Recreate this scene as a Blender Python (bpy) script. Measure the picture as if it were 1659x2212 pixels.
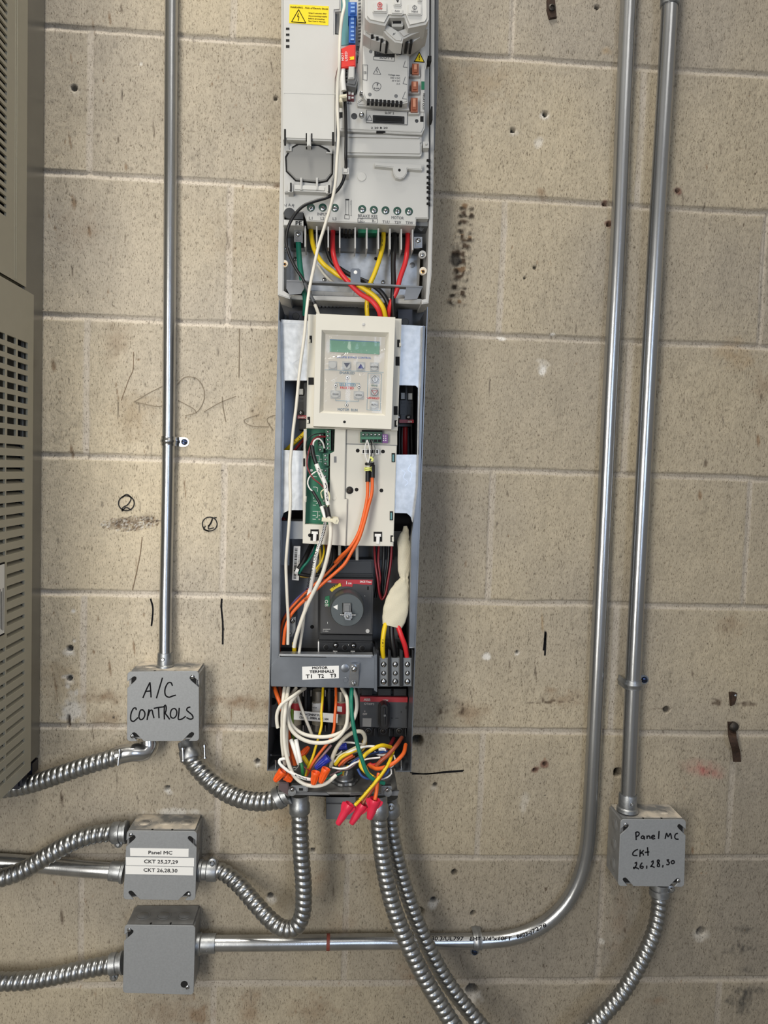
import bpy, bmesh, math, random
import numpy as np
from mathutils import Vector, Matrix

for o in list(bpy.data.objects):
    bpy.data.objects.remove(o)
SC = bpy.context.scene
COL = SC.collection
random.seed(4)
RNG = np.random.default_rng(7)

# ------------------------------------------------------------------ camera
CAM = Vector((-0.235307, -1.122752, -0.615378))
FPX = 1600.0
def rot(rx, ry, rz):
    return Matrix.Rotation(rz, 3, 'Z') @ Matrix.Rotation(ry, 3, 'Y') @ Matrix.Rotation(rx, 3, 'X')
RM = rot(-0.055926, -0.033099, -0.060281) @ Matrix(((1, 0, 0), (0, 0, -1), (0, 1, 0)))
cd = bpy.data.cameras.new('camera')
cam = bpy.data.objects.new('camera', cd)
COL.objects.link(cam)
cam.matrix_world = Matrix.Translation(CAM) @ RM.to_4x4()
cd.sensor_fit = 'VERTICAL'
cd.sensor_height = 24.0
cd.lens = 24.0 * FPX / 2212
cd.clip_start = 0.02
SC.camera = cam

# ------------------------------------------------------------------ light
SC.view_settings.view_transform = 'Standard'
SC.view_settings.look = 'None'
SC.view_settings.gamma = 1.0
SC.view_settings.use_curve_mapping = False
SC.view_settings.exposure = 0.1
w = bpy.data.worlds.new('room_light')
SC.world = w
w.use_nodes = True
wn = w.node_tree
bg = wn.nodes['Background']
tc = wn.nodes.new('ShaderNodeTexCoord')
sx = wn.nodes.new('ShaderNodeSeparateXYZ')
cr = wn.nodes.new('ShaderNodeValToRGB')
mp = wn.nodes.new('ShaderNodeMapRange')
wn.links.new(tc.outputs['Generated'], sx.inputs[0])
wn.links.new(sx.outputs['Z'], mp.inputs['Value'])
mp.inputs['From Min'].default_value = -1
wn.links.new(mp.outputs[0], cr.inputs[0])
cr.color_ramp.elements[0].color = (0.10, 0.09, 0.08, 1)
cr.color_ramp.elements[1].color = (0.50, 0.48, 0.45, 1)
e = cr.color_ramp.elements.new(0.5)
e.color = (0.36, 0.345, 0.325, 1)
wn.links.new(cr.outputs[0], bg.inputs[0])
bg.inputs[1].default_value = 0.6

def area(name, loc, target, sxx, syy, power, col):
    l = bpy.data.lights.new(name, 'AREA')
    l.shape = 'RECTANGLE'
    l.size, l.size_y = sxx, syy
    l.energy = power
    l.color = col
    o = bpy.data.objects.new(name, l)
    COL.objects.link(o)
    o.location = loc
    d = (Vector(target) - Vector(loc)).normalized()
    o.rotation_euler = d.to_track_quat('-Z', 'Y').to_euler()
    return o
area('ceiling_lamp', (-0.52, -0.85, 1.75), (-0.52, -0.35, -1.0), 0.30, 0.90, 42.0, (1.0, 0.94, 0.83))
area('front_fill_light', (-1.0, -1.85, -0.65), (-0.6, 0, -0.85), 0.5, 1.3, 23.0, (1.0, 0.955, 0.87))  # added fill lamp from the front left, brightens the middle of the wall
area('far_ceiling_lamp', (0.6, -2.6, 1.5), (0.2, -0.6, -0.8), 1.2, 0.4, 5.0, (1.0, 0.96, 0.9))
area('window_daylight', (0.55, -3.6, -0.35), (0.0, 0, -0.6), 0.7, 1.3, 18.0, (0.62, 0.76, 1.0))

# ------------------------------------------------------------------ pixels to metres
def ray(px, py):
    return RM @ Vector(((px - 829.5) / FPX, -(py - 1106) / FPX, -1.0))
def P(px, py, d=0.0):
    """point of the photograph's pixel on the plane d metres in front of the wall"""
    r = ray(px, py)
    return CAM + r * ((-d - CAM.y) / r.y)
def PX(px, py, X):
    r = ray(px, py)
    return CAM + r * ((X - CAM.x) / r.x)
def mpp(d):
    """metres per pixel at d metres in front of the wall"""
    return (-CAM.y - d) / FPX

# ------------------------------------------------------------------ materials
def lin(c):
    if isinstance(c, str):
        c = [int(c[i:i + 2], 16) / 255 for i in (0, 2, 4)]
    return tuple((x / 12.92 if x <= 0.04045 else ((x + 0.055) / 1.055) ** 2.4) for x in c[:3]) + (1,)
MATS = {}
def mat(name, col, rough=0.5, metal=0.0, var=0.0, scale=40, bump=0.0, bscale=300, stretch=None, spec=0.5, trans=0, alpha=1, coat=0):
    if name in MATS:
        return MATS[name]
    m = bpy.data.materials.new(name)
    m.use_nodes = True
    nt = m.node_tree
    b = nt.nodes['Principled BSDF']
    c = lin(col)
    b.inputs['Base Color'].default_value = c
    b.inputs['Roughness'].default_value = rough
    b.inputs['Metallic'].default_value = metal
    b.inputs['Specular IOR Level'].default_value = spec
    if coat:
        b.inputs['Coat Weight'].default_value = coat
        b.inputs['Coat Roughness'].default_value = 0.1
    if trans:
        b.inputs['Transmission Weight'].default_value = trans
    if alpha < 1:
        b.inputs['Alpha'].default_value = alpha
    g = nt.nodes.new('ShaderNodeTexCoord')
    mpn = nt.nodes.new('ShaderNodeMapping')
    nt.links.new(g.outputs['Object'], mpn.inputs[0])
    if stretch:
        mpn.inputs['Scale'].default_value = stretch
    if var:
        n = nt.nodes.new('ShaderNodeTexNoise')
        n.inputs['Scale'].default_value = scale
        n.inputs['Detail'].default_value = 5
        nt.links.new(mpn.outputs[0], n.inputs['Vector'])
        r = nt.nodes.new('ShaderNodeValToRGB')
        r.color_ramp.elements[0].position = 0.3
        r.color_ramp.elements[1].position = 0.7
        r.color_ramp.elements[0].color = tuple(x * (1 - var) for x in c[:3]) + (1,)
        r.color_ramp.elements[1].color = tuple(min(1, x * (1 + var)) for x in c[:3]) + (1,)
        nt.links.new(n.outputs[0], r.inputs[0])
        nt.links.new(r.outputs[0], b.inputs['Base Color'])
        ma = nt.nodes.new('ShaderNodeMapRange')
        ma.inputs['To Min'].default_value = max(0.02, rough * (1 - var))
        ma.inputs['To Max'].default_value = min(1, rough * (1 + var))
        nt.links.new(n.outputs[0], ma.inputs['Value'])
        nt.links.new(ma.outputs[0], b.inputs['Roughness'])
    if bump:
        n2 = nt.nodes.new('ShaderNodeTexNoise')
        n2.inputs['Scale'].default_value = bscale
        n2.inputs['Detail'].default_value = 4
        nt.links.new(mpn.outputs[0], n2.inputs['Vector'])
        bp = nt.nodes.new('ShaderNodeBump')
        bp.inputs['Strength'].default_value = bump
        bp.inputs['Distance'].default_value = 0.001
        nt.links.new(n2.outputs[0], bp.inputs['Height'])
        nt.links.new(bp.outputs[0], b.inputs['Normal'])
    MATS[name] = m
    return m

M_EMT = mat('galvanised tube', 'b0b2b4', 0.27, 0.95, 0.12, 30, 0.08, 500, (1, 1, 0.15))
M_FLEX = mat('flexible steel', '9fa1a2', 0.34, 1.0, 0.10, 60)
M_CAST = mat('cast zinc', '9a9da0', 0.42, 0.9, 0.15, 150, 0.15, 700)
M_CHROME = mat('bright steel', 'b4b6b8', 0.24, 1.0, 0.1, 80)
M_BOX = mat('galvanised box sheet', '8d8e8f', 0.42, 0.4, 0.18, 60, 0.05, 400)
M_COVER = mat('grey cover sheet', '8f9295', 0.5, 0.25, 0.06, 400, 0.03, 900)
M_GALV = mat('galvanised sheet', 'b4b7ba', 0.36, 0.75, 0.16, 90, 0.12, 160)
M_SHEET = mat('zinc plated sheet', '757a81', 0.36, 0.7, 0.14, 25, 0.03, 200)
M_DKSHEET = mat('dim zinc plated sheet', '77797c', 0.42, 0.5, 0.14, 25)
M_BLACK = mat('black plastic', '17181a', 0.42)
M_DGREY = mat('charcoal plastic', '37393c', 0.45, 0, 0.05, 200)
M_MGREY = mat('mid grey plastic', '6e7072', 0.5)
M_LGREY = mat('light grey plastic', 'c4c4c1', 0.42, 0, 0.02, 30)
M_LGREY2 = mat('pale grey plastic', 'bcbcba', 0.45)
M_FLAP = mat('grey plastic flap', '8b8b89', 0.5)
M_CREAM = mat('cream plastic', 'd3d0c5', 0.42, 0, 0.015, 40)
M_CREAM2 = mat('dull cream plastic', 'bdbab0', 0.45)
M_HOLE = mat('unlit cavity', '08080a', 0.8)  # near-black colour stands in for the shade inside gaps, slots and holes
M_INK = mat('black ink', '101014', 0.85, spec=0.2)
M_GINK = mat('grey ink', '5a5c60', 0.6)
M_WINK = mat('white print', 'e6e6e4', 0.5)
M_RINK = mat('red print', 'c02b30', 0.5)
M_BINK = mat('blue print', '2a4a9c', 0.5)
M_LABEL = mat('white label', 'e8e8e6', 0.4)
M_YLABEL = mat('yellow label', 'f0d418', 0.4)
M_RED = mat('red plastic', 'c4202c', 0.38)
M_BLUE = mat('blue plastic', '2c5fae', 0.4)
M_GREEN = mat('green terminal plastic', '3f7a5e', 0.42)
M_PCB = mat('green circuit board', '0b6b4c', 0.35, 0, 0.08, 90)
M_DGREEN = mat('deep green terminal', '2f5a44', 0.45)
M_BEIGE = mat('beige enamel', 'aaa696', 0.42, 0, 0.02, 60)
M_FRAME = mat('grey enamel sheet', '85847f', 0.3, 0.5, 0.06, 20)
M_RUST = mat('rusted iron', '3a2a20', 0.8, 0.3, 0.4, 150, 0.4, 400)
M_COPPER = mat('brass insert', 'b98a56', 0.3, 1.0)

# ------------------------------------------------------------------ mesh building
class MB:
    def __init__(s):
        s.v, s.f, s.m = [], [], []
    def add(s, vs, fs, mi=0):
        o = len(s.v)
        s.v.extend([tuple(x) for x in vs])
        s.f.extend([tuple(i + o for i in f) for f in fs])
        s.m.extend([mi] * len(fs))
        return s
    def bm(s, b, mi=0):
        b.verts.index_update()
        s.add([v.co[:] for v in b.verts], [[v.index for v in f.verts] for f in b.faces], mi)
        b.free()
        return s
    def box(s, x0, x1, y0, y1, z0, z1, bev=0.0, mi=0, seg=2):
        b = bmesh.new()
        bmesh.ops.create_cube(b, size=1)
        for v in b.verts:
            v.co = Vector(((x0 + x1) / 2 + v.co.x * abs(x1 - x0), (y0 + y1) / 2 + v.co.y * abs(y1 - y0), (z0 + z1) / 2 + v.co.z * abs(z1 - z0)))
        if bev:
            bmesh.ops.bevel(b, geom=list(b.edges), offset=bev, segments=seg, affect='EDGES')
        return s.bm(b, mi)
    def poly(s, pts, dvec, bev=0.0, mi=0, seg=2, allbev=False):
        """polygon of world points swept by dvec; bevel on the first face's rim"""
        b = bmesh.new()
        n = len(pts)
        A = [b.verts.new(p) for p in pts]
        B = [b.verts.new(Vector(p) + Vector(dvec)) for p in pts]
        b.faces.new(A)
        b.faces.new(B[::-1])
        for i in range(n):
            j = (i + 1) % n
            b.faces.new((A[j], A[i], B[i], B[j]))
        bmesh.ops.recalc_face_normals(b, faces=list(b.faces))
        if bev:
            S = set(A)
            ed = [e for e in b.edges if (e.verts[0] in S and e.verts[1] in S) or (allbev)]
            bmesh.ops.bevel(b, geom=ed, offset=bev, segments=seg, affect='EDGES', clamp_overlap=True)
        return s.bm(b, mi)
    def pp(s, pts, d0, d1, bev=0.0, mi=0, seg=2):
        """prism: pixel outline measured at depth d1 (front), carried straight back to d0"""
        return s.poly([P(x, y, d1) for x, y in pts], (0, d1 - d0, 0), bev, mi, seg)
    def rect(s, x0, y0, x1, y1, d0, d1, bev=0.0, mi=0, r=0):
        return s.pp(rr(x0, y0, x1, y1, r), d0, d1, bev, mi)
    def lathe(s, p0, axis, prof, n=24, mi=0, caps=True):
        """prof: (t along axis, radius)"""
        p0, axis = Vector(p0), Vector(axis).normalized()
        u = axis.orthogonal().normalized()
        w_ = axis.cross(u)
        vs, fs = [], []
        k = len(prof)
        for t, r in prof:
            for i in range(n):
                a = 2 * math.pi * i / n
                vs.append(p0 + axis * t + (u * math.cos(a) + w_ * math.sin(a)) * r)
        for j in range(k - 1):
            for i in range(n):
                i2 = (i + 1) % n
                fs.append((j * n + i, j * n + i2, (j + 1) * n + i2, (j + 1) * n + i))
        if caps:
            fs.append(tuple(range(n))[::-1])
            fs.append(tuple((k - 1) * n + i for i in range(n)))
        return s.add(vs, fs, mi)
    def cyl(s, p0, p1, r, n=20, mi=0, r1=None):
        p0, p1 = Vector(p0), Vector(p1)
        L = (p1 - p0).length
        return s.lathe(p0, p1 - p0, [(0, r), (L, r if r1 is None else r1)], n, mi)
    def tube(s, pts, r, n=12, mi=0, step=0.004, prof=None, caps=True, smooth=True):
        C = spline(pts, step) if smooth else [Vector(p) for p in pts]
        vs, fs = [], []
        t0 = (C[1] - C[0]).normalized()
        u = t0.orthogonal().normalized()
        k = len(C)
        acc = 0
        for j in range(k):
            t = (C[min(j + 1, k - 1)] - C[max(j - 1, 0)]).normalized()
            u = (u - t * u.dot(t)).normalized()
            w_ = t.cross(u)
            if j:
                acc += (C[j] - C[j - 1]).length
            for i in range(n):
                a = 2 * math.pi * i / n
                rr_ = r if prof is None else prof(acc, a)
                vs.append(C[j] + (u * math.cos(a) + w_ * math.sin(a)) * rr_)
        for j in range(k - 1):
            for i in range(n):
                i2 = (i + 1) % n
                fs.append((j * n + i, j * n + i2, (j + 1) * n + i2, (j + 1) * n + i))
        if caps:
            fs.append(tuple(range(n))[::-1])
            fs.append(tuple((k - 1) * n + i for i in range(n)))
        return s.add(vs, fs, mi)
    def ribbon(s, pts, hw, th, nrm=(0, -1, 0), mi=0):
        """flat pen stroke / strip along world points, half width hw, thickness th"""
        C = [Vector(p) for p in pts]
        nv = Vector(nrm)
        vs, fs = [], []
        k = len(C)
        for j in range(k):
            t = (C[min(j + 1, k - 1)] - C[max(j - 1, 0)]).normalized()
            sd = t.cross(nv).normalized() * hw
            for q in (C[j] - sd, C[j] + sd):
                vs += [q, q + nv * th]
        for j in range(k - 1):
            a, b_ = j * 4, j * 4 + 4
            fs += [(a + 1, a + 3, b_ + 3, b_ + 1), (a, b_, b_ + 2, a + 2), (a, a + 1, b_ + 1, b_), (a + 2, b_ + 2, b_ + 3, a + 3)]
        fs += [(0, 2, 3, 1), (k * 4 - 4, k * 4 - 3, k * 4 - 1, k * 4 - 2)]
        return s.add(vs, fs, mi)

def rr(x0, y0, x1, y1, r=0, k=5):
    if not r:
        return [(x0, y0), (x1, y0), (x1, y1), (x0, y1)]
    out = []
    for cx, cy, a0 in ((x1 - r, y0 + r, -90), (x1 - r, y1 - r, 0), (x0 + r, y1 - r, 90), (x0 + r, y0 + r, 180)):
        for i in range(k + 1):
            a = math.radians(a0 + 90 * i / k)
            out.append((cx + r * math.cos(a), cy + r * math.sin(a)))
    return out
def spline(pts, step=0.004):
    Q = [Vector(p) for p in pts]
    if len(Q) == 2:
        n = max(1, int((Q[1] - Q[0]).length / step))
        return [Q[0].lerp(Q[1], i / n) for i in range(n + 1)]
    Q = [Q[0] * 2 - Q[1]] + Q + [Q[-1] * 2 - Q[-2]]
    out = []
    for i in range(1, len(Q) - 2):
        p0, p1, p2, p3 = Q[i - 1:i + 3]
        # centripetal Catmull-Rom
        t0 = 0
        t1 = t0 + max(1e-5, (p1 - p0).length ** 0.5)
        t2 = t1 + max(1e-5, (p2 - p1).length ** 0.5)
        t3 = t2 + max(1e-5, (p3 - p2).length ** 0.5)
        n = max(2, int((p2 - p1).length / step))
        for j in range(n):
            t = t1 + (t2 - t1) * j / n
            A1 = p0 * ((t1 - t) / (t1 - t0)) + p1 * ((t - t0) / (t1 - t0))
            A2 = p1 * ((t2 - t) / (t2 - t1)) + p2 * ((t - t1) / (t2 - t1))
            A3 = p2 * ((t3 - t) / (t3 - t2)) + p3 * ((t - t2) / (t3 - t2))
            B1 = A1 * ((t2 - t) / (t2 - t0)) + A2 * ((t - t0) / (t2 - t0))
            B2 = A2 * ((t3 - t) / (t3 - t1)) + A3 * ((t - t1) / (t3 - t1))
            out.append(B1 * ((t2 - t) / (t2 - t1)) + B2 * ((t - t1) / (t2 - t1)))
    out.append(Q[-2])
    return out

ORG = {}
def tag(o, label=None, cat=None, group=None, kind=None):
    for k, v in (('label', label), ('category', cat), ('group', group), ('kind', kind)):
        if v:
            o[k] = v
    return o
def thing(name, loc, label, cat, group=None):
    o = bpy.data.objects.new(name, None)
    o.empty_display_size = 0.02
    COL.objects.link(o)
    o.location = loc
    ORG[o.name] = Vector(loc)
    return tag(o, label, cat, group)
def obj(name, mb, m, parent=None, smooth=0.7, label=None):
    V = np.array(mb.v, dtype=float)
    c = (V.min(0) + V.max(0)) / 2
    me = bpy.data.meshes.new(name)
    me.from_pydata((V - c).tolist(), [], mb.f)
    for x in (m if isinstance(m, (list, tuple)) else [m]):
        me.materials.append(x)
    if any(mb.m):
        me.polygons.foreach_set('material_index', mb.m)
    b = bmesh.new()
    b.from_mesh(me)
    bmesh.ops.recalc_face_normals(b, faces=list(b.faces))
    b.to_mesh(me)
    b.free()
    if smooth:
        me.shade_smooth()
        me.set_sharp_from_angle(angle=smooth)
    o = bpy.data.objects.new(name, me)
    COL.objects.link(o)
    ORG[o.name] = Vector(c)
    o.location = c
    if parent is not None:
        o.parent = parent
        o.location = Vector(c) - ORG[parent.name]
    if label:
        o['label'] = label
    return o

def text_mesh(s):
    cu = bpy.data.curves.new('t', 'FONT')
    cu.body = s
    cu.resolution_u = 2
    o = bpy.data.objects.new('t', cu)
    me = bpy.data.meshes.new_from_object(o)
    V = [v.co.copy() for v in me.vertices]
    F = [tuple(p.vertices) for p in me.polygons]
    bpy.data.meshes.remove(me)
    bpy.data.objects.remove(o)
    bpy.data.curves.remove(cu)
    return V, F
def text(mb, s, x0, y0, x1, y1, h, d, mi=0, lift=0.0002, bold=0):
    """letters of cap height h px whose baseline runs from pixel (x0,y0) to (x1,y1) at depth d"""
    V, F = text_mesh(s)
    xs = [v.x for v in V]
    a, b_ = min(xs), max(xs)
    A, B = P(x0, y0, d + lift), P(x1, y1, d + lift)
    ex = (B - A) / (b_ - a)
    up = Vector((0, -1, 0)).cross((B - A).normalized())
    up = up if up.z > 0 or abs(up.z) < 0.3 else -up
    cap = 0.70
    ey = up * (h * mpp(d) / cap)
    offs = [(0, 0)]
    if bold:
        q = bold * mpp(d)
        offs = [(-q, 0), (q, 0), (0, q), (0, -q)]
    en = (B - A).normalized()
    for i, (ox, oy) in enumerate(offs):
        mb.add([A + ex * (v.x - a) + ey * v.y + en * ox + up * oy + Vector((0, -0.00002 * i, 0)) for v in V], F, mi)
    return mb
def stroke(mb, pts, d, wpx, mi=0, step=0.0015, lift=0.0):
    """a pen stroke over pixel points on the plane at depth d"""
    W = spline([P(x, y, d + lift) for x, y in pts], step)
    if len(W) < 2:
        return mb
    return mb.ribbon(W, wpx * mpp(d) / 2, 0.00025, mi=mi)
def screw(parent, px, py, d, rpx, m=None, name='screw', slot=True, hd=0.0022):
    mb = MB()
    c = P(px, py, d)
    r = rpx * mpp(d)
    mb.lathe(c, (0, -1, 0), [(-0.002, r), (hd * 0.45, r), (hd * 0.8, r * 0.82), (hd, r * 0.45)], 16)
    if slot:
        a = random.random() * 3.1
        dx, dz = math.cos(a) * r * 0.8, math.sin(a) * r * 0.8
        nx, nz = -math.sin(a) * r * 0.13, math.cos(a) * r * 0.13
        q = [(c.x + dx + nx, c.y - hd * 1.03, c.z + dz + nz), (c.x - dx + nx, c.y - hd * 1.03, c.z - dz + nz),
             (c.x - dx - nx, c.y - hd * 1.03, c.z - dz - nz), (c.x + dx - nx, c.y - hd * 1.03, c.z + dz - nz)]
        mb.poly(q, (0, hd * 0.5, 0), 0, 1)
    return obj(name, mb, [m or M_CHROME, M_HOLE], parent)
# ------------------------------------------------------------------ block wall (one displaced mesh with its stains)
H = 0.2032
def field(nx, nz, cx, cz, seed):
    """smooth random field -1..1 with cells of cx by cz samples"""
    r = np.random.default_rng(seed)
    gx, gz = int(nx / cx) + 3, int(nz / cz) + 3
    g = r.random((gz, gx)) * 2 - 1
    xs = np.arange(nx) / cx
    zs = np.arange(nz) / cz
    xi, zi = xs.astype(int), zs.astype(int)
    fx, fz = xs - xi, zs - zi
    fx = fx * fx * (3 - 2 * fx)
    fz = (fz * fz * (3 - 2 * fz))[:, None]
    a = g[zi][:, xi] * (1 - fx) + g[zi][:, xi + 1] * fx
    b = g[zi + 1][:, xi] * (1 - fx) + g[zi + 1][:, xi + 1] * fx
    return a * (1 - fz) + b * fz
def build_wall():
    st = 0.0017
    xa = np.concatenate([np.linspace(-1.7, -0.80, 40)[:-1], np.arange(-0.80, 0.56, st), np.linspace(0.56, 1.3, 40)[1:]])
    za = np.concatenate([np.linspace(-2.1, -1.56, 30)[:-1], np.arange(-1.56, 0.17, st), np.linspace(0.17, 1.1, 40)[1:]])
    nx, nz = len(xa), len(za)
    X, Z = np.meshgrid(xa, za)
    wob = field(nx, nz, 60, 60, 1) * 0.0012 + field(nx, nz, 12, 12, 2) * 0.0006
    # courses
    k = np.floor(-Z / H).astype(int)                      # course between joint k and k+1
    dz = np.abs((Z / H - np.round(Z / H)) * H + wob)
    par = (k % 2 == 0)
    xo = np.where(par, H, 0.0)
    m = np.floor((X - xo) / (2 * H)).astype(int)
    xr = X - xo + wob
    dx = np.abs((xr / (2 * H) - np.round(xr / (2 * H))) * 2 * H)
    hw = 0.0052
    jd_h = np.clip(1 - (dz / hw) ** 4, 0, 1)
    jd_v = np.clip(1 - (dx / hw) ** 4, 0, 1)
    hsh = np.sin(m * 12.9898 + k * 78.233) * 43758.5453
    hsh = hsh - np.floor(hsh)
    vdepth = np.where(hsh < 0.3, 0.0006, np.where(hsh < 0.6, 0.0016, 0.0026))
    sgn = (Z / H - np.round(Z / H)) * H + wob             # + above the joint's middle
    hprof = jd_h * (0.0026 + 0.0022 * np.clip(sgn / hw, -1, 1))
    depth = np.maximum(hprof, jd_v * vdepth)
    joint = np.clip(np.maximum(jd_h * 1.6, jd_v * 1.4), 0, 1)
    depth = depth + (hsh - 0.5) * 0.0012 * (1 - joint)
    rough = field(nx, nz, 2, 5, 3) * 0.00022 + field(nx, nz, 3, 3, 4) * 0.00016 + field(nx, nz, 25, 40, 5) * 0.0003
    depth = depth + rough * (1 - 0.5 * joint)
    # colours (linear-ish reflectances)
    tan = np.array([0.51, 0.445, 0.335])
    grey = np.array([0.40, 0.36, 0.30])
    mort = np.array([0.54, 0.49, 0.425])
    t = np.clip(0.5 + 0.5 * field(nx, nz, 130, 110, 6) + 0.25 * field(nx, nz, 40, 60, 7) + (hsh - 0.5) * 0.5, 0, 1)[..., None]
    C = tan * (1 - t) + grey * t
    C = C * (1 + 0.06 * field(nx, nz, 3, 7, 8) + 0.05 * field(nx, nz, 9, 22, 9))[..., None]
    pit = field(nx, nz, 2.3, 5, 10)
    pm = np.clip((pit - 0.52) * 4, 0, 1) * np.clip(0.5 + field(nx, nz, 50, 50, 11), 0, 1)
    depth = depth + pm * 0.0003
    C = C * (1 - 0.14 * pm)[..., None]
    jm = (joint * (0.75 + 0.25 * field(nx, nz, 20, 20, 12)))[..., None]
    C = C * (1 - jm) + mort * (1 + 0.05 * field(nx, nz, 6, 6, 13))[..., None] * jm
    # painted light falloff: shade with grime to the right and below, brighter mid left
    grime_shade = np.clip((X + 0.35) * 0.32, 0, 0.27) + np.clip((-0.98 - Z) * 0.9, 0, 0.24) * np.clip(1 - np.abs(X + 0.1) * 0.7, 0.3, 1)
    C = C * (1 - grime_shade)[..., None] * (1 - grime_shade[..., None] * np.array([0.0, 0.02, 0.08]))
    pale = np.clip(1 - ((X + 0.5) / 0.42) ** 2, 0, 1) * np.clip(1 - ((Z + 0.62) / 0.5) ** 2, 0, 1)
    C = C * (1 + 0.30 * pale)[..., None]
    NA = field(nx, nz, 4, 4, 20)
    NB = field(nx, nz, 9, 9, 21)
    NC = field(nx, nz, 2.5, 8, 22)
    def blob(px, py, rx, ry, col, s, soft=0.5, rag=0.4, dep=0.0, ang=0.0, speck=0.0):
        nonlocal C, depth
        p = P(px, py)
        mp_ = mpp(0)
        R = max(rx, ry) * mp_ * 1.7 + 0.004
        xi = slice(np.searchsorted(xa, p.x - R), np.searchsorted(xa, p.x + R))
        zi = slice(np.searchsorted(za, p.z - R), np.searchsorted(za, p.z + R))
        u, v = X[zi, xi] - p.x, Z[zi, xi] - p.z
        ca, sa = math.cos(ang), math.sin(ang)
        u, v = u * ca + v * sa, -u * sa + v * ca
        q = np.sqrt((u / (rx * mp_)) ** 2 + (v / (ry * mp_)) ** 2) + rag * (NA[zi, xi] * 0.6 + NB[zi, xi] * 0.6)
        msk = np.clip((1 - q) / soft, 0, 1)
        dm = msk.copy()
        if speck:
            msk = msk * np.clip(0.72 + speck * (NC[zi, xi] + NA[zi, xi] * 0.7), 0, 1)
        w3 = (msk * s)[..., None]
        C[zi, xi] = C[zi, xi] * (1 - w3) + np.array(col) * w3
        if dep:
            depth[zi, xi] = depth[zi, xi] + dep * dm
    BR, DB, BK, WH, RD = (0.22, 0.14, 0.08), (0.07, 0.045, 0.03), (0.012, 0.011, 0.010), (0.72, 0.70, 0.66), (0.38, 0.04, 0.05)
    OC, CH = (0.33, 0.24, 0.14), (0.55, 0.52, 0.47)
    # broad discolouration
    for a in ((250, 740, 40, 60, BR, 0.25), (290, 900, 60, 60, OC, 0.3), (180, 500, 60, 60, BR, 0.18), (225, 1505, 55, 22, BR, 0.5), (520, 1515, 80, 22, BR, 0.5), (230, 1555, 40, 30, BR, 0.3),
              (460, 1570, 50, 30, OC, 0.25), (130, 1470, 50, 60, OC, 0.3), (560, 900, 25, 80, OC, 0.25), (580, 1330, 20, 100, OC, 0.25), (370, 2185, 110, 45, BR, 0.25), (540, 2180, 30, 60, BR, 0.35),
              (430, 2195, 45, 25, BR, 0.4), (680, 2180, 60, 40, BR, 0.3), (900, 2110, 60, 40, BR, 0.3), (1010, 1540, 60, 30, BR, 0.35), (965, 1520, 40, 25, (0.1, 0.09, 0.08), 0.35),
              (1230, 1510, 60, 25, BR, 0.3), (1580, 1350, 50, 30, BR, 0.25), (1340, 1990, 30, 120, BR, 0.2), (1280, 2190, 50, 30, DB, 0.3), (1420, 2160, 30, 14, BR, 0.35), (1590, 770, 60, 40, OC, 0.35),
              (1650, 830, 30, 30, BR, 0.3), (1040, 180, 90, 60, OC, 0.25), (1170, 420, 14, 18, BR, 0.5), (600, 400, 14, 8, BR, 0.5), (690, 1900, 30, 40, BR, 0.25), (600, 1760, 60, 40, OC, 0.3),
              (740, 2000, 60, 50, BR, 0.15), (1310, 110, 16, 12, OC, 0.6), (1190, 1490, 20, 10, BR, 0.4), (540, 520, 120, 100, OC, 0.15), (840, 1865, 60, 10, DB, 0.25), (740, 1855, 14, 12, DB, 0.4)):
        blob(*a[:5], min(0.8, a[5] * 1.5), soft=1.0, rag=0.5)
    # spalled patch beside the tube
    blob(282, 1131, 68, 19, (0.2, 0.15, 0.11), 0.8, 0.4, 0.4, 0.0005, 0.05, 0.6)
    rs_ = random.Random(5)
    for i in range(260):
        u = rs_.uniform(-1, 1)
        v = rs_.uniform(-1, 1) * math.sqrt(max(0, 1 - u * u))
        blob(282 + u * 64, 1131 + v * 16 - u * 3, rs_.uniform(1.2, 3.2), rs_.uniform(1.2, 2.6), rs_.choice((DB, DB, WH, CH, BR)), 0.9, 0.6, 0.3, rs_.uniform(-0.0003, 0.0006))
    # old adhesive, scorched brown, coiled
    for i in range(13):
        yy = 445 + i * 17.2
        xx = 1006 - (yy - 440) * 0.085 if yy > 470 else 1004
        ww = (14, 20, 22, 21, 20, 22, 23, 24, 23, 22, 20, 17, 20)[i]
        blob(xx + random.uniform(-3, 3), yy, ww, 7.5, DB if i % 4 else BR, 0.95, 0.35, 0.6, -0.0012, random.uniform(-0.2, 0.2), 1.3)
        blob(xx - 10, yy + 4, 11, 9, (0.025, 0.018, 0.012), 0.95, 0.4, 0.7, -0.0015, 0, 1.6)
        blob(xx + 13, yy + 6, 8, 5, (0.04, 0.028, 0.02), 0.8, 0.4, 0.7, -0.001, 0, 1.4)
    blob(983, 565, 16, 12, (0.06, 0.055, 0.05), 0.85, 0.4, 0.4)
    # red spray mark
    blob(1518, 1660, 60, 26, RD, 0.55, 1.3, 0.12, 0, -0.2, 0.35)
    blob(1527, 1668, 46, 14, RD, 0.8, 1.2, 0.15, 0, -0.22, 0.35)
    # soot smudges
    for a in ((1618, 2008, 30, 11, 0.6), (1604, 2050, 42, 16, 0.75), (1612, 2097, 28, 12, 0.6), (1600, 2165, 40, 44, 0.8), (1628, 2140, 30, 10, 0.6)):
        blob(a[0], a[1], a[2], a[3], (0.05, 0.048, 0.045), a[4], 0.7, 0.7, 0, 0, 0.9)
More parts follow.
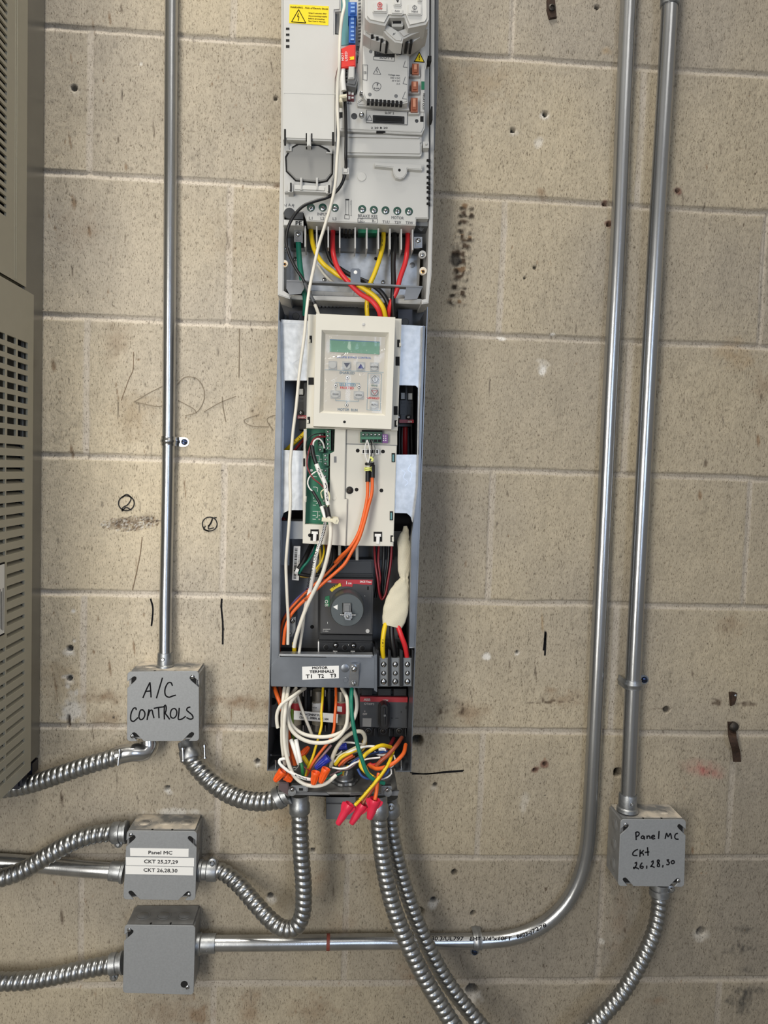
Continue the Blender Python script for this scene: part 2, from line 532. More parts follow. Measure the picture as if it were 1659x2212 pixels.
    for a in ((1180, 1517, 13, 5), (1172, 1514, 4, 9), (1196, 1513, 6, 4), (1212, 1516, 12, 3), (1236, 1512, 9, 4), (1248, 1505, 2.5, 9), (1233, 1494, 4, 2.5), (955, 1537, 22, 8), (1000, 1537, 12, 10), (1420, 1531, 26, 3), (1545, 1517, 20, 12), (1610, 1520, 24, 7), (1150, 1518, 30, 3)):
        blob(a[0], a[1], a[2], a[3], DB, 0.8, 0.5, 0.6, 0.0003, 0, 0.9)
    blob(1005, 2170, 40, 30, CH, 0.6, 0.8, 0.6)
    # chalk, filler and chipped paint
    for a in ((150, 1530, 22, 38, 0.75), (160, 1385, 5, 6, 0.9), (157, 1320, 6, 6, 0.9), (146, 1483, 7, 7, 0.8), (166, 1495, 5, 10, 0.7), (145, 1462, 12, 6, 0.7), (1163, 310, 14, 12, 0.5), (1172, 790, 18, 14, 0.7),
              (1172, 800, 8, 10, 0.9), (1081, 731, 12, 5, 1.0), (1195, 722, 8, 4, 0.9), (1050, 1418, 10, 7, 0.9), (1300, 2034, 6, 8, 0.4), (305, 139, 5, 5, 0.9), (375, 1755, 55, 12, 0.5), (1130, 1742, 12, 40, 0.25)):
        blob(a[0], a[1], a[2], a[3], WH, a[4], 0.6, 0.7, 0.0004)
    # random short vertical trowel and rust strokes
    r = random.Random(11)
    for i in range(330):
        if r.random() < 0.62:
            px, py = r.uniform(100, 590), r.uniform(0, 2212)
        else:
            px, py = r.uniform(560, 1655), r.uniform(0, 2212)
        L = r.uniform(3, 9) if r.random() < 0.8 else r.uniform(10, 26)
        blob(px, py, r.uniform(1.2, 2.4), L, r.choice((DB, BR, (0.1, 0.08, 0.06), (0.13, 0.11, 0.09))), r.uniform(0.45, 0.9), 0.6, 0.35, 0.0004, r.uniform(-0.05, 0.35))
    for i in range(420):
        blob(r.uniform(100, 1655), r.uniform(0, 2212), r.uniform(1.2, 2.6), r.uniform(1.2, 3), r.choice((DB, (0.03, 0.03, 0.03), BR)), r.uniform(0.5, 0.95), 0.6, 0.5, 0.0006)
    for a in ((160, 440, 6, 18, BR), (156, 585, 3, 16, DB), (133, 1725, 4, 22, DB), (133, 1980, 4, 24, DB), (155, 975, 4, 20, BR), (193, 500, 3, 14, BR), (272, 360, 4, 10, BR), (332, 280, 2.5, 20, DB), (115, 790, 6, 16, BR),
              (237, 1440, 4, 26, BR), (290, 1400, 3, 22, BR), (262, 18, 2, 12, DB), (237, 40, 3, 20, BR), (1637, 950, 5, 18, BR), (1524, 1000, 5, 14, DB), (1512, 1070, 5, 14, BR), (1496, 1455, 2.5, 12, DB),
              (1496, 1838, 4, 14, BR), (1350, 2010, 4, 10, DB), (1101, 1440, 2, 22, DB), (1171, 1340, 3, 30, OC), (400, 1060, 2, 30, BR), (120, 1480, 4, 30, BR)):
        blob(a[0], a[1], a[2], a[3], a[4], 0.75, 0.6, 0.35, 0.0005, 0.12)
    # drilled holes and old plugs: real cavities, inside shade painted near black too
    def hole(px, py, rpx, dep=0.012, lip=0, col=BK):
        if lip:
            blob(px, py + rpx * 0.9, rpx * 2, rpx * 1.9, WH, lip, 0.7, 0.5, 0.0004)
        blob(px, py, rpx, rpx, col, 0.85, 0.25, 0.12, dep)
    for a in ((902, 1600, 13, 0.03, 0), (1020, 2137, 14, 0.02, 0.4), (1514, 2012, 10, 0.02, 0.3), (1022, 1973, 6, 0.015, 0), (905, 1972, 13, 0.02, 0), (1335, 1668, 11, 0.02, 0), (1178, 246, 6, 0.01, 0.6), (1108, 282, 6, 0.01, 0.7),
              (982, 1885, 7, 0.012, 0), (936, 1945, 7, 0.01, 0.6), (556, 1645, 6, 0.01, 0.9), (361, 1702, 6, 0.01, 0.9), (676, 1836, 6, 0.006, 0.3), (151, 1401, 7, 0.008, 0.8), (150, 1466, 6, 0.008, 0.6), (160, 190, 7, 0.004, 0.2),
              (595, 212, 5, 0.004, 0.1), (584, 1935, 7, 0.008, 0.7), (1155, 578, 4, 0.004, 0), (1134, 600, 3.5, 0.004, 0), (1117, 1408, 4, 0.004, 0.8), (1440, 1533, 8, 0.006, 0), (940, 1695, 6, 0.005, 0.4), (1290, 15, 5, 0.006, 0)):
        hole(*a)
    blob(148, 1560, 4, 16, DB, 0.9, 0.4, 0.2, 0.006)
    for px, py in ((1177, 1650), (1155, 1663), (1463, 412), (1315, 485), (1308, 440)):
        blob(px, py, 11, 10, (0.16, 0.08, 0.06), 0.85, 0.4, 0.4, -0.0006)
        hole(px, py, 5, 0.008, 0, DB)
    y = depth                                              # wall face at y = 0, cavities go to +y
    V = np.stack([X, y, Z], -1).reshape(-1, 3)
    idx = np.arange(nx * nz).reshape(nz, nx)
    F = np.stack([idx[:-1, :-1], idx[:-1, 1:], idx[1:, 1:], idx[1:, :-1]], -1).reshape(-1, 4)
    me = bpy.data.meshes.new('wall_back')
    me.vertices.add(len(V))
    me.vertices.foreach_set('co', V.ravel())
    me.loops.add(F.size)
    me.polygons.add(len(F))
    me.loops.foreach_set('vertex_index', F.ravel().astype(np.int32))
    me.polygons.foreach_set('loop_start', np.arange(0, F.size, 4, dtype=np.int32))
    me.polygons.foreach_set('loop_total', np.full(len(F), 4, dtype=np.int32))
    me.update(calc_edges=True)
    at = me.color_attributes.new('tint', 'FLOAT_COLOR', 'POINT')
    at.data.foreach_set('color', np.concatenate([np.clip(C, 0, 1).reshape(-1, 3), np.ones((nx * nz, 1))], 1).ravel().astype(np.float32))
    me.shade_smooth()
    m = bpy.data.materials.new('concrete block')
    m.use_nodes = True
    nt = m.node_tree
    b = nt.nodes['Principled BSDF']
    b.inputs['Roughness'].default_value = 0.88
    b.inputs['Specular IOR Level'].default_value = 0.25
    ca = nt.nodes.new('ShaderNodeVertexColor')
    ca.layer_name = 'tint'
    g = nt.nodes.new('ShaderNodeTexCoord')
    mp_ = nt.nodes.new('ShaderNodeMapping')
    mp_.inputs['Scale'].default_value = (1, 1, 0.38)
    nt.links.new(g.outputs['Object'], mp_.inputs[0])
    n = nt.nodes.new('ShaderNodeTexNoise')
    n.inputs['Scale'].default_value = 520
    n.inputs['Detail'].default_value = 5
    n.inputs['Roughness'].default_value = 0.65
    nt.links.new(mp_.outputs[0], n.inputs['Vector'])
    rp = nt.nodes.new('ShaderNodeValToRGB')
    rp.color_ramp.elements[0].position = 0.30
    rp.color_ramp.elements[0].color = (0.36, 0.34, 0.32, 1)
    rp.color_ramp.elements[1].position = 0.62
    rp.color_ramp.elements[1].color = (1.06, 1.06, 1.06, 1)
    e2 = rp.color_ramp.elements.new(0.44)
    e2.color = (0.95, 0.945, 0.94, 1)
    nt.links.new(n.outputs[0], rp.inputs[0])
    n3 = nt.nodes.new('ShaderNodeTexNoise')
    n3.inputs['Scale'].default_value = 560
    n3.inputs['Detail'].default_value = 2.5
    n3.inputs['Distortion'].default_value = 0.8
    mp3 = nt.nodes.new('ShaderNodeMapping')
    mp3.inputs['Scale'].default_value = (1, 1, 0.5)
    mp3.inputs['Location'].default_value = (3.1, 0, 1.7)
    nt.links.new(g.outputs['Object'], mp3.inputs[0])
    nt.links.new(mp3.outputs[0], n3.inputs['Vector'])
    r3 = nt.nodes.new('ShaderNodeValToRGB')
    r3.color_ramp.elements[0].position = 0.29
    r3.color_ramp.elements[0].color = (0.55, 0.52, 0.48, 1)
    r3.color_ramp.elements[1].position = 0.385
    r3.color_ramp.elements[1].color = (1, 1, 1, 1)
    nt.links.new(n3.outputs[0], r3.inputs[0])
    m3 = nt.nodes.new('ShaderNodeMix')
    m3.data_type = 'RGBA'
    m3.blend_type = 'MULTIPLY'
    m3.inputs[0].default_value = 1
    nt.links.new(rp.outputs[0], m3.inputs[6])
    nt.links.new(r3.outputs[0], m3.inputs[7])
    mx = nt.nodes.new('ShaderNodeMix')
    mx.data_type = 'RGBA'
    mx.blend_type = 'MULTIPLY'
    mx.inputs[0].default_value = 1
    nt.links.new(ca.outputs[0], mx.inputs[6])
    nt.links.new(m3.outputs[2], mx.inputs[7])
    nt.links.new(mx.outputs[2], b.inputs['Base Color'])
    bp = nt.nodes.new('ShaderNodeBump')
    bp.inputs['Strength'].default_value = 0.85
    bp.inputs['Distance'].default_value = 0.0012
    hs = nt.nodes.new('ShaderNodeMath')
    hs.operation = 'MULTIPLY_ADD'
    hs.inputs[1].default_value = 0.6
    nt.links.new(r3.outputs[0], hs.inputs[0])
    nt.links.new(n.outputs[0], hs.inputs[2])
    nt.links.new(hs.outputs[0], bp.inputs['Height'])
    nt.links.new(bp.outputs[0], b.inputs['Normal'])
    me.materials.append(m)
    o = bpy.data.objects.new('wall_back', me)
    COL.objects.link(o)
    ORG['wall_back'] = Vector((0, 0, 0))
    tag(o, 'tan painted concrete block wall, stained and drilled, carrying all the equipment', 'wall', kind='structure')
    return o
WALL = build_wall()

def struct(name, mb, m, label, cat):
    return tag(obj(name, mb, m), label, cat, kind='structure')
struct('floor', MB().box(-2.6, 2.4, -4.2, 0.0, -2.2, -2.12), mat('grey concrete floor', '77736b', 0.7, 0, 0.15, 6), 'grey concrete floor of the plant room', 'floor')
# ------------------------------------------------------------------ big wall-hung unit whose louvred flank shows at the edge
def build_ac():
    X0 = P(88, 1640, 0).x
    X1 = X0 + 0.0045
    root = thing('air_conditioner', (X0 - 0.25, -0.2, P(60, 1670, 0.07).z), 'tall beige louvred unit hung on the block wall, cut off by the picture edge', 'air conditioner')
    zt = 0.75
    zf = P(86, 1628, 0).z
    mb = MB()
    mb.box(X0 - 0.5, X0, -0.0685, -0.005, zf, zt, 0.0015)
    obj('back_frame', mb, M_FRAME, root, label='grey metal side strip against the wall')
    mb = MB()
    mb.box(X0 - 0.5, X0 - 0.004, -0.075, 0.0, zf + 0.001, zt, 0)
    obj('gap_backing', mb, M_HOLE, root)  # black backing inset, gives the gap at the wall its shade
    mb = MB()
    mb.box(X0 - 0.3, X0 - 0.002, -0.03, -0.001, zf - 0.026, zf - 0.001, 0.004)
    mb.box(X0 - 0.3, X0 - 0.004, -0.06, -0.034, zf - 0.030, zf - 0.001, 0.004)
    obj('foot_bracket', mb, mat('navy plastic', '1b1e2c', 0.4), root)
    def shell(name, X, dn, zb, ztop, rows, m):
        """rows: (zlo, zhi, [(d0,d1)...], vane) -> boxes around the openings"""
        df = 0.34
        mb = MB()
        def bx(d0, d1, z0, z1):
            mb.box(X - 0.0028, X, -d1, -d0, z0, z1)
        z = zb
        for (a, b_, hs, vane) in sorted(rows):
            bx(dn, df, z, a)
            c = dn
            for d0, d1 in hs:
                bx(c, d0, a, b_)
                c = d1
                if vane:
                    h = b_ - a
                    mb.poly([(X - 0.0004, -d0, a), (X - 0.0004, -d1, a), (X - 0.0075, -d1, a + h * vane), (X - 0.0075, -d0, a + h * vane)], (-0.0008, 0, -0.0003))
            bx(c, df, a, b_)
            z = b_
        bx(dn, df, z, ztop)
        mb.box(X - 0.5, X - 0.0005, -df, -df + 0.003, zb, ztop)          # front face
        mb.box(X - 0.5, X - 0.0005, -df, -dn, zb, zb + 0.0028)           # underside
        return obj(name, mb, m, root, smooth=0.5)
    # lower shell
    dd = lambda px, py, X: -PX(px, py, X).y
    rows = []
    for i in range(9):
        y = 746.6 + i * 23.9
        zc = PX(58, y, X1).z
        zc2 = 0.0042
        rows.append((zc - zc2, zc + zc2, [(dd(60, y, X1), dd(38.5, y, X1)), (dd(34.5, y, X1), dd(15.5, y, X1)), (dd(11, y, X1), 0.2), (0.205, 0.26)], 0))
    for i in range(29):
        y = 965.8 + i * 24.35
        zc = PX(52.5, y, X1).z
        h2 = 0.003
        if 1200 < y < 1365:
            hs = [(dd(53, y, X1), dd(15, y, X1))]
        else:
            hs = [(dd(53, y, X1), dd(13.5, y, X1)), (dd(11, y, X1), 0.2), (0.205, 0.26)]
        rows.append((zc - h2, zc + h2, hs, 0.62))
    zb = PX(59, 1671, X1).z
    ztp = PX(50, 624, X1).z
    dn = dd(71.5, 900, X1)
    lo = shell('lower_cover', X1, dn, zb, ztp, rows, M_BEIGE)
    # rounded wall-side corner of the lower cover and its rim
    mb = MB()
    mb.box(X1 - 0.02, X1 - 0.012, -0.33, -dn - 0.002, zb + 0.01, ztp - 0.01)
    obj('filter_screen', mb, mat('dusty filter', '3a3a36', 0.9, 0, 0.3, 200), root)
    mb = MB()
    mb.box(X1, X1 + 0.0008, -0.24, -dd(8.8, 1290, X1), PX(8.8, 1370, X1).z, PX(8.8, 1214, X1).z)
    pl = obj('rating_label', mb, M_INK, root)
    mb = MB()
    zl0, zl1 = PX(8.8, 1366, X1).z, PX(8.8, 1218, X1).z
    d0 = dd(7.6, 1290, X1)
    mb.box(X1 + 0.0007, X1 + 0.0012, -0.235, -d0, zl0, zl1)
    sheet = obj('label_sheet', mb, M_LABEL, pl)
    mb = MB()
    for k in range(7):
        dk = d0 + 0.003 + k * 0.0045
        mb.box(X1 + 0.0011, X1 + 0.0014, -dk - 0.002, -dk, zl0 + 0.004 + 0.002 * (k % 3), zl0 + (zl1 - zl0) * 0.66 - 0.004 * (k % 2))
    obj('print', mb, M_GINK, pl)
    # upper shell
    rows = []
    X2 = X0 + 0.001
    for i in range(-6, 27):
        y = 11.7 + i * 17.45
        zc = PX(15.5, y, X2).z
        dark = 265 < y < 392
        rows.append((zc - 0.0027, zc + 0.0027, [(dd(16.5 - y * 0.006, y, X2), 0.21), (0.215, 0.29)], 0 if dark else 1.0))
    shell('upper_cover', X2, dd(58.5, 300, X2), PX(50, 617, X2).z, zt, rows, M_BEIGE)
    mb = MB()
    dg = dd(37, 300, X2)
    mb.box(X2 - 0.001, X2 + 0.0006, -dg - 0.0016, -dg, PX(50, 617, X2).z + 0.003, zt)
    dg = dd(33, 300, X2)
    mb.box(X2 - 0.001, X2 + 0.0004, -dg - 0.0012, -dg, PX(50, 617, X2).z + 0.003, zt)
    obj('moulded_rib', mb, M_BEIGE, root)
build_ac()

# ------------------------------------------------------------------ rigid conduit
def at(pts):
    return [P(*p) for p in pts]
def emt(name, pts, r, label):
    W = at(pts)
    root = thing(name, W[-1], label, 'conduit')
    obj('pipe', MB().tube(W, r, 28, step=0.012), M_EMT, root)
    return root
def set_screw_fitting(root, a, b, r, sp, spx=3.4):
    """zinc connector sleeve from world point a (pipe side) to b (box side)"""
    a, b = Vector(a), Vector(b)
    L = (b - a).length
    mb = MB().lathe(a, b - a, [(0, r * 1.02), (0, r * 1.16), (L * 0.05, r * 1.2), (L * 0.72, r * 1.2), (L * 0.78, r * 1.38), (L * 0.96, r * 1.42), (L, r * 1.3)], 28)
    f = obj('connector', mb, M_CAST, root)
    c = P(*sp)
    rr_ = 0.0026
    mb = MB().lathe(c + Vector((0, 0.002, 0)), (random.uniform(-.3, .3), -1, 0.15), [(0, rr_), (0.005, rr_), (0.006, rr_ * 0.7), (0.006, rr_ * 0.3), (0.0045, rr_ * 0.25)], 12)
    obj('set_screw', mb, M_CHROME, f)
    return f

c1 = emt('electrical_conduit', [(380, -700, .013), (371, -60, .013), (367.5, 450, .013), (364, 950, .0135), (360, 1195, .015), (357.5, 1330, .019), (356.5, 1425, .024)], 0.00915,
         'thin galvanised conduit running down to the handwritten A/C box')
set_screw_fitting(c1, P(357, 1410, .024), P(356, 1445, .0255), 0.0092, (352, 1425, .034))
c2 = emt('electrical_conduit', [(1389, -700, .015), (1360, -60, .015), (1346, 250, .015), (1336, 500, .015), (1319, 830, .015), (1306, 1100, .015), (1291, 1420, .015), (1280, 1650, .015), (1274, 1760, .015), (1268, 1830, .015),
          (1254, 1892, .015), (1224, 1950, .015), (1175, 1997, .015), (1119, 2022, .015), (1060, 2031, .015), (1000, 2033, .015), (800, 2034, .017), (600, 2037, .024), (440, 2038, .027)], 0.0115,
         'galvanised conduit sweeping round a long bend into the blank grey box')
set_screw_fitting(c2, P(466, 2038, .027), P(424, 2039, .027), 0.0115, (446, 2051, .037))
c3 = emt('electrical_conduit', [(1481, -700, .024), (1449, -60, .024), (1446, 20, .024), (1418, 500, .024), (1387, 1075, .024), (1368, 1450, .025), (1358, 1690, .0265), (1356, 1735, .027)], 0.0117,
         'straight galvanised conduit dropping into the box with handwritten circuit numbers')
set_screw_fitting(c3, P(1357, 1715, .027), P(1355, 1752, .027), 0.0117, (1364, 1738, .040))
mb = MB()
a, b_ = P(1449, -30, .024), P(1447, 14, .024)
mb.lathe(a, b_ - a, [(-.02, .0128), (-.02, .0140), ((b_ - a).length * 0.96, .0140), ((b_ - a).length, .0128)], 28)
obj('coupling', mb, M_CAST, c3)
c4 = emt('electrical_conduit', [(-60, 1858, .016), (40, 1864, .016), (120, 1872, .018), (190, 1878, .024), (250, 1882, .027)], 0.0117,
         'short horizontal galvanised conduit entering the box with printed labels')
set_screw_fitting(c4, P(238, 1881, .027), P(270, 1884, .027), 0.0117, (244, 1897, .036))
def pipe_print(root, items, d):
    mb = MB()
    for s, x0, y0, x1, y1, h in items:
        text(mb, s, x0, y0, x1, y1, h, d, 0, 0, 0.3)
    obj('lettering', mb, M_INK, root)
pipe_print(c2, [('C80.3/UL797', 921, 2031, 1001, 2031.5, 9), ('EMT', 1016, 2032, 1038, 2032, 9), ('3/4"x10FT', 1043, 2032, 1105, 2031, 9), ], 0.0268)
pipe_print(c2, [('B#23-0', 1118, 2027, 1150, 2018, 9), ('7278', 1151, 2016, 1181, 2001, 9)], 0.0266)
mb = MB()
mb.lathe(P(709, 2035, .0205), (1, 0, 0), [(-.0025, .0119), (.0025, .0119)], 20, caps=False)
obj('paint_mark', mb, mat('brown red paint', '7a3a30', 0.6), c2)

def strap(px, py, d, r, vert, side, tab, w_, label, swap=None):
    """one-hole strap: vert = conduit is vertical, side = +1/-1 where the screw tab lies"""
    c = P(px, py, d)
    R = r + 0.0014
    root = thing('conduit_strap', (c.x, 0, c.z), label, 'strap')
    dc = d
    path = [(-R * 1.04, 0.0004), (-R * 1.03, dc)] + [(-R * math.cos(math.pi * i / 14), dc + R * math.sin(math.pi * i / 14)) for i in range(1, 14)] + [(R, dc), (R * 1.05, 0.004), (R * 1.25, 0.0012)]
    th = 0.0014
    mb = MB()
    def pt(u, dpt, zz):
        return (c.x + side * u, -dpt, c.z + zz) if vert else (c.x + zz, -dpt, c.z + side * u)
    vs, fs = [], []
    for i, (u, dpt) in enumerate(path):
        j, k = max(0, i - 1), min(len(path) - 1, i + 1)
        tu, td = path[k][0] - path[j][0], path[k][1] - path[j][1]
        L = math.hypot(tu, td)
        nu, nd = -td / L, tu / L
        for zz, rise in ((-w_ / 2, 0), (-w_ * 0.2, 0), (-w_ * 0.1, .0011), (w_ * 0.1, .0011), (w_ * 0.2, 0), (w_ / 2, 0)):
            vs.append(pt(u + nu * rise, dpt + nd * rise, zz))
        for zz in (w_ / 2, -w_ / 2):
            vs.append(pt(u - nu * th, dpt - nd * th, zz))
    n = 8
    for i in range(len(path) - 1):
        for j in range(n):
            j2 = (j + 1) % n
            fs.append((i * n + j, i * n + j2, (i + 1) * n + j2, (i + 1) * n + j))
    fs.append(tuple(range(n)))
    fs.append(tuple((len(path) - 1) * n + i for i in range(n)))
    mb.add(vs, fs)
    # tab with a rounded end
    out = []
    u0, u1 = R * 1.1, R + tab
    hw = w_ * 0.5
    for i in range(13):
        a = -math.pi / 2 + math.pi * i / 12
        out.append(pt(u1 + hw * math.cos(a), 0.0018, hw * math.sin(a)))
    out += [pt(u0, 0.0018, hw), pt(u0, 0.0018, -hw)]
    mb.poly(out, (0, 0.0016, 0), 0.0004)
    obj('band', mb, M_CHROME if not swap else M_CAST, root)
    sc = Vector(pt(u1, 0.0018, 0))
    mb = MB()
    rs = w_ * 0.34
    mb.lathe(sc, (0, -1, 0), [(0, rs), (.0015, rs), (.003, rs * .82), (.0036, rs * .4)], 18)
    q = [(sc.x - rs * .85, sc.y - .0037, sc.z + .0016), (sc.x + rs * .85, sc.y - .0037, sc.z - .0004), (sc.x + rs * .85, sc.y - .0037, sc.z - .0018), (sc.x - rs * .85, sc.y - .0037, sc.z + .0002)]
    mb.poly(q, (0, .001, 0), 0, 1)
    obj('screw', mb, [mat('blued screw', '3b4763', 0.28, 0.9), M_HOLE], root)
strap(364, 953, .0135, .0092, True, 1, .0100, .0135, 'one-hole strap with screw on the thin conduit above the circled numbers')
strap(1366.5, 1477, .025, .0117, True, 1, .0150, .0145, 'one-hole strap on the straight conduit near the rusty hook', True)
strap(1030, 2032, .0155, .0117, False, -1, .0140, .0135, 'one-hole strap over the printed horizontal run of conduit', True)

# ------------------------------------------------------------------ square junction boxes
def quadmap(c):
    (ax, ay), (bx, by), (cx, cy), (dx, dy) = c
    def f(u, v):
        x = ax * (1 - u) * (1 - v) + bx * u * (1 - v) + cx * u * v + dx * (1 - u) * v
        y = ay * (1 - u) * (1 - v) + by * u * (1 - v) + cy * u * v + dy * (1 - u) * v
        return x, y
    return f
def dust_mat():
    m = mat('dusty box top', '7b7d7e', 0.6, 0.4)
    nt = m.node_tree
    b = nt.nodes['Principled BSDF']
    n = nt.nodes.new('ShaderNodeTexNoise')
    n.inputs['Scale'].default_value = 28
    n.inputs['Detail'].default_value = 6
    g = nt.nodes.new('ShaderNodeTexCoord')
    nt.links.new(g.outputs['Object'], n.inputs['Vector'])
    r = nt.nodes.new('ShaderNodeValToRGB')
    r.color_ramp.elements[0].position = 0.42
    r.color_ramp.elements[0].color = lin('777879')
    r.color_ramp.elements[1].position = 0.62
    r.color_ramp.elements[1].color = lin('d9d0c2')
    nt.links.new(n.outputs[0], r.inputs[0])
    nt.links.new(r.outputs[0], b.inputs['Base Color'])
    return m
M_DUST = dust_mat()
def junction_box(c, d, label, screws, notches, dusty=False, solid=False, kos=((0.2, 0.5, 0.8), 1, 1)):
    q = quadmap(c)
    W = [P(*q(u, v), d) for u, v in ((0, 0.5), (1, 0.5), (0.5, 0), (0.5, 1))]
    x0, x1, z1, z0 = W[0].x, W[1].x, W[2].z, W[3].z
    root = thing('junction_box', ((x0 + x1) / 2, 0, z0), label, 'junction box')
    e = 0.0012
    bd = d - 0.0026
    mb = MB().box(x0 + e, x1 - e, -bd, 0.0008, z0 + e, z1 - e, 0.003)
    mb.box(x0 + 0.005, x1 - 0.005, -bd - 0.0006, -bd + 0.0005, z0 + 0.005, z1 - 0.005, 0, 1)
    body = obj('box_body', mb, [M_BOX, M_HOLE], root)
    # knockouts on the top and on both flanks
    def ko(p, nrm, rk):
        m_ = MB().lathe(p, nrm, [(-.0004, rk * 1.1), (.0003, rk * 1.1), (.0005, rk), (.00015, rk * 0.93), (.00015, rk * 0.86), (.0006, rk * 0.8), (.0007, 0.0003)], 28)
        obj('knockout', m_, M_DUST if dusty and nrm[2] > 0.5 else M_BOX, body)
    w_ = x1 - x0
    if dusty:
        mb = MB().box(x0 + 0.004, x1 - 0.004, -bd + 0.006, -0.001, z1 - e - 0.0001, z1 - e + 0.0004)
        obj('dust_film', mb, M_DUST, body)
    for u in kos[0]:
        ko(Vector((x0 + w_ * u, -d * 0.5, z1 - e)), (0, 0, 1), 0.0098)
    for u in (0.2, 0.5, 0.8):
        for s in (-1, 1):
            if kos[1 if s < 0 else 2]:
                ko(Vector(((x0 + e) if s < 0 else (x1 - e), -d * 0.5, z0 + (z1 - z0) * u)), (s, 0, 0), 0.0098)
    for u in (0.36, 0.64):
        mb = MB().lathe(Vector((x0 + w_ * u, -d + 0.007, z1 - e)), (0, 0, 1), [(-.001, .0017), (.0003, .0017)], 12)
        obj('screw_hole', mb, M_HOLE, body)
    # cover with its keyhole notches
    r_ = 0.05
    pts = []
    def arc(cx, cy, a0):
        return [(cx + r_ * math.cos(math.radians(a0 + 15 * i)), cy + r_ * math.sin(math.radians(a0 + 15 * i))) for i in range(7)]
    N = {'tl': [(0, .235), (.112, .13), (.128, .106), (.124, .08), (.104, .068), (.082, .076), (0, .145)], 'tr': None, 'bl': None, 'br': None}
    N['tr'] = [(1 - u, v) for u, v in N['tl']][::-1]
    N['br'] = [(1 - v, 1 - u) for u, v in [(0, .235), (.112, .13), (.128, .106), (.124, .08), (.104, .068), (.082, .076), (0, .145)]][::-1]
    N['bl'] = [(1 - u, v) for u, v in N['br']][::-1]
    if 'tl' in notches: pts += N['tl']
    pts += arc(r_, r_, 180) + arc(1 - r_, r_, 270)
    if 'tr' in notches: pts += N['tr']
    pts += arc(1 - r_, 1 - r_, 0)
    if 'br' in notches: pts += N['br'][::1]
    if 'bl' in notches: pts += N['bl']
    pts += arc(r_, 1 - r_, 90)
    out = []
    for p in pts:
        if not out or (abs(p[0] - out[-1][0]) + abs(p[1] - out[-1][1])) > 1e-4:
            out.append(p)
    mb = MB().pp([q(u, v) for u, v in out], d - 0.0018, d, 0.0004, 0, 1)
    cov = obj('cover', mb, M_COVER, root)
    for px, py in screws:
        screw(cov, px, py, d, 4.6)
    return root, cov, body
def arc_px(cx, cy, rx, ry, a0, a1, n=10):
    return [(cx + rx * math.cos(math.radians(a0 + (a1 - a0) * i / n)), cy + ry * math.sin(math.radians(a0 + (a1 - a0) * i / n))) for i in range(n + 1)]

DB_ = 0.054
bA, covA, bodA = junction_box([(275, 1451), (429.5, 1449.5), (430, 1601), (274, 1601.5)], DB_, 'grey junction box with A/C CONTROLS handwritten on its cover', [(286, 1590), (416, 1462)], ('tl', 'tr', 'br', 'bl'), True, kos=((0.25, 0.75), 0, 1))
bB, covB, bodB = junction_box([(274, 1794), (425.5, 1796), (422, 1945), (266, 1943)], DB_, 'grey junction box with three printed white label strips', [(283, 1803), (408, 1932)], ('tl', 'tr', 'br', 'bl'), True, kos=((0.2, 0.5, 0.8), 0, 1))
bC, covC, bodC = junction_box([(269, 1998), (422, 2000), (418, 2149), (265, 2145)], DB_, 'blank grey junction box beneath the labelled one', [(279, 2008), (405, 2132)], ('tl',), False, kos=((0.2, 0.5, 0.8), 0, 0))
bD, covD, bodD = junction_box([(1341, 1770), (1482, 1770.5), (1478, 1916), (1335, 1914)], DB_, 'grey junction box with handwritten circuit numbers below the straight conduit', [(1351, 1781), (1465, 1902)], ('tl', 'tr', 'br', 'bl'), True, kos=((0.75,), 1, 0))
mb = MB().lathe(P(398, 2126, DB_), (0, -1, 0), [(-.001, .0052), (.0004, .0052), (.0004, .0001)], 20)
obj('screw_hole', mb, M_HOLE, covC)

# pen lettering
def pen(parent, strokes, d, w_, name='handwriting', m=None, fn=lambda x, y: (x, y)):
    mb = MB()
    for s in strokes:
        stroke(mb, [fn(x, y) for x, y in s], d, w_)
    return obj(name, mb, m or M_INK, parent, smooth=0)
fa = lambda x, y: (250 + x / 7.372, 1400 + y / 7.372)
pen(covA, [[(432, 795), (480, 680), (545, 545)], [(545, 545), (556, 660), (563, 785)], [(470, 690), (560, 682)],
           [(745, 470), (700, 620), (648, 800)], [(903, 600), (880, 550), (840, 550), (795, 620), (782, 700), (800, 760), (850, 782), (900, 765), (958, 748)],
           [(325, 985), (322, 955), (290, 955), (255, 1010), (238, 1080), (245, 1150), (280, 1168), (320, 1140), (355, 1105)],
           [(440, 985), (400, 985), (375, 1050), (372, 1110), (400, 1140), (440, 1120), (465, 1060), (455, 1010), (430, 985)],
           [(500, 1145), (515, 1050), (530, 975)], [(515, 1080), (545, 1000), (575, 985), (592, 1050), (610, 1115)],
           [(605, 960), (680, 945), (765, 935)], [(682, 950), (685, 1030), (690, 1115)],
           [(775, 1135), (772, 1030), (775, 925)], [(765, 935), (790, 905), (803, 940), (800, 1000), (785, 1035)], [(785, 1035), (820, 1080), (860, 1135)],
           [(925, 960), (890, 980), (870, 1050), (885, 1105), (925, 1115), (965, 1070), (970, 1000), (945, 965), (925, 960)],
           [(1012, 950), (1005, 1040), (1000, 1135), (1050, 1130), (1115, 1085)], [(1188, 938), (1145, 950), (1130, 985), (1165, 1020), (1220, 1070), (1230, 1115), (1190, 1132), (1125, 1105)]], DB_, 2.9, fn=fa)
fd = lambda x, y: (1290 + x / 7.541, 1720 + y / 7.541)
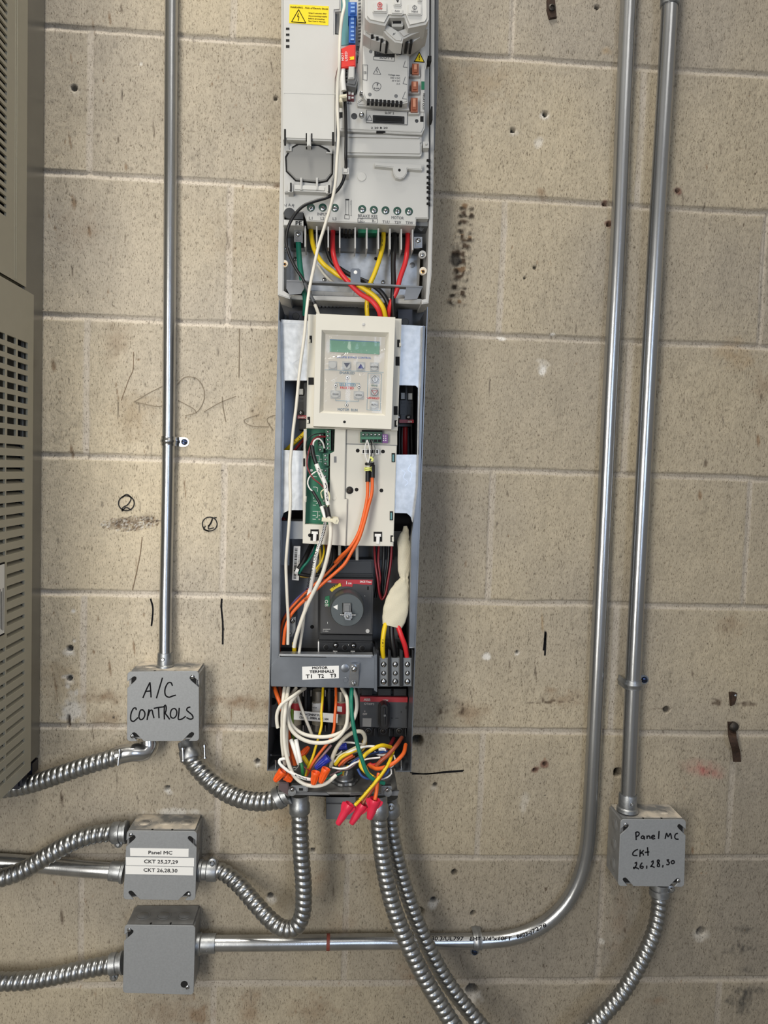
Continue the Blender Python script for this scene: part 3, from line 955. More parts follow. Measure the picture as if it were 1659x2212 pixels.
pen(covD, [[(628, 590), (632, 650), (635, 712)], [(622, 595), (655, 580), (685, 600), (675, 635), (635, 660)], [(765, 655), (735, 645), (715, 675), (740, 690), (765, 665), (765, 650), (768, 705)],
           [(810, 640), (812, 695)], [(810, 665), (835, 645), (855, 655), (860, 695)], [(885, 670), (935, 655), (920, 635), (890, 650), (885, 680), (910, 695), (945, 685)], [(1008, 565), (1003, 640), (998, 695)],
           [(1105, 695), (1118, 640), (1130, 600), (1155, 660), (1190, 605), (1205, 650), (1212, 695)], [(1315, 605), (1285, 610), (1262, 655), (1275, 692), (1325, 700)],
           [(665, 865), (625, 880), (580, 925), (585, 960), (655, 965)], [(700, 870), (698, 920), (695, 985)], [(760, 880), (730, 905), (700, 935), (740, 925), (755, 965)], [(818, 830), (825, 900), (828, 970)], [(775, 915), (850, 905)],
           [(610, 1095), (640, 1075), (640, 1110), (600, 1180), (590, 1160), (640, 1165), (680, 1185)], [(735, 1080), (705, 1120), (700, 1160), (735, 1175), (750, 1145), (710, 1140)], [(808, 1130), (806, 1180)],
           [(880, 1075), (910, 1050), (910, 1090), (870, 1150), (885, 1140), (935, 1160)], [(1010, 1040), (985, 1040), (980, 1070), (1015, 1110), (1010, 1145), (980, 1140), (985, 1105), (1010, 1060), (1010, 1040)], [(1072, 1120), (1065, 1160)],
           [(1130, 1045), (1165, 1030), (1150, 1065), (1175, 1075), (1160, 1115), (1125, 1110)], [(1235, 1045), (1205, 1065), (1215, 1095), (1250, 1090), (1255, 1060), (1235, 1045)]], DB_, 3.0, fn=fd)
def sticker(parent, pts, d, th=0.0004, m=None, name='label_sticker'):
    return obj(name, MB().pp(pts, d - 0.0004, d + th, 0), m or M_LABEL, parent)
def lettering(parent, items, d, m=None, bold=0, name='lettering'):
    mb = MB()
    for it in items:
        text(mb, *it, d, 0, 0.0002, bold)
    return obj(name, mb, m or M_INK, parent, smooth=0)
fb = lambda x, y: (250 + x / 5.267, 1740 + y / 5.267)
for pts, s in (([(162, 485), (830, 494), (828, 584), (165, 576)], ('Panel MC', 372, 553, 642, 557, 7.6)), ([(115, 588), (892, 600), (890, 694), (118, 680)], ('CKT 25,27,29', 322, 655, 706, 663, 7.8)),
               ([(110, 686), (884, 704), (882, 796), (112, 780)], ('CKT 26,28,30', 316, 752, 700, 762, 7.8))):
    st = sticker(covB, [fb(*p) for p in pts], DB_)
    a, b_ = fb(s[1], s[2]), fb(s[3], s[4])
    lettering(st, [(s[0], a[0], a[1], b_[0], b_[1], s[5])], DB_ + 0.0004, mat('dark grey print', '2c2c2e', 0.6), 0.28)

# ------------------------------------------------------------------ corrugated flexible conduit
def flex(pts, r, label, pitch=0.0093, name='flexible_conduit'):
    W = at(pts)
    root = thing(name, W[0], label, 'flexible conduit')
    def prof(s, a):
        t = (s / pitch + a / (2 * math.pi)) % 1.0
        return r * (0.80 + 0.20 * abs(math.sin(math.pi * t)) ** 0.5)
    obj('corrugated_tube', MB().tube(W, r, 26, step=pitch / 11, prof=prof), M_FLEX, root, smooth=1.2)
    return root
def gland(root, p, q, r, ears=(), nut=True):
    """clamp connector from box side p to conduit side q; ears: pixel positions (px,py,d) of clamp screws"""
    p, q = Vector(p), Vector(q)
    L = (q - p).length
    prof = [(0, r * 1.05), (L * 0.06, r * 1.3), (L * 0.2, r * 1.3), (L * 0.24, r * 1.12), (L * 0.45, r * 1.12), (L * 0.5, r * 1.24), (L * 0.92, r * 1.26), (L, r * 1.15)] if nut else \
           [(0, r * 1.1), (L * 0.42, r * 1.1), (L * 0.5, r * 1.22), (L * 0.94, r * 1.24), (L, r * 1.14)]
    g = obj('connector', MB().lathe(p, q - p, prof, 26), M_CAST, root)
    for e_ in ears:
        c = P(*e_)
        m_ = MB().lathe(c + Vector((0, .004, 0)), (0, -1, 0), [(0, .0062), (.0055, .0062), (.0062, .0052)], 16)
        obj('clamp_ear', m_, M_CAST, g)
        m_ = MB().lathe(c + Vector((0, -.002, 0)), (0.15, -1, 0.2), [(0, .0033), (.002, .0033), (.0032, .0022), (.0032, .0008)], 14)
        obj('clamp_screw', m_, M_CHROME, g)
    return g
f1 = flex([(262, 1630, .042), (240, 1638, .044), (190, 1653, .046), (130, 1673, .045), (70, 1693, .038), (20, 1703, .03), (-40, 1708, .025)], 0.0132, 'flexible steel conduit from the A/C controls box towards the beige unit')
# its swept elbow
mb = MB().tube(at([(322, 1598, .027), (322, 1612, .029), (312, 1624, .034), (290, 1625, .039), (270, 1628, .041), (252, 1633, .043)]), 0.0135, 22, step=0.003)
el = obj('elbow_connector', mb, mat('polished zinc', 'c4c6c8', 0.2, 1.0, 0.08, 50), f1)
for px, py in ((258, 1625), (256, 1641)):
    m_ = MB().lathe(P(px, py, .058), (0, -.3, -1), [(-.004, .0016), (-.004, .003), (-.0015, .003), (-.0012, .0016), (.008, .0016)], 12)
    obj('clamp_screw', m_, M_CHROME, el)
f2 = flex([(408, 1632, .040), (428, 1660, .044), (462, 1694, .055), (510, 1722, .075), (560, 1732, .09), (606, 1726, .1)], 0.0132, 'flexible steel conduit looping from the A/C controls box to the open drive')
g = gland(f2, P(404, 1602, .028), P(413, 1641, .042), 0.0125, (), False)
for px, py in ((395, 1624), (442, 1618)):
    m_ = MB().lathe(P(px, py, .052), (0.1, -.2, -1), [(-.006, .0016), (-.006, .0032), (-.003, .0032), (-.003, .0016), (.011, .0016), (.011, .0032), (.013, .0032)], 12)
    obj('clamp_screw', m_, M_CHROME, g)
gland(f2, P(622, 1712, .1), P(596, 1727, .1), 0.0125, ((624, 1710, .118),))
f3 = flex([(252, 1799, .03), (222, 1800, .032), (170, 1813, .038), (110, 1844, .042), (50, 1880, .044), (0, 1897, .045), (-50, 1905, .045)], 0.0132, 'flexible steel conduit leaving the labelled box towards the picture edge')
gland(f3, P(276, 1797, .03), P(243, 1799, .03), 0.0125, ((256, 1822, .034),))
f4 = flex([(458, 1878, .028), (482, 1884, .032), (515, 1910, .042), (550, 1950, .06), (585, 1988, .078), (612, 2006, .09), (638, 2003, .096), (653, 1975, .098), (656, 1920, .098), (651, 1850, .098), (648, 1790, .098), (647, 1742, .098)], 0.0122,
          'flexible steel conduit hanging in a deep loop between labelled box and drive')
gland(f4, P(428, 1880, .028), P(470, 1881, .029), 0.0122, ((459, 1862, .034),))
gland(f4, P(647, 1716, .098), P(647, 1757, .098), 0.0118, (), False)
f5 = flex([(250, 2082, .028), (225, 2086, .028), (170, 2097, .03), (110, 2110, .032), (50, 2119, .034), (-50, 2120, .035)], 0.0132, 'flexible steel conduit leaving the blank box towards the picture edge')
gland(f5, P(268, 2079, .028), P(237, 2084, .028), 0.0125, ((246, 2110, .034),))
f6 = flex([(818, 1752, .1), (820, 1800, .1), (829, 1870, .1), (844, 1940, .102), (868, 2010, .105), (905, 2090, .11), (945, 2160, .115), (990, 2230, .12), (1020, 2275, .12)], 0.0122,
          'nearer of two parallel flexible conduits hanging below the drive')
gland(f6, P(817, 1716, .1), P(818, 1764, .1), 0.0116, ((835, 1708, .12),), False)
f7 = flex([(842, 1752, .07), (847, 1800, .07), (862, 1870, .07), (886, 1950, .072), (920, 2035, .075), (962, 2115, .08), (1010, 2180, .085), (1060, 2240, .09), (1090, 2275, .09)], 0.0118,
          'farther of two parallel flexible conduits hanging below the drive')
gland(f7, P(840, 1722, .07), P(843, 1762, .07), 0.012, ((844, 1743, .088),), False)
f8 = flex([(1424, 1924, .03), (1423, 1960, .034), (1415, 2005, .04), (1398, 2050, .046), (1372, 2100, .05), (1340, 2150, .054), (1300, 2195, .056), (1250, 2245, .058), (1215, 2275, .058)], 0.0118,
          'flexible steel conduit curving down from the handwritten circuit box')
gland(f8, P(1425, 1908, .03), P(1424, 1935, .031), 0.0122, ((1449, 1920, .034),), False)

# ------------------------------------------------------------------ marker notes and old ironwork on the wall
def wall_pen(name, strokes, w_, m, fn=lambda x, y: (x, y)):
    mb = MB()
    for s in strokes:
        stroke(mb, [fn(*p) for p in s], 0.0007, w_)
    return obj(name, mb, m, WALL, smooth=0)
M_MARK = mat('faded marker ink', '2a2826', 0.8)
wall_pen('circled_number', [arc_px(273, 1087, 17, 16, -80, 285, 16), [(262, 1076), (274, 1068), (283, 1076), (276, 1090), (265, 1097), (264, 1104), (272, 1096), (284, 1102)]], 2.6, M_MARK)
wall_pen('circled_number', [arc_px(453, 1132, 16, 15, -90, 275, 16), [(449, 1137), (456, 1130), (459, 1120), (468, 1118)], [(459, 1122), (450, 1142), (462, 1140)], [(444, 1136), (440, 1143), (452, 1148)]], 2.4, M_MARK)
wall_pen('marker_line', [[(325, 1293), (330, 1312), (329, 1335), (327, 1352)]], 3.4, M_INK)
wall_pen('marker_line', [[(479, 1293), (478, 1310), (481, 1345), (481, 1392)]], 3.6, M_INK)
wall_pen('marker_line', [[(1178, 1364), (1176, 1390), (1174, 1405)], [(1179, 1366), (1178, 1395), (1177, 1416)]], 4.0, M_INK)
wall_pen('marker_line', [[(886, 1669), (920, 1672), (960, 1667), (1002, 1664)], [(890, 1672), (930, 1671), (1000, 1666)]], 2.4, M_INK)
M_PENCIL = mat('pencil line', '857967', 0.8)
wall_pen('pencil_sketch', [[(383, 830), (400, 815), (425, 818), (440, 840), (440, 865), (425, 890), (400, 898)], [(290, 868), (320, 850), (350, 835)], [(290, 868), (340, 878), (350, 877)],
                           [(385, 865), (420, 885), (425, 893)], [(440, 890), (475, 870), (510, 856)], [(560, 895), (527, 909), (540, 919), (580, 922)], [(600, 895), (577, 905), (590, 930)]], 1.5, M_PENCIL)
wall_pen('pencil_line', [[(517, 710), (517, 760), (516, 815)]], 2.2, M_PENCIL)
wall_pen('pencil_line', [[(480, 857), (482, 880), (488, 912)]], 1.6, M_PENCIL)
wall_pen('crack', [[(307, 1160), (303, 1195), (294, 1240), (286, 1275)]], 1.5, mat('brown crack', '7d6a55', 0.9))
wall_pen('crack', [[(288, 760), (287, 800), (280, 815), (262, 865)]], 1.2, mat('brown crack', '6b5947', 0.9))

hk = thing('rusty_strap', P(1580, 1565, 0), 'rusty bent iron strap bolted over a mortar joint', 'iron strap')
mb = MB()
W = at([(1581, 1560, .004), (1582, 1580, .004), (1583, 1592, .016), (1588, 1612, .017), (1591, 1625, .010), (1593, 1646, .009)])
W = spline(W, .002)
hw = .0062
vs, fs = [], []
for p in W:
    vs += [p + Vector((-hw, 0, 0)), p + Vector((hw, 0, 0)), p + Vector((hw, .0022, 0)), p + Vector((-hw, .0022, 0))]
for i in range(len(W) - 1):
    for j in range(4):
        fs.append((i * 4 + j, i * 4 + (j + 1) % 4, i * 4 + 4 + (j + 1) % 4, i * 4 + 4 + j))
fs += [(0, 1, 2, 3), tuple(len(vs) - 4 + i for i in range(4))]
mb.add(vs, fs)
obj('band', mb, M_RUST, hk)
m_ = MB().lathe(P(1582, 1568, .001), (0, -1, 0), [(0, .0075), (.006, .0075), (.0075, .006), (.009, .004)], 14)
obj('bolt', m_, mat('dark iron', '3b3733', 0.5, 0.7), hk)
hk2 = thing('rusty_anchor', P(1584, 1508, 0), 'broken rusty anchor stub in the wall above the iron strap', 'anchor')
m_ = MB().pp([(1578, 1497), (1585, 1496), (1593, 1498), (1591, 1512), (1588, 1522), (1580, 1526), (1579, 1512)], 0.0, .006, .001)
obj('stub', m_, M_RUST, hk2)
m_ = MB().lathe(P(1588, 1502, .006), (0, -1, 0), [(-.001, .0022), (.0015, .0022), (.0022, .001)], 10)
obj('pin', m_, M_CHROME, hk2)
hk3 = thing('rusty_clip', P(1192, 15, 0), 'small dark rusty clip nailed high on the block wall', 'clip')
m_ = MB().pp([(1182, -12), (1198, -12), (1200, 10), (1203, 37), (1187, 40), (1182, 20)], 0.0, .004, .001)
obj('plate', m_, M_RUST, hk3)
m_ = MB().lathe(P(1192, 17, .004), (0, -1, 0), [(-.001, .005), (.002, .005), (.003, .003), (.001, .002)], 12)
obj('nail_head', m_, mat('dark iron', '3b3733', 0.5, 0.7), hk3)
# ------------------------------------------------------------------ the drive
def zmap(ox, oy, s):
    return lambda pts: [((ox + p[0] / s, oy + p[1] / s) + tuple(p[2:])) for p in pts]
z1, z2, z3 = zmap(590, 0, 4.484), zmap(590, 280, 4.484), zmap(590, 650, 4.484)
z4, z5, z6 = zmap(580, 900, 4.879), zmap(570, 1160, 4.74), zmap(570, 1380, 4.74)
def part(name, z, pts, d0, d1, m, parent, bev=0.0, label=None, smooth=0.7):
    return obj(name, MB().pp(z(pts), d0, d1, bev), m, parent, smooth, label)
def bxp(name, z, x0, y0, x1, y1, d0, d1, m, parent, bev=0.0, r=0, sk=0.0, label=None):
    """rectangle in a zoom's pixels; sk = drop in y from its first to its last x"""
    pts = [(x, y + sk * (x - x0) / max(1e-6, (x1 - x0))) for x, y in rr(x0, y0, x1, y1, r)]
    return part(name, z, pts, d0, d1, m, parent, bev, label)
def many(name, z, rects, d0, d1, m, parent, bev=0.0):
    if name in ('clip_slot', 'square_hole', 'dark_slot', 'vent_slit', 'flank_notch', 'lever'):
        for a in rects:
            o = obj(name, MB().pp(z(rr(*a)), d0, d1, bev), m, parent)
        return o
    mb = MB()
    for x0, y0, x1, y1 in rects:
        mb.pp(z(rr(x0, y0, x1, y1)), d0, d1, bev)
    return obj(name, mb, m, parent)
def disc(name, z, x, y, r, d, m, parent, h=0.0006, n=20):
    (px, py), = z([(x, y)])
    s = {id(z1): 4.484, id(z2): 4.484, id(z3): 4.484, id(z4): 4.879, id(z5): 4.74, id(z6): 4.74}[id(z)]
    rw = r / s * mpp(d)
    return obj(name, MB().lathe(P(px, py, d), (0, -1, 0), [(-.0004, rw), (h * .7, rw), (h, rw * 0.93), (h, .0001)], n), m, parent)
def zscrew(parent, z, x, y, r, d, m=None, name='screw', hd=0.0022):
    (px, py), = z([(x, y)])
    s = {id(z1): 4.484, id(z2): 4.484, id(z3): 4.484, id(z4): 4.879, id(z5): 4.74, id(z6): 4.74}[id(z)]
    return screw(parent, px, py, d, r / s, m, name, True, hd)
def ztext(parent, z, items, d, m=None, bold=0, name='lettering'):
    mb = MB()
    s = {id(z1): 4.484, id(z2): 4.484, id(z3): 4.484, id(z4): 4.879, id(z5): 4.74, id(z6): 4.74}[id(z)]
    for t, x0, y0, x1, y1, h in items:
        (a, b_), (c, e_) = z([(x0, y0), (x1, y1)])
        text(mb, t, a, b_, c, e_, h / s, d, 0, 0.0002, bold)
    return obj(name, mb, m or M_GINK, parent, smooth=0)
def zpen(parent, z, strokes, d, w_, m=None, name='marking'):
    mb = MB()
    for s_ in strokes:
        stroke(mb, z(s_), d, w_, lift=0.0001)
    return obj(name, mb, m or M_GINK, parent, smooth=0)
def closed(pts):
    return pts + [pts[0]]
def lines(parent, z, polys, d, w_, m=None, name='marking'):
    """straight-sided printed lines"""
    mb = MB()
    for s_ in polys:
        q = z(s_)
        for a, b_ in zip(q, q[1:]):
            mb.ribbon([P(a[0], a[1], d + .0001), P(b_[0], b_[1], d + .0001)], w_ * mpp(d) / 2, .0002)
    return obj(name, mb, m or M_GINK, parent, smooth=0)

vfd = thing('variable_frequency_drive', P(765, 640, 0.0), 'open white motor drive with its keypad and terminals exposed, above the bypass cabinet', 'motor drive')
# housing: back tub, flanks, bottom lip
mb = MB()
mb.pp([(618, -150), (936, -150), (905, 622), (612, 622)], 0.012, 0.07, 0.002)
mb.pp(z2([(80, -1900), (103, -1900), (108, 700), (100, 1560), (170, 1600), (160, 1640), (45, 1600), (48, 1200), (75, 100)]), 0.012, 0.118, 0.0012)
mb.pp(z2([(1535, -1900), (1566, -1900), (1560, 0), (1550, 800), (1535, 1400), (1505, 1680), (1440, 1690), (1440, 1645), (1480, 1640), (1500, 1300), (1515, 700)]), 0.012, 0.118, 0.0012)
housing = obj('housing', mb, M_LGREY2, vfd)
part('side_strip', z1, [(1575, -660), (1610, -660), (1598, 700), (1565, 1440), (1545, 1440)], 0.012, 0.100, M_MGREY, vfd, 0.001)
mb = MB()
mb.pp(z2([(165, 1600), (1440, 1640), (1440, 1690), (160, 1640)]), 0.05, 0.10, 0.001)
mb.pp(z2([(370, 1560), (1270, 1600), (1270, 1640), (370, 1605)]), 0.02, 0.075, 0.001)
obj('bottom_lip', mb, M_LGREY2, housing)
for x in (485, 775, 960):
    bxp('rib', z2, x - 6, 1565, x + 6, 1610, 0.05, 0.076, M_LGREY2, housing)
# body cover behind terminals
cov = part('body_cover', z2, [(110, -1900), (1520, -1900), (1505, 860), (1387, 858), (1382, 928), (325, 885), (292, 800), (100, 800)], 0.07, 0.125, M_LGREY, vfd, 0.0012)
bxp('recess', z2, 1385, 860, 1500, 930, 0.07, 0.11, M_MGREY, vfd, 0, 0, 5)
bxp('recess', z2, 195, 800, 290, 868, 0.07, 0.1262, M_DGREY, vfd)
part('label_plate', z2, [(105, 870), (292, 880), (292, 930), (100, 925)], 0.07, 0.1255, M_LGREY, vfd, 0.0006)
# terminal bay
bay = bxp('terminal_tray', z2, 175, 930, 1490, 1165, 0.06, 0.078, M_MGREY, vfd, 0, 0, 40)
for x in (310, 422, 534, 645, 795, 908, 1020, 1132, 1242, 1352):
    bxp('divider', z2, x - 7, 930 + (x - 310) * 0.035, x + 7, 1135 + (x - 310) * 0.03, 0.078, 0.116, M_LGREY2, bay, 0.0004)
many('vent_slit', z2, [(655, 945, 678, 1000), (695, 946, 715, 1008), (730, 948, 750, 1008), (768, 950, 788, 1005)], 0.08, 0.1, M_HOLE, bay)
bxp('circuit_board', z2, 822, 955, 900, 1000, 0.08, 0.1, M_PCB, bay)
bxp('circuit_board', z2, 918, 958, 1012, 1002, 0.08, 0.1, M_PCB, bay)
many('dark_slot', z2, [(325, 925, 415, 985), (430, 930, 528, 995), (545, 935, 640, 1000), (1025, 955, 1125, 1010), (1140, 960, 1235, 1015), (1250, 965, 1345, 1020)], 0.08, 0.09, M_HOLE, bay)
for x0, y0, x1, y1 in ((203, 968, 286, 1082), (1366, 1035, 1446, 1142)):
    c_ = bxp('earth_clamp', z2, x0, y0, x1, y1, 0.08, 0.108, M_CHROME, bay, 0.002)
    zscrew(c_, z2, (x0 + x1) / 2, (y0 + y1) / 2 - 12, 24, 0.108)
    bxp('clamp_seat', z2, x0 - 6, y1 - 8, x1 + 8, y1 + 20, 0.08, 0.1, M_HOLE, bay)
plate = part('mounting_plate', z2, [(165, 1158), (1398, 1208), (1390, 1625), (165, 1545)], 0.04, 0.0715, M_GALV, vfd, 0.0005)
for x, y in ((215, 1255), (1065, 1480), (495, 1455)):
    zscrew(plate, z2, x, y, 20, 0.0715)
disc('hole', z2, 1348, 1312, 26, 0.0715, M_DKSHEET, plate)
disc('hole', z2, 995, 1250, 16, 0.0715, M_HOLE, plate)
for x, y, r in ((110, 1305, 36), (1450, 1375, 38)):
    b_ = disc('boss', z2, x, y, r, 0.112, mat('pale boss', 'd9d0bf', 0.5), vfd, 0.004, 24)
    disc('brass_insert', z2, x, y, r * 0.5, 0.116, M_COPPER, b_, 0.0004)
    disc('bore', z2, x, y, r * 0.3, 0.1163, M_HOLE, b_, 0.0004)
for x, y in ((1444, 1215), (120, 1150)):
    b_ = disc('boss', z2, x, y, 38, 0.1, M_LGREY2, vfd, 0.004)
    zscrew(b_, z2, x, y, 22, 0.104)
# cable flange: thin dark plate across the wires with two ears and an upright tab
fl = part('cable_flange', z2, [(130, 1455), (500, 1468), (860, 1482), (1450, 1516), (1448, 1532), (860, 1502), (500, 1486), (130, 1472)], 0.108, 0.122, M_DKSHEET, vfd, 0.0004)
part('ear', z2, [(130, 1470), (295, 1478), (300, 1540), (270, 1590), (160, 1600), (128, 1540)], 0.119, 0.121, M_DKSHEET, fl)
part('ear', z2, [(1290, 1515), (1448, 1522), (1395, 1640), (1270, 1650)], 0.119, 0.121, M_DKSHEET, fl)
part('tab', z2, [(750, 1355), (765, 1344), (830, 1345), (846, 1358), (846, 1484), (750, 1484)], 0.118, 0.1205, M_SHEET, fl, 0.0004)
disc('tab_hole', z2, 798, 1382, 17, 0.1205, M_LABEL, fl, 0.0003)
# left cover
lc = part('front_cover', z1, [(100, -560), (655, -560), (655, 100), (600, 104), (598, 325), (648, 330), (640, 640), (612, 760), (605, 1365), (95, 1345)], 0.12, 0.148, M_LGREY, vfd, 0.0018)
bxp('seam', z1, 105, 898, 612, 903, 0.147, 0.1482, M_LGREY2, lc, 0, 0, 12)
part('side_notch', z1, [(600, 106), (652, 108), (648, 328), (598, 324)], 0.12, 0.1405, M_MGREY, lc)
many('vent_slot', z1, [(124, 268, 158, 288), (124, 325, 158, 345), (124, 380, 158, 402), (124, 436, 158, 462)], 0.145, 0.1484, M_HOLE, lc)
many('clip_slot', z1, [(106, 1250, 124, 1400), (570, 1278, 590, 1400), (316, 1290, 328, 1360), (366, 1292, 380, 1360)], 0.145, 0.1485, M_HOLE, lc)
bxp('latch', z1, 328, 1290, 366, 1410, 0.125, 0.151, M_LGREY, lc, 0.001)
wl = part('warning_label', z1, [(160, 42), (540, 60), (535, 245), (155, 222)], 0.1478, 0.1484, M_YLABEL, lc)
ztext(wl, z1, [('WARNING - Risk of Electric Shock', 166, 76, 533, 94, 15), ('Wait 5 minutes after', 342, 132, 518, 138, 11), ('disconnecting supply', 342, 158, 522, 166, 11), ('before proceeding.', 342, 184, 500, 192, 11), ("See User's Manual.", 342, 208, 508, 218, 11)], 0.1484, M_INK, 0.12)
lines(wl, z1, [closed([(247, 92), (178, 212), (316, 222)])], 0.1484, 1.4, M_INK)
zpen(wl, z1, [[(246, 128), (236, 162), (250, 160), (242, 200)]], 0.1484, 1.3, M_INK)
# grey flap below it
fr = part('flap_frame', z2, [(98, 112), (610, 118), (600, 420), (572, 500), (570, 610), (110, 605)], 0.12, 0.1335, M_LGREY2, vfd, 0.001)
part('flap_gap', z2, [(165, 178), (240, 132), (440, 142), (530, 185), (584, 240), (580, 430), (525, 505), (435, 522), (215, 500), (122, 405), (115, 262)], 0.12, 0.1342, M_HOLE, fr)
fp = part('flap', z2, [(178, 182), (248, 146), (436, 156), (515, 195), (568, 250), (566, 420), (515, 485), (428, 502), (222, 482), (136, 395), (130, 270)], 0.125, 0.1375, M_FLAP, vfd, 0.001)
bxp('flap_notch', z2, 318, 165, 376, 190, 0.13, 0.138, M_HOLE, fp)
for x0, y0, x1, y1 in ((142, 508, 192, 600), (512, 530, 560, 612)):
    hg = bxp('hinge', z2, x0, y0, x1, y1, 0.125, 0.143, M_LGREY2, fr, 0.002)
    bxp('hinge_gap', z2, x0 + 22, y0 + 5, x0 + 36, y1 - 5, 0.14, 0.1435, M_HOLE, hg)
bxp('hinge_bar', z2, 195, 528, 512, 590, 0.125, 0.139, M_LGREY, fr, 0.002, 0, 14)
for x in (272, 425):
    bxp('rib', z2, x - 10, 462, x + 10, 580, 0.13, 0.141, M_LGREY2, fr, 0.001)
for x0, y0 in ((125, 160), (515, 185)):
    part('corner_clip', z2, [(x0, y0 + 30), (x0 + 38, y0 + 32), (x0 + 40, y0), (x0 + 56, y0), (x0 + 54, y0 + 44), (x0, y0 + 42)], 0.13, 0.141, M_LGREY, fr, 0.0006)
# raised shelf and T ledge
bxp('shelf', z2, 702, 25, 1440, 238, 0.12, 0.136, M_LGREY, vfd, 0.003, 20, 14)
bxp('shelf_step', z2, 702, 25, 1440, 100, 0.12, 0.139, M_LGREY2, vfd, 0.004, 0, 14)
tl_ = part('ledge', z2, [(985, 315), (1445, 340), (1443, 390), (1300, 378), (1296, 420), (1270, 462), (1230, 476), (1188, 464), (1164, 420), (1160, 368), (985, 352)], 0.12, 0.1345, M_LGREY, vfd, 0.001)
disc('hole', z2, 1223, 393, 13, 0.1345, M_HOLE, tl_, 0.0003)
disc('boss', z2, 858, 458, 42, 0.125, M_LGREY, vfd, 0.0012, 28)
# flank notches and clip
many('flank_notch', z2, [(1488, y, 1522, y + 22) for y in (285, 340, 395, 450, 505, 548, 592, 650, 705)], 0.12, 0.1265, M_HOLE, vfd)
bxp('latch', z2, 1455, 105, 1512, 168, 0.12, 0.141, M_LGREY, vfd, 0.003)
bxp('latch_gap', z2, 1458, 160, 1505, 198, 0.12, 0.13, M_HOLE, vfd)
# terminal screws
for x, y in ((365, 755), (480, 755), (597, 758), (862, 770), (975, 778), (1088, 783), (1202, 788), (1315, 793)):
    w_ = disc('screw_well', z2, x, y, 38, 0.125, mat('dark teal well', '18463c', 0.4), cov, 0.0006, 24)
    zscrew(w_, z2, x + 3, y + 8, 24, 0.1256, M_CHROME, 'terminal_screw', 0.0012)
b_ = disc('rubber_plug', z2, 158, 815, 52, 0.125, M_DGREY, cov, 0.002, 28)
ztext(cov, z2, [('L1', 347, 870, 380, 871, 26), ('L2', 460, 873, 495, 874, 26), ('L3', 577, 876, 612, 877, 26), ('INPUT', 430, 830, 528, 834, 26), ('BRAKE RES', 822, 848, 1010, 856, 28), ('R+', 846, 872, 872, 873, 16), ('UDC+', 828, 897, 886, 899, 17),
                ('R-', 960, 896, 992, 897, 24), ('MOTOR', 1146, 864, 1264, 870, 26), ('T1/U', 1060, 906, 1126, 908, 26), ('T2/V', 1175, 910, 1238, 913, 26), ('T3/W', 1284, 914, 1354, 917, 26)], 0.1252, M_GINK, 0.12)
ztext(cov, z2, [('V', 116, 752, 140, 742, 26), ('A', 146, 742, 170, 743, 26), ('R', 178, 742, 202, 754, 26)], 0.1252, M_GINK, 0.1)
ztext(vfd, z2, [('PE', 218, 924, 278, 926, 38)], 0.1257, M_INK, 0.25)
lines(cov, z2, [closed([(703, 680), (732, 681), (732, 826), (703, 824)]), closed([(694, 824), (738, 826), (736, 866), (692, 862)]), [(756, 680), (756, 832)], [(748, 700), (756, 700)], [(748, 720), (756, 720)], [(748, 832), (762, 832)], closed([(820, 858), (1010, 862), (1010, 905), (820, 900)])], 0.1252, 0.9)
bxp('print', z2, 700, 672, 736, 684, 0.1248, 0.1254, M_INK, cov)
zpen(vfd, z2, [[(1432, 938), (1432, 958)], [(1405, 960), (1460, 962)], [(1414, 970), (1452, 972)], [(1424, 980), (1442, 981)]], 0.1105, 0.9)
# control unit
cu = part('control_unit', z1, [(645, -560), (1500, -560), (1490, 610), (1478, 660), (1470, 1235), (1440, 1292), (640, 1255)], 0.12, 0.144, M_LGREY, vfd, 0.0018)
part('control_edge', z1, [(640, 1205), (1470, 1240), (1440, 1300), (640, 1262)], 0.12, 0.1435, M_LGREY2, cu, 0.002)
ztext(cu, z1, [('2 20 B 20', 948, 1247, 1108, 1247, 17)], 0.1442, M_INK, 0.1)
bxp('slit', z1, 1000, 1268, 1085, 1280, 0.14, 0.1442, M_HOLE, cu)
rc = part('relay_cover', z1, [(868, -560), (1330, -560), (1322, 420), (1304, 992), (1250, 1000), (905, 970), (890, 955), (868, 900)], 0.14, 0.166, M_LGREY, vfd, 0.0015)
part('sloped_edge', z1, [(815, 1000), (885, 955), (1300, 995), (1322, 1062), (820, 1020)], 0.14, 0.152, M_LGREY2, rc, 0.002)
part('side_wedge', z1, [(815, 640), (868, 200), (868, 960), (815, 1000)], 0.14, 0.152, M_LGREY, rc, 0.001)
many('vent_slot', z1, [(910 + 39.5 * i, 956 + 2.4 * i, 936 + 39.5 * i, 998 + 2.4 * i) for i in range(9)], 0.16, 0.1664, M_HOLE, rc)
for x, y, r in ((945, 500, 16), (1202, 520, 16), (936, 915, 17), (1190, 931, 17)):
    disc('hole', z1, x, y, r, 0.166, M_MGREY, rc, 0.0003)
cn = bxp('slot_connector', z1, 980, 466, 1176, 540, 0.16, 0.1672, M_BLACK, rc, 0, 0, 8)
bxp('key_notch', z1, 1056, 444, 1098, 476, 0.16, 0.1666, M_HOLE, rc)
many('pin', z1, [(996 + 22 * i, 482, 1008 + 22 * i, 522) for i in range(8)], 0.166, 0.1676, M_DGREY, cn)
ztext(rc, z1, [('SLOT 1', 1030, 566, 1150, 574, 24)], 0.1662, M_GINK, 0.12)
lines(rc, z1, [closed([(972, 548), (1176, 556), (1174, 594), (972, 580)]), closed([(868, 628), (914, 630), (910, 778), (868, 770)]), closed([(1008, 648), (970, 716), (1042, 722)]), [(1280, 590), (1260, 650), (1300, 654)], [(1280, 745), (1258, 812), (1298, 818)], [(1280, 888), (1252, 955), (1294, 960)]], 0.1662, 0.9)
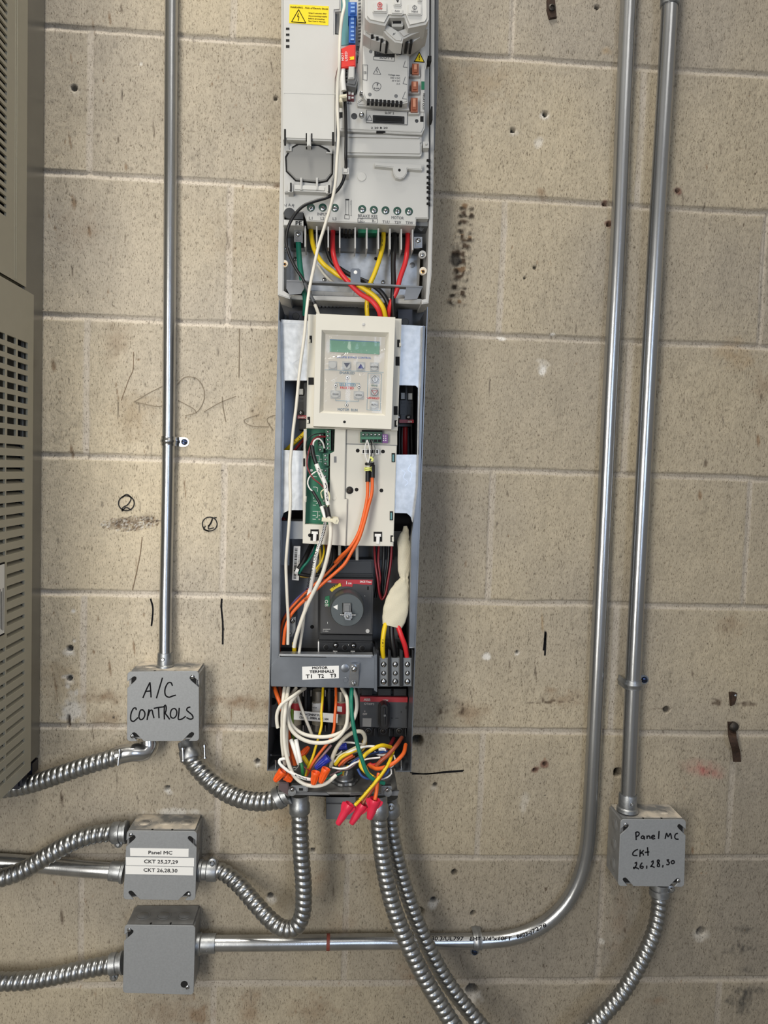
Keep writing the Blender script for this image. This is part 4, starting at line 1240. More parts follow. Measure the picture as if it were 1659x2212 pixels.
zpen(rc, z1, [[(1007, 668), (1000, 690), (1010, 690), (1004, 710)], [(1045, 838), (1030, 870), (1000, 880), (970, 862), (963, 832), (982, 804), (1012, 800), (1038, 815), (1045, 838)]], 0.1662, 0.8)
part('print', z1, [(1003, 805), (1022, 808), (1004, 840)], 0.1655, 0.1663, M_GINK, rc)
ztext(rc, z1, [('8 min', 978, 862, 1028, 862, 14), ('Voltage max.', 1114, 730, 1230, 737, 14), ('500 V DC', 1136, 760, 1230, 765, 14), ('30 V DC', 1150, 788, 1230, 792, 14), ('2 A', 1196, 818, 1228, 820, 14)], 0.1662, M_GINK, 0.08)
ztext(rc, z1, [('X1', 1, 0, 1, 0, 0)] and [('EIB', 878, 715, 904, 716, 24)], 0.1662, M_GINK, 0.05)
for x, y in ((862, 912), (857, 1118)):
    zscrew(cu, z1, x, y, 25, 0.158, M_CHROME, 'hex_standoff', 0.004)
s2_ = bxp('slot_panel', z1, 900, 1060, 1302, 1190, 0.14, 0.1455, M_LGREY2, cu, 0.0006, 8, 22)
c2_ = bxp('slot_connector', z1, 966, 1112, 1270, 1180, 0.14, 0.1475, M_BLACK, cu, 0.0005, 0, 14)
bxp('socket', z1, 990, 1132, 1250, 1164, 0.146, 0.1478, M_HOLE, c2_, 0, 0, 12)
ztext(s2_, z1, [('SLOT 2', 1082, 1104, 1170, 1108, 21)], 0.1456, M_INK, 0.12)
lines(s2_, z1, [closed([(936, 1115), (906, 1164), (958, 1168)]), closed([(904, 1064), (1300, 1084), (1298, 1208), (902, 1186)])], 0.1456, 0.9)
disc('hole', z1, 785, 1126, 29, 0.144, M_DGREY, cu, 0.0003)
disc('hole', z1, 1390, 1172, 17, 0.144, M_DGREY, cu, 0.0003)
many('square_hole', z1, [(1425, 1126, 1456, 1180), (640, 1086, 672, 1140), (1500, 540, 1534, 588), (1530, 1030, 1545, 1160)], 0.13, 0.1444, M_HOLE, cu)
for x0, y0, x1, y1 in ((1348, 608, 1412, 712), (1342, 780, 1406, 878), (1336, 940, 1402, 1076)):
    t_ = bxp('relay_terminal', z1, x0, y0, x1, y1, 0.14, 0.156, mat('brown relay terminal', '9a5a41', 0.35), cu, 0.002)
    bxp('terminal_slot', z1, x0 + 18, y0 + 14, x0 + 44, y1 - 40, 0.155, 0.1566, mat('pale relay slot', 'c98d72', 0.35), t_)
    bxp('shelf', z1, x0 - 20, y1 + 4, x1 + 10, y1 + 22, 0.14, 0.152, M_LGREY, cu, 0.001)
ls = part('label_strip', z1, [(1432, 665), (1470, 665), (1462, 1085), (1424, 1080)], 0.14, 0.1462, M_LGREY, cu, 0.0004)
bxp('green_key', z1, 1436, 788, 1466, 866, 0.14, 0.1475, M_PCB, cu)
ztext(ls, z1, [('RELAY OUT', 1454, 905, 1444, 1062, 18)], 0.1463, M_INK, 0.1)
wt = part('warning_label', z1, [(1416, 500), (1468, 602), (1364, 596)], 0.14, 0.1452, M_INK, cu)
part('label_face', z1, [(1416, 514), (1458, 597), (1374, 592)], 0.144, 0.1456, M_YLABEL, wt)
bxp('print', z1, 1413, 535, 1420, 565, 0.145, 0.146, M_INK, wt)
bxp('print', z1, 1413, 572, 1420, 582, 0.145, 0.146, M_INK, wt)
# blue control terminals, red flag label, grey plug
bt = bxp('terminal_strip', z1, 728, 10, 812, 146, 0.14, 0.168, M_BLUE, cu, 0.002, 0, 0, 'blue control terminal strip')
b2_ = part('terminal_strip', z1, [(738, 140), (802, 148), (796, 410), (732, 404)], 0.14, 0.165, M_BLUE, cu, 0.002, 'blue control terminal strip')
many('terminal_slot', z1, [(752, y, 784, y + 16) for y in (175, 215, 255, 295, 335, 372)], 0.16, 0.1654, mat('pale blue slot', '7fa4d8', 0.4), b2_)
many('terminal_slot', z1, [(752, y, 790, y + 18) for y in (25, 62, 98)], 0.16, 0.1684, mat('pale blue slot', '7fa4d8', 0.4), bt)
part('circuit_board', z1, [(660, -300), (740, -300), (730, 430), (660, 440)], 0.14, 0.1455, mat('board edge', '5b8f92', 0.4), cu)
mb = MB()
for i in range(13):
    y = -10 + i * 33
    mb.pp(z1([(825, y + 6), (850, y), (850, y + 12), (825, y + 19)]), 0.144, 0.1445)
    mb.pp(z1([(806, 450 + i * 14), (842, 440 + i * 14), (842, 446 + i * 14), (806, 456 + i * 14)]), 0.144, 0.1445) if i < 12 else None
obj('terminal_numbers', mb, M_GINK, cu)
rf = part('flag_label', z1, [(655, 470), (740, 432), (798, 430), (798, 640), (650, 662)], 0.15, 0.170, mat('red tape', 'd8342c', 0.4), cu, 0.001, 'red flag label')
ztext(rf, z1, [('NOT', 686, 585, 678, 510, 22), ('USED', 722, 590, 716, 500, 22)], 0.1702, M_WINK, 0.1)
part('print', z1, [(738, 552), (784, 545), (784, 576), (738, 580), (750, 566)], 0.169, 0.1705, M_YLABEL, rf)
gp = part('terminal_plug', z1, [(705, 660), (808, 648), (822, 770), (800, 838), (705, 820)], 0.14, 0.166, M_MGREY, cu, 0.002)
part('plug_face', z1, [(732, 640), (788, 640), (786, 755), (728, 760)], 0.15, 0.171, M_LGREY2, gp, 0.001)
many('plug_notch', z1, [(696, y, 716, y + 16) for y in (672, 705, 740, 772)], 0.15, 0.167, M_HOLE, gp)
ds = part('dip_switch', z1, [(722, 872), (786, 876), (784, 968), (720, 964)], 0.14, 0.149, mat('maroon switch', '6b2a30', 0.4), cu, 0.0005)
many('lever', z1, [(728, 882, 750, 914), (760, 896, 780, 918), (728, 930, 748, 958), (758, 936, 780, 952)], 0.148, 0.1505, M_WINK, ds)
lines(cu, z1, [closed([(740, 980), (722, 1004), (758, 1008)])], 0.1442, 0.9)
# keypad
kp = part('keypad', z1, [(880, -330), (1500, -330), (1500, 300), (1345, 402), (1100, 415), (960, 372), (876, 318)], 0.16, 0.192, M_LGREY2, vfd, 0.003)
many('vent_slot', z1, [(948, 332, 972, 362), (998, 352, 1020, 378), (1040, 372, 1062, 398), (1092, 392, 1114, 420), (1232, 412, 1258, 432), (1284, 398, 1308, 420), (1328, 382, 1350, 426)], 0.17, 0.1926, M_HOLE, kp)
ksh = part('keypad_shell', z1, [(888, -330), (1508, -330), (1508, 178), (1482, 226), (1312, 262), (1272, 156), (1128, 160), (1086, 240), (930, 206), (890, 158)], 0.185, 0.216, M_LGREY, kp, 0.0025)
part('pull_tab', z1, [(1050, 268), (1090, 225), (1140, 250), (1215, 300), (1262, 365), (1252, 412), (1180, 400), (1100, 330)], 0.18, 0.205, M_LGREY, kp, 0.002)
part('pull_tab', z1, [(1310, 258), (1200, 300), (1262, 372), (1345, 330), (1500, 268), (1482, 222)], 0.17, 0.203, M_LGREY2, kp, 0.002)
zpen(kp, z1, [[(1160, 342), (1168, 322), (1172, 334), (1182, 318)]], 0.2052, 1.0)
pr = bxp('port', z1, 1150, 168, 1262, 250, 0.19, 0.206, M_LGREY, kp, 0.002, 12)
bxp('socket', z1, 1160, 184, 1240, 226, 0.2, 0.2068, M_HOLE, pr)
for x0, y0, x1, y1, r in ((962, 14, 1106, 116, 16), (1166, -30, 1242, 48, 14), (1140, 78, 1258, 134, 12), (1300, 32, 1442, 140, 16), (1400, -60, 1440, 4, 8)):
    bxp('button', z1, x0, y0, x1, y1, 0.21, 0.2185, M_LGREY, ksh, 0.0012, r, 5)
ztext(kp, z1, [('OFF', 1010, 92, 1058, 94, 17)], 0.2187, M_RINK, 0.2)
zpen(kp, z1, [[(1056, 44), (1044, 66), (1018, 62), (1014, 38), (1034, 22), (1056, 44)], [(1034, 30), (1034, 58)], [(1024, 44), (1046, 46)]], 0.2187, 1.3, M_RINK)
ztext(kp, z1, [('Auto', 1178, 112, 1226, 113, 16), ('Hand', 1342, 118, 1400, 121, 18)], 0.2187, M_GINK, 0.12)
zpen(kp, z1, [[(1370, 52), (1392, 72), (1370, 94), (1350, 70), (1370, 52)], [(1370, 58), (1370, 88)]], 0.2187, 1.0)
part('print', z1, [(1192, 0), (1220, 2), (1206, 24)], 0.2175, 0.2188, M_INK, kp)

fg = bxp('fan_grille', z3, 75, -30, 1470, 240, 0.012, 0.06, M_BLACK, vfd)
for i in range(11):
    bxp('grille_bar', z3, 440 + 36 * i, 20, 462 + 36 * i, 62, 0.05, 0.066, M_DGREY, fg)
for x0, y0, x1, y1 in ((150, 95, 290, 185), (1210, 80, 1350, 240)):
    bxp('fan_bracket', z3, x0, y0, x1, y1, 0.05, 0.08, mat('navy plastic', '1b1e2c', 0.4), fg, 0.001)
    disc('screw_well', z3, (x0 + x1) / 2, y1 - 35, 34, 0.08, M_BLACK, fg, 0.001)
# ------------------------------------------------------------------ bypass cabinet chassis
ch = thing('bypass_chassis', P(735, 1668, 0.0), 'tall open galvanised tray bolted to the wall under the white drive', 'electrical cabinet')
TL, TR, BR_, BL = (604, 668), (918, 680), (886.5, 1668), (580.5, 1665)
DF = 0.15
xl = (P(601, 690, DF).x + P(581, 1650, DF).x) / 2
xr = (P(918, 702, DF).x + P(887, 1650, DF).x) / 2 + 0.001
zt, zb = P(760, 655, DF).z, P(735, 1667, DF).z
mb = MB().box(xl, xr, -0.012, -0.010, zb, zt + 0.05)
obj('back_panel', mb, mat('shaded zinc sheet', '3c3e42', 0.5, 0.5, 0.1, 20), ch)  # sheet colour darkened to carry the shade inside the tray
obj('side_wall', MB().box(xl - 0.0012, xl, -DF, -0.010, zb, zt, 0.0003), M_SHEET, ch)
obj('side_wall', MB().box(xr, xr + 0.0012, -DF, -0.010, zb, zt, 0.0003), M_SHEET, ch)
obj('bottom_ledge', MB().box(xl, xl + 0.020, -DF + 0.001, -0.011, zb, zb + 0.0015, 0.0003), M_SHEET, ch)
obj('bottom_ledge', MB().box(xr - 0.020, xr, -DF + 0.001, -0.011, zb, zb + 0.0015, 0.0003), M_SHEET, ch)
# front face panels left between the windows
DP = 0.138
def fp_(name, pts, z=None, d=DP, m=M_GALV, parent=ch):
    return obj(name, MB().pp(z(pts) if z else pts, d - 0.0015, d, 0.0004), m, parent)
fp_('face_panel', [(607, 690), (672, 693), (665, 822), (615, 822), (613, 972), (668, 974), (655, 1102), (625, 1102), (613, 1108), (608, 1121), (605, 1400), (590, 1400), (597, 1000)])
fp_('face_panel', [(858, 701), (918, 704), (914, 900), (908, 1120), (897, 1400), (884, 1400), (891, 1130), (887, 1116), (879, 1109), (850, 1108), (855, 982), (901, 982), (903, 838), (898, 833), (862, 832)])
lines(ch, z3, [[(118, 530), (178, 610), (235, 720)], [(180, 610), (280, 540)], [(100, 215), (300, 222)]], DP, 0.8, mat('scratch', 'c3c7cc', 0.3, 0.9), 'scratch')
zpen(ch, z4, [[(1400, 560), (1440, 590), (1420, 640), (1470, 690), (1440, 730)], [(1500, 500), (1470, 560), (1510, 600), (1490, 680)]], DP, 1.0, mat('scratch', 'c3c7cc', 0.3, 0.9), 'scratch')
# rails beside the lower window
ID = lambda p: p
part('edge_rail', ID, [(601, 692), (605, 692), (609, 900), (605, 1160), (603.3, 1413), (585, 1482), (589, 1160), (595, 900)], DP - 0.003, DF, M_SHEET, ch, 0.001)
part('edge_rail', ID, [(914, 703), (918.5, 704), (912, 900), (906, 1130), (896, 1398), (884, 1398), (889, 1160), (903, 1050), (907, 900)], DP - 0.003, DF, M_SHEET, ch, 0.001)
# inner plate seen through the windows
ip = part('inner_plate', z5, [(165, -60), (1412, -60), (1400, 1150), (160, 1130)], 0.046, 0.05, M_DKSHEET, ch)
obj('inner_plate', MB().pp([(612, 815), (886, 825), (886, 1010), (612, 1000)], 0.038, 0.042), mat('bluish zinc sheet', '8e97a6', 0.36, 0.75, 0.1, 15), ch)
st = part('face_strip', z5, [(165, -165), (410, -160), (410, 20), (265, 20), (260, 290), (165, 290)], 0.05, 0.1, mat('zinc strip', '878b90', 0.36, 0.8, 0.1, 20), ch, 0.0005)
bl = part('barcode_label', z5, [(306, 93), (374, 95), (357, 445), (288, 440)], 0.1, 0.1015, M_LABEL, ch)
ztext(bl, z5, [('2UEA0000', 356, 180, 346, 400, 8)], 0.1016, M_GINK)
mb = MB()
r_ = random.Random(3)
y = 112
while y < 425:
    h = r_.choice((3, 4, 6, 9))
    k = (y - 95) / 350
    mb.pp(z5([(318 - 16 * k, y), (346 - 16 * k, y + 1), (346 - 16 * k, y + 1 + h), (318 - 16 * k, y + h)]), 0.1014, 0.10165)
    y += h + r_.choice((3, 4, 6))
obj('barcode_print', mb, M_INK, bl)
mb = MB()
disc('hole', z5, 494, 920, 20, 0.05, M_HOLE, ip)
disc('hole', z5, 1395, 1010, 26, 0.05, M_HOLE, ip)
lug = part('earth_lug', z5, [(240, 930), (270, 830), (325, 820), (322, 950), (290, 1020), (245, 1030)], 0.05, 0.1, M_CAST, ch, 0.001)
zscrew(lug, z5, 292, 860, 24, 0.1)
zscrew(lug, z5, 262, 985, 22, 0.1)
# cross plate with the terminal label
cp = part('cross_plate', z5, [(158, 1202), (1115, 1212), (1140, 1240), (1140, 1552), (75, 1532), (75, 1330), (150, 1230)], 0.146, 0.154, M_SHEET, ch, 0.0012)
part('top_flange', z5, [(158, 1200), (1115, 1208), (1116, 1246), (156, 1230)], 0.140, 0.1555, mat('bright sheet edge', 'b9bcbf', 0.3, 0.8), cp, 0.0015)
part('end_wall', z5, [(1128, 1205), (1158, 1205), (1160, 1590), (1128, 1570)], 0.09, 0.154, M_SHEET, cp, 0.0005)
ml = part('label_sticker', z5, [(392, 1328), (768, 1318), (768, 1446), (394, 1462)], 0.1535, 0.1543, M_LABEL, cp)
ztext(ml, z5, [('MOTOR', 497, 1354, 652, 1350, 26), ('TERMINALS', 468, 1393, 718, 1387, 27), ('T1', 430, 1446, 490, 1444, 38), ('T2', 554, 1443, 614, 1440, 38), ('T3', 680, 1439, 738, 1436, 38)], 0.1544, M_INK, 0.35)
for x, y, r in ((832, 1342, 44), (838, 1462, 27)):
    disc('embossed_ring', z5, x, y, r, 0.154, M_SHEET, cp, 0.0008, 28)
gl = part('ground_lug', z5, [(890, 1300), (982, 1298), (972, 1450), (965, 1535), (870, 1532), (878, 1420)], 0.154, 0.158, M_CHROME, cp, 0.001)
part('lug_saddle', z5, [(896, 1310), (965, 1310), (962, 1425), (890, 1425)], 0.157, 0.166, M_CHROME, gl, 0.003)
zscrew(gl, z5, 925, 1350, 30, 0.166, M_CHROME, 'screw', 0.004)
zscrew(gl, z5, 922, 1496, 28, 0.158, M_CAST, 'rivet')
# lower compartment
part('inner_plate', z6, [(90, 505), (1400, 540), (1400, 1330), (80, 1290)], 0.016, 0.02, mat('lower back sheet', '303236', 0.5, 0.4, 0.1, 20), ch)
part('side_bracket', z6, [(60, 500), (130, 505), (150, 905), (55, 905)], 0.07, 0.11, M_DKSHEET, ch, 0.001)
disc('hole', z6, 92, 640, 36, 0.11, M_HOLE, ch)
for x in (120, 1408):
    (px, py), (qx, qy) = z6([(x, 1240), (x, 1330)])
    sb = obj('mounting_stud', MB().cyl(P(px, py, 0.14), P(qx, qy, 0.14), 0.0016, 12), M_CHROME, ch)
mb = MB().cyl(P(*z6([(70, 1190)])[0], 0.14), P(*z6([(190, 1192)])[0], 0.10), 0.0014, 12)
obj('mounting_stud', mb, M_CHROME, ch)
# horizontal conduit plate closing the bottom
A_, B__ = P(*z6([(235, 1592)])[0], 0.15), P(*z6([(1375, 1600)])[0], 0.15)
zp_ = (A_.z + B__.z) / 2
cpl = obj('conduit_plate', MB().box(A_.x - 0.012, B__.x, -0.15, -0.012, zp_, zp_ + 0.003, 0.0008), mat('conduit plate sheet', '8c8c8a', 0.42, 0.4, 0.12, 40), ch)
mb = MB().pp(z6([(155, 1468), (250, 1475), (262, 1590), (240, 1600), (150, 1545)]), 0.11, 0.152, 0.001)
obj('plate_end', mb, mat('purplish sheet', '6b5d60', 0.45, 0.6), cpl)
part('plate_lip', z6, [(240, 1565), (640, 1575), (690, 1620), (870, 1622), (890, 1580), (1240, 1582), (1330, 1560), (1385, 1560), (1370, 1606), (930, 1604), (860, 1608), (700, 1612), (250, 1600)], 0.147, 0.151, M_DKSHEET, cpl)
part('drop_bracket', z6, [(635, 1612), (940, 1616), (942, 1850), (638, 1846)], 0.012, 0.016, M_MGREY, ch, 0.0005)
part('drop_bracket', z6, [(640, 1690), (935, 1694), (930, 1820), (640, 1816)], 0.016, 0.02, M_MGREY, ch, 0.0005)
# spare threaded fitting standing on the plate
c0 = P(*z6([(825, 1490)])[0], 0.115)
zc_ = zp_ + 0.003
base = Vector((c0.x, -0.115, zc_))
prof = [(0, .0128)]
for i in range(9):
    t = 0.006 + i * 0.0022
    prof += [(t, .0122), (t + 0.0011, .0112)]
prof += [(0.027, .0112), (0.027, .0095), (0.01, .0092)]
fit_ = obj('threaded_fitting', MB().lathe(base, (0, 0, 1), prof, 30), M_CAST, ch)
mb = MB()
n = 36
vs = []
for k, (zz, rr_) in enumerate(((0.001, 1), (0.0045, 1))):
    for i in range(n):
        a = 2 * math.pi * i / n
        r = 0.0165 + 0.0022 * (1 if (i % 6) < 3 else 0)
        vs.append(base + Vector((math.cos(a) * r, math.sin(a) * r, zz)))
fs = [(i, (i + 1) % n, n + (i + 1) % n, n + i) for i in range(n)] + [tuple(range(n)), tuple(n + i for i in range(n))]
mb.add(vs, fs)
obj('locknut', mb, M_CAST, fit_, smooth=0.3)
# clamp saddles along the front of the plate
for (x0, y0, x1, y1), (ex, ey) in (((250, 1495, 450, 1570), (292, 1541)), ((1175, 1500, 1310, 1600), (1266, 1548))):
    cl = bxp('clamp_saddle', z6, x0 + 30, y0 + 10, x1, y1, 0.15, 0.158, M_CAST, cpl, 0.003, 12)
    disc('clamp_ear', z6, ex, ey, 44, 0.152, M_CAST, cl, 0.009, 24)
    zscrew(cl, z6, ex, ey, 22, 0.161)
many_ = bxp('clamp_slot', z6, 360, 1530, 400, 1555, 0.15, 0.1585, M_HOLE, cpl)

# ------------------------------------------------------------------ contactors behind the operator panel
def contactor(label, body, red, levers, screws, extra, txt):
    c_ = thing('contactor', P(*z3([(body[0], body[3])])[0], 0.06), label, 'contactor')
    b_ = bxp('contactor_body', z3, *body, 0.042, 0.096, M_DGREY, c_, 0.0015)
    rd = bxp('red_stripe', z3, *red, 0.09, 0.0985, mat('dull red strip', '9c2430', 0.4), c_)
    for x0, y0, x1, y1 in levers:
        s_ = bxp('slider_slot', z3, x0 - 8, y0 - 90, x1 + 6, y1 + 10, 0.09, 0.0965, M_HOLE, c_)
        bxp('slider', z3, x0, y0, x1, y1, 0.09, 0.102, M_LGREY2, c_, 0.0008)
        bxp('window', z3, x0 - 10, y1 + 70, x1, y1 + 150, 0.09, 0.0968, M_BLACK, c_)
        bxp('tick', z3, x0 + 2, y1 + 32, x1, y1 + 44, 0.09, 0.0968, M_BLACK, c_)
    for x, y in screws:
        w_ = disc('screw_well', z3, x, y, 26, 0.0985, M_BLACK, c_, 0.0006)
        zscrew(w_, z3, x, y, 18, 0.099)
    bxp('terminal_block', z3, *extra, 0.05, 0.088, M_BLACK, c_, 0.002)
    ztext(rd, z3, txt, 0.0986, M_WINK, 0.1)
    return c_
contactor('charcoal contactor showing at the white-cable side of the operator panel', (236, 790, 345, 1130), (236, 1108, 345, 1140), [(252, 852, 290, 908)], [(268, 1085)], (246, 1140, 345, 1245), [('24-60 C', 244, 1136, 316, 1138, 18)])
zz = contactor('charcoal contactor with two grey sliders in the far cabinet window', (1228, 828, 1356, 1160), (1222, 1150, 1362, 1182), [(1240, 890, 1276, 950), (1308, 895, 1348, 955)], [(1214, 1126), (1312, 1126)], (1215, 1182, 1345, 1215), [('-30V', 1296, 1178, 1345, 1180, 18)])

# ------------------------------------------------------------------ operator panel of the bypass
op = thing('operator_panel', P(*z3([(760, 1245)])[0], 0.14), 'cream operator panel with green display still under wrinkled protective film', 'control panel')
part('base_frame', z3, [(340, 128), (1245, 172), (1207, 1256), (320, 1232)], 0.10, 0.150, M_CREAM, op, 0.001)
def bezel(name, outer, inner, low, d1, dlow, d0, m, parent):
    mb = MB()
    O, I, L = [P(x, y, d1) for x, y in z3(outer)], [P(x, y, d1 - 0.0006) for x, y in z3(inner)], [P(x, y, dlow) for x, y in z3(low)]
    B = [p + Vector((0, d1 - d0, 0)) for p in O]
    O2 = [o.lerp(i_, 0.03) for o, i_ in zip(O, I)]
    O1 = [o + Vector((0, 0.0016, 0)) for o in O]
    vs = B + O1 + O2 + I + L
    fs = []
    for k in range(4):
        for i in range(4):
            j = (i + 1) % 4
            fs.append((k * 4 + i, k * 4 + j, k * 4 + 4 + j, k * 4 + 4 + i))
    mb.add(vs, fs)
    return obj(name, mb, m, parent, smooth=0.5)
bz = bezel('bezel', [(415, 120), (1185, 155), (1147, 1246), (388, 1216)], [(470, 280), (1122, 306), (1088, 1112), (448, 1086)], [(505, 324), (1086, 352), (1052, 1088), (488, 1062)], 0.170, 0.160, 0.14, M_CREAM, op)
mbn = part('keypad_membrane', z3, [(495, 315), (1095, 345), (1062, 1096), (478, 1070)], 0.15, 0.1602, mat('pale membrane', 'bdb8ae', 0.4), op)
many('latch_gap', z3, [(352, 336, 376, 405)], 0.14, 0.1505, M_HOLE, op)
many('latch_gap', z3, [(342, 742, 394, 812)], 0.14, 0.1505, M_HOLE, op)
many('latch_gap', z3, [(332, 1122, 358, 1188)], 0.14, 0.1505, M_HOLE, op)
for a in ((1202, 375, 1228, 446), (1186, 540, 1224, 626), (1168, 1020, 1206, 1104), (1176, 1156, 1200, 1220)):
    g_ = many('latch_gap', z3, [a], 0.14, 0.1505, M_HOLE, op)
for x0, y0, x1, y1 in ((342, 372, 362, 402), (326, 1152, 344, 1184), (1222, 405, 1240, 440), (1192, 1165, 1206, 1205)):
    bxp('latch', z3, x0, y0, x1, y1, 0.145, 0.153, M_CREAM, op, 0.0006)
disc('hole', z3, 876, 226, 15, 0.170, M_LGREY2, bz, 0.0003)
disc('hole', z3, 691, 1172, 13, 0.170, M_HOLE, bz, 0.0003)
# printed membrane: display, keys, mimic diagram
lf = part('display_window', z3, [(550, 370), (1032, 394), (1028, 518), (548, 492)], 0.158, 0.1612, mat('display glass', '6d9781', 0.25, coat=0.4), mbn)
part('display_shade', z3, [(552, 372), (1030, 396), (1030, 402), (552, 380)], 0.158, 0.1614, mat('display edge', '56749c', 0.3), lf)
ztext(mbn, z3, [('E-CLIPSE BYPASS CONTROL', 617, 552, 950, 562, 18)], 0.1604, mat('soft blue print', '4f6fae', 0.5), 0.08)
D_ = 0.1604
keys = [((578, 622), 42, 'sq'), ((713, 628), 44, 'sq'), ((848, 632), 44, 'sq'), ((981, 638), 44, 'sq'), ((986, 755), 44, 'sq'), ((982, 882), 44, 'sq'), ((978, 1006), 44, 'sq'), ((604, 905), 50, 'w'), ((830, 912), 50, 'w')]
M_KEY = mat('grey key', 'b3b4b2', 0.3, coat=0.3)
KB = []
for (x, y), r, k in keys:
    h = r if k == 'sq' else 40
    b_ = bxp('button', z3, x - r, y - h, x + r, y + h, 0.159, 0.1608, mat('key surround', 'a5a6a5', 0.35), mbn, 0.0003, 8, 4)
    t_ = part('button_dome', z3, arc_px(x, y, r * 0.9, h * 0.82, 0, 360, 24)[:-1], 0.159, 0.1622, M_KEY, b_, 0.0006)
    KB.append(b_)
part('print', z3, [(684, 600), (742, 602), (713, 646)], 0.162, 0.1626, mat('slate print', '4c5060', 0.5), KB[1])
part('print', z3, [(820, 654), (876, 656), (849, 608)], 0.162, 0.1626, mat('indigo print', '34346e', 0.5), KB[2])
ztext(KB[3], z3, [('ENTER', 944, 646, 1018, 650, 17)], 0.1625, M_GINK, 0.15)
zpen(KB[4], z3, [[(984, 722), (1018, 758), (986, 790), (954, 752), (984, 722)], [(986, 732), (986, 775)]], 0.1624, 0.9)
zpen(KB[5], z3, [[(1016, 882), (1004, 908), (980, 918), (956, 906), (948, 880), (958, 856), (982, 846), (1006, 858), (1016, 882)]], 0.1624, 0.8)
zpen(KB[5], z3, [[(954, 866), (1012, 868)], [(1012, 868), (982, 906)], [(982, 906), (954, 866)]], 0.1624, 1.1, mat('dull red print', '9a4a50', 0.5))
ztext(KB[6], z3, [('AUTO', 950, 1012, 1010, 1015, 17)], 0.1625, M_GINK, 0.12)
ztext(KB[7], z3, [('DRIVE', 578, 910, 634, 913, 15)], 0.1625, M_GINK, 0.1)
ztext(KB[8], z3, [('BYPASS', 800, 918, 860, 921, 15)], 0.1625, M_GINK, 0.1)
M_TEAL = mat('slate blue print', '647684', 0.5)
ztext(mbn, z3, [('ENABLED', 645, 706, 788, 712, 24), ('MOTOR  RUN', 626, 1062, 816, 1070, 24)], D_, M_TEAL, 0.15)
ztext(mbn, z3, [('SELECTED', 642, 824, 800, 828, 27)], D_, mat('blue grey print', '5a86a0', 0.5), 0.15)
ztext(mbn, z3, [('FAULTED', 650, 852, 780, 857, 24)], D_, M_RINK, 0.15)
ztext(mbn, z3, [('HAND', 950, 826, 1014, 829, 17)], D_, mat('green grey print', '6b8276', 0.5), 0.15)
ztext(mbn, z3, [('OFF/RESET', 906, 948, 1030, 954, 17)], D_, M_RINK, 0.2)
lines(mbn, z3, [[(500, 666), (1070, 692)], [(718, 758), (716, 788)], [(606, 804), (606, 790), (836, 798), (834, 814)], [(606, 832), (606, 862)], [(832, 842), (832, 872)], [(604, 948), (606, 966), (828, 972), (828, 955)], [(712, 970), (711, 996)], closed([(918, 700), (1050, 706), (1036, 1062), (908, 1056)])], D_, 0.8, mat('pale blue line', '7f9cab', 0.5))
for x, y in ((718, 744), (606, 818), (832, 828), (711, 1009)):
    l_ = disc('indicator', z3, x, y, 18, D_, M_GINK, mbn, 0.0005)
    disc('indicator_rim', z3, x, y, 15, D_ + 0.0004, M_LABEL, l_, 0.0003)
    disc('indicator_lens', z3, x, y, 8, D_ + 0.0007, M_DGREY, l_, 0.0003)
# crinkled clear film lying over the membrane
fm = bpy.data.materials.new('clear film')
fm.use_nodes = True
nt = fm.node_tree
nt.nodes.remove(nt.nodes['Principled BSDF'])
tr = nt.nodes.new('ShaderNodeBsdfTransparent')
gl_ = nt.nodes.new('ShaderNodeBsdfGlossy')
gl_.inputs['Roughness'].default_value = 0.12
ms = nt.nodes.new('ShaderNodeMixShader')
fr_ = nt.nodes.new('ShaderNodeFresnel')
fr_.inputs[0].default_value = 1.38
nt.links.new(fr_.outputs[0], ms.inputs[0])
nt.links.new(tr.outputs[0], ms.inputs[1])
nt.links.new(gl_.outputs[0], ms.inputs[2])
nt.links.new(ms.outputs[0], nt.nodes['Material Output'].inputs[0])
mb = MB()
nu, nv = 60, 76
q = quadmap(z3([(503, 324), (1087, 352), (1054, 1088), (486, 1062)]))
F1, F2 = field(nu + 1, nv + 1, 7, 11, 55), field(nu + 1, nv + 1, 16, 9, 56)
RID = [((0.0, 0.36), (0.45, 0.22), 0.02), ((0.2, 0.3), (0.6, 0.2), 0.015), ((0.0, 0.85), (0.15, 0.76), 0.02), ((0.5, 0.27), (0.72, 0.19), 0.015), ((0.1, 0.03), (0.3, 0.08), 0.015), ((0.85, 0.22), (1, 0.17), 0.015), ((0.02, 0.3), (0.5, 0.3), 0.012), ((0.0, 0.78), (0.12, 0.7), 0.02), ((0.05, 0.6), (0.3, 0.48), 0.014), ((0.3, 0.3), (0.37, 0.2), 0.012), ((0.62, 0.5), (0.78, 0.36), 0.014), ((0.1, 0.28), (0.18, 0.2), 0.012), ((0.75, 0.8), (1, 0.86), 0.02)]
vs = []
for j in range(nv + 1):
    for i in range(nu + 1):
        u, v = i / nu, j / nv
        h = 0.0006 * F1[j, i] + 0.0006 * F2[j, i]
        for (a0, b0), (a1, b1), s_ in RID:
            t = max(0, min(1, ((u - a0) * (a1 - a0) + (v - b0) * (b1 - b0)) / ((a1 - a0) ** 2 + (b1 - b0) ** 2)))
            dd_ = math.hypot(u - a0 - t * (a1 - a0), v - b0 - t * (b1 - b0))
            h += 0.0018 * max(0, 1 - dd_ / s_ / 1.3)
        vs.append(P(*q(u, v), 0.1642 + h))
mb.add(vs, [(j * (nu + 1) + i, j * (nu + 1) + i + 1, (j + 1) * (nu + 1) + i + 1, (j + 1) * (nu + 1) + i) for j in range(nv) for i in range(nu)])
obj('protective_film', mb, fm, op, smooth=3)

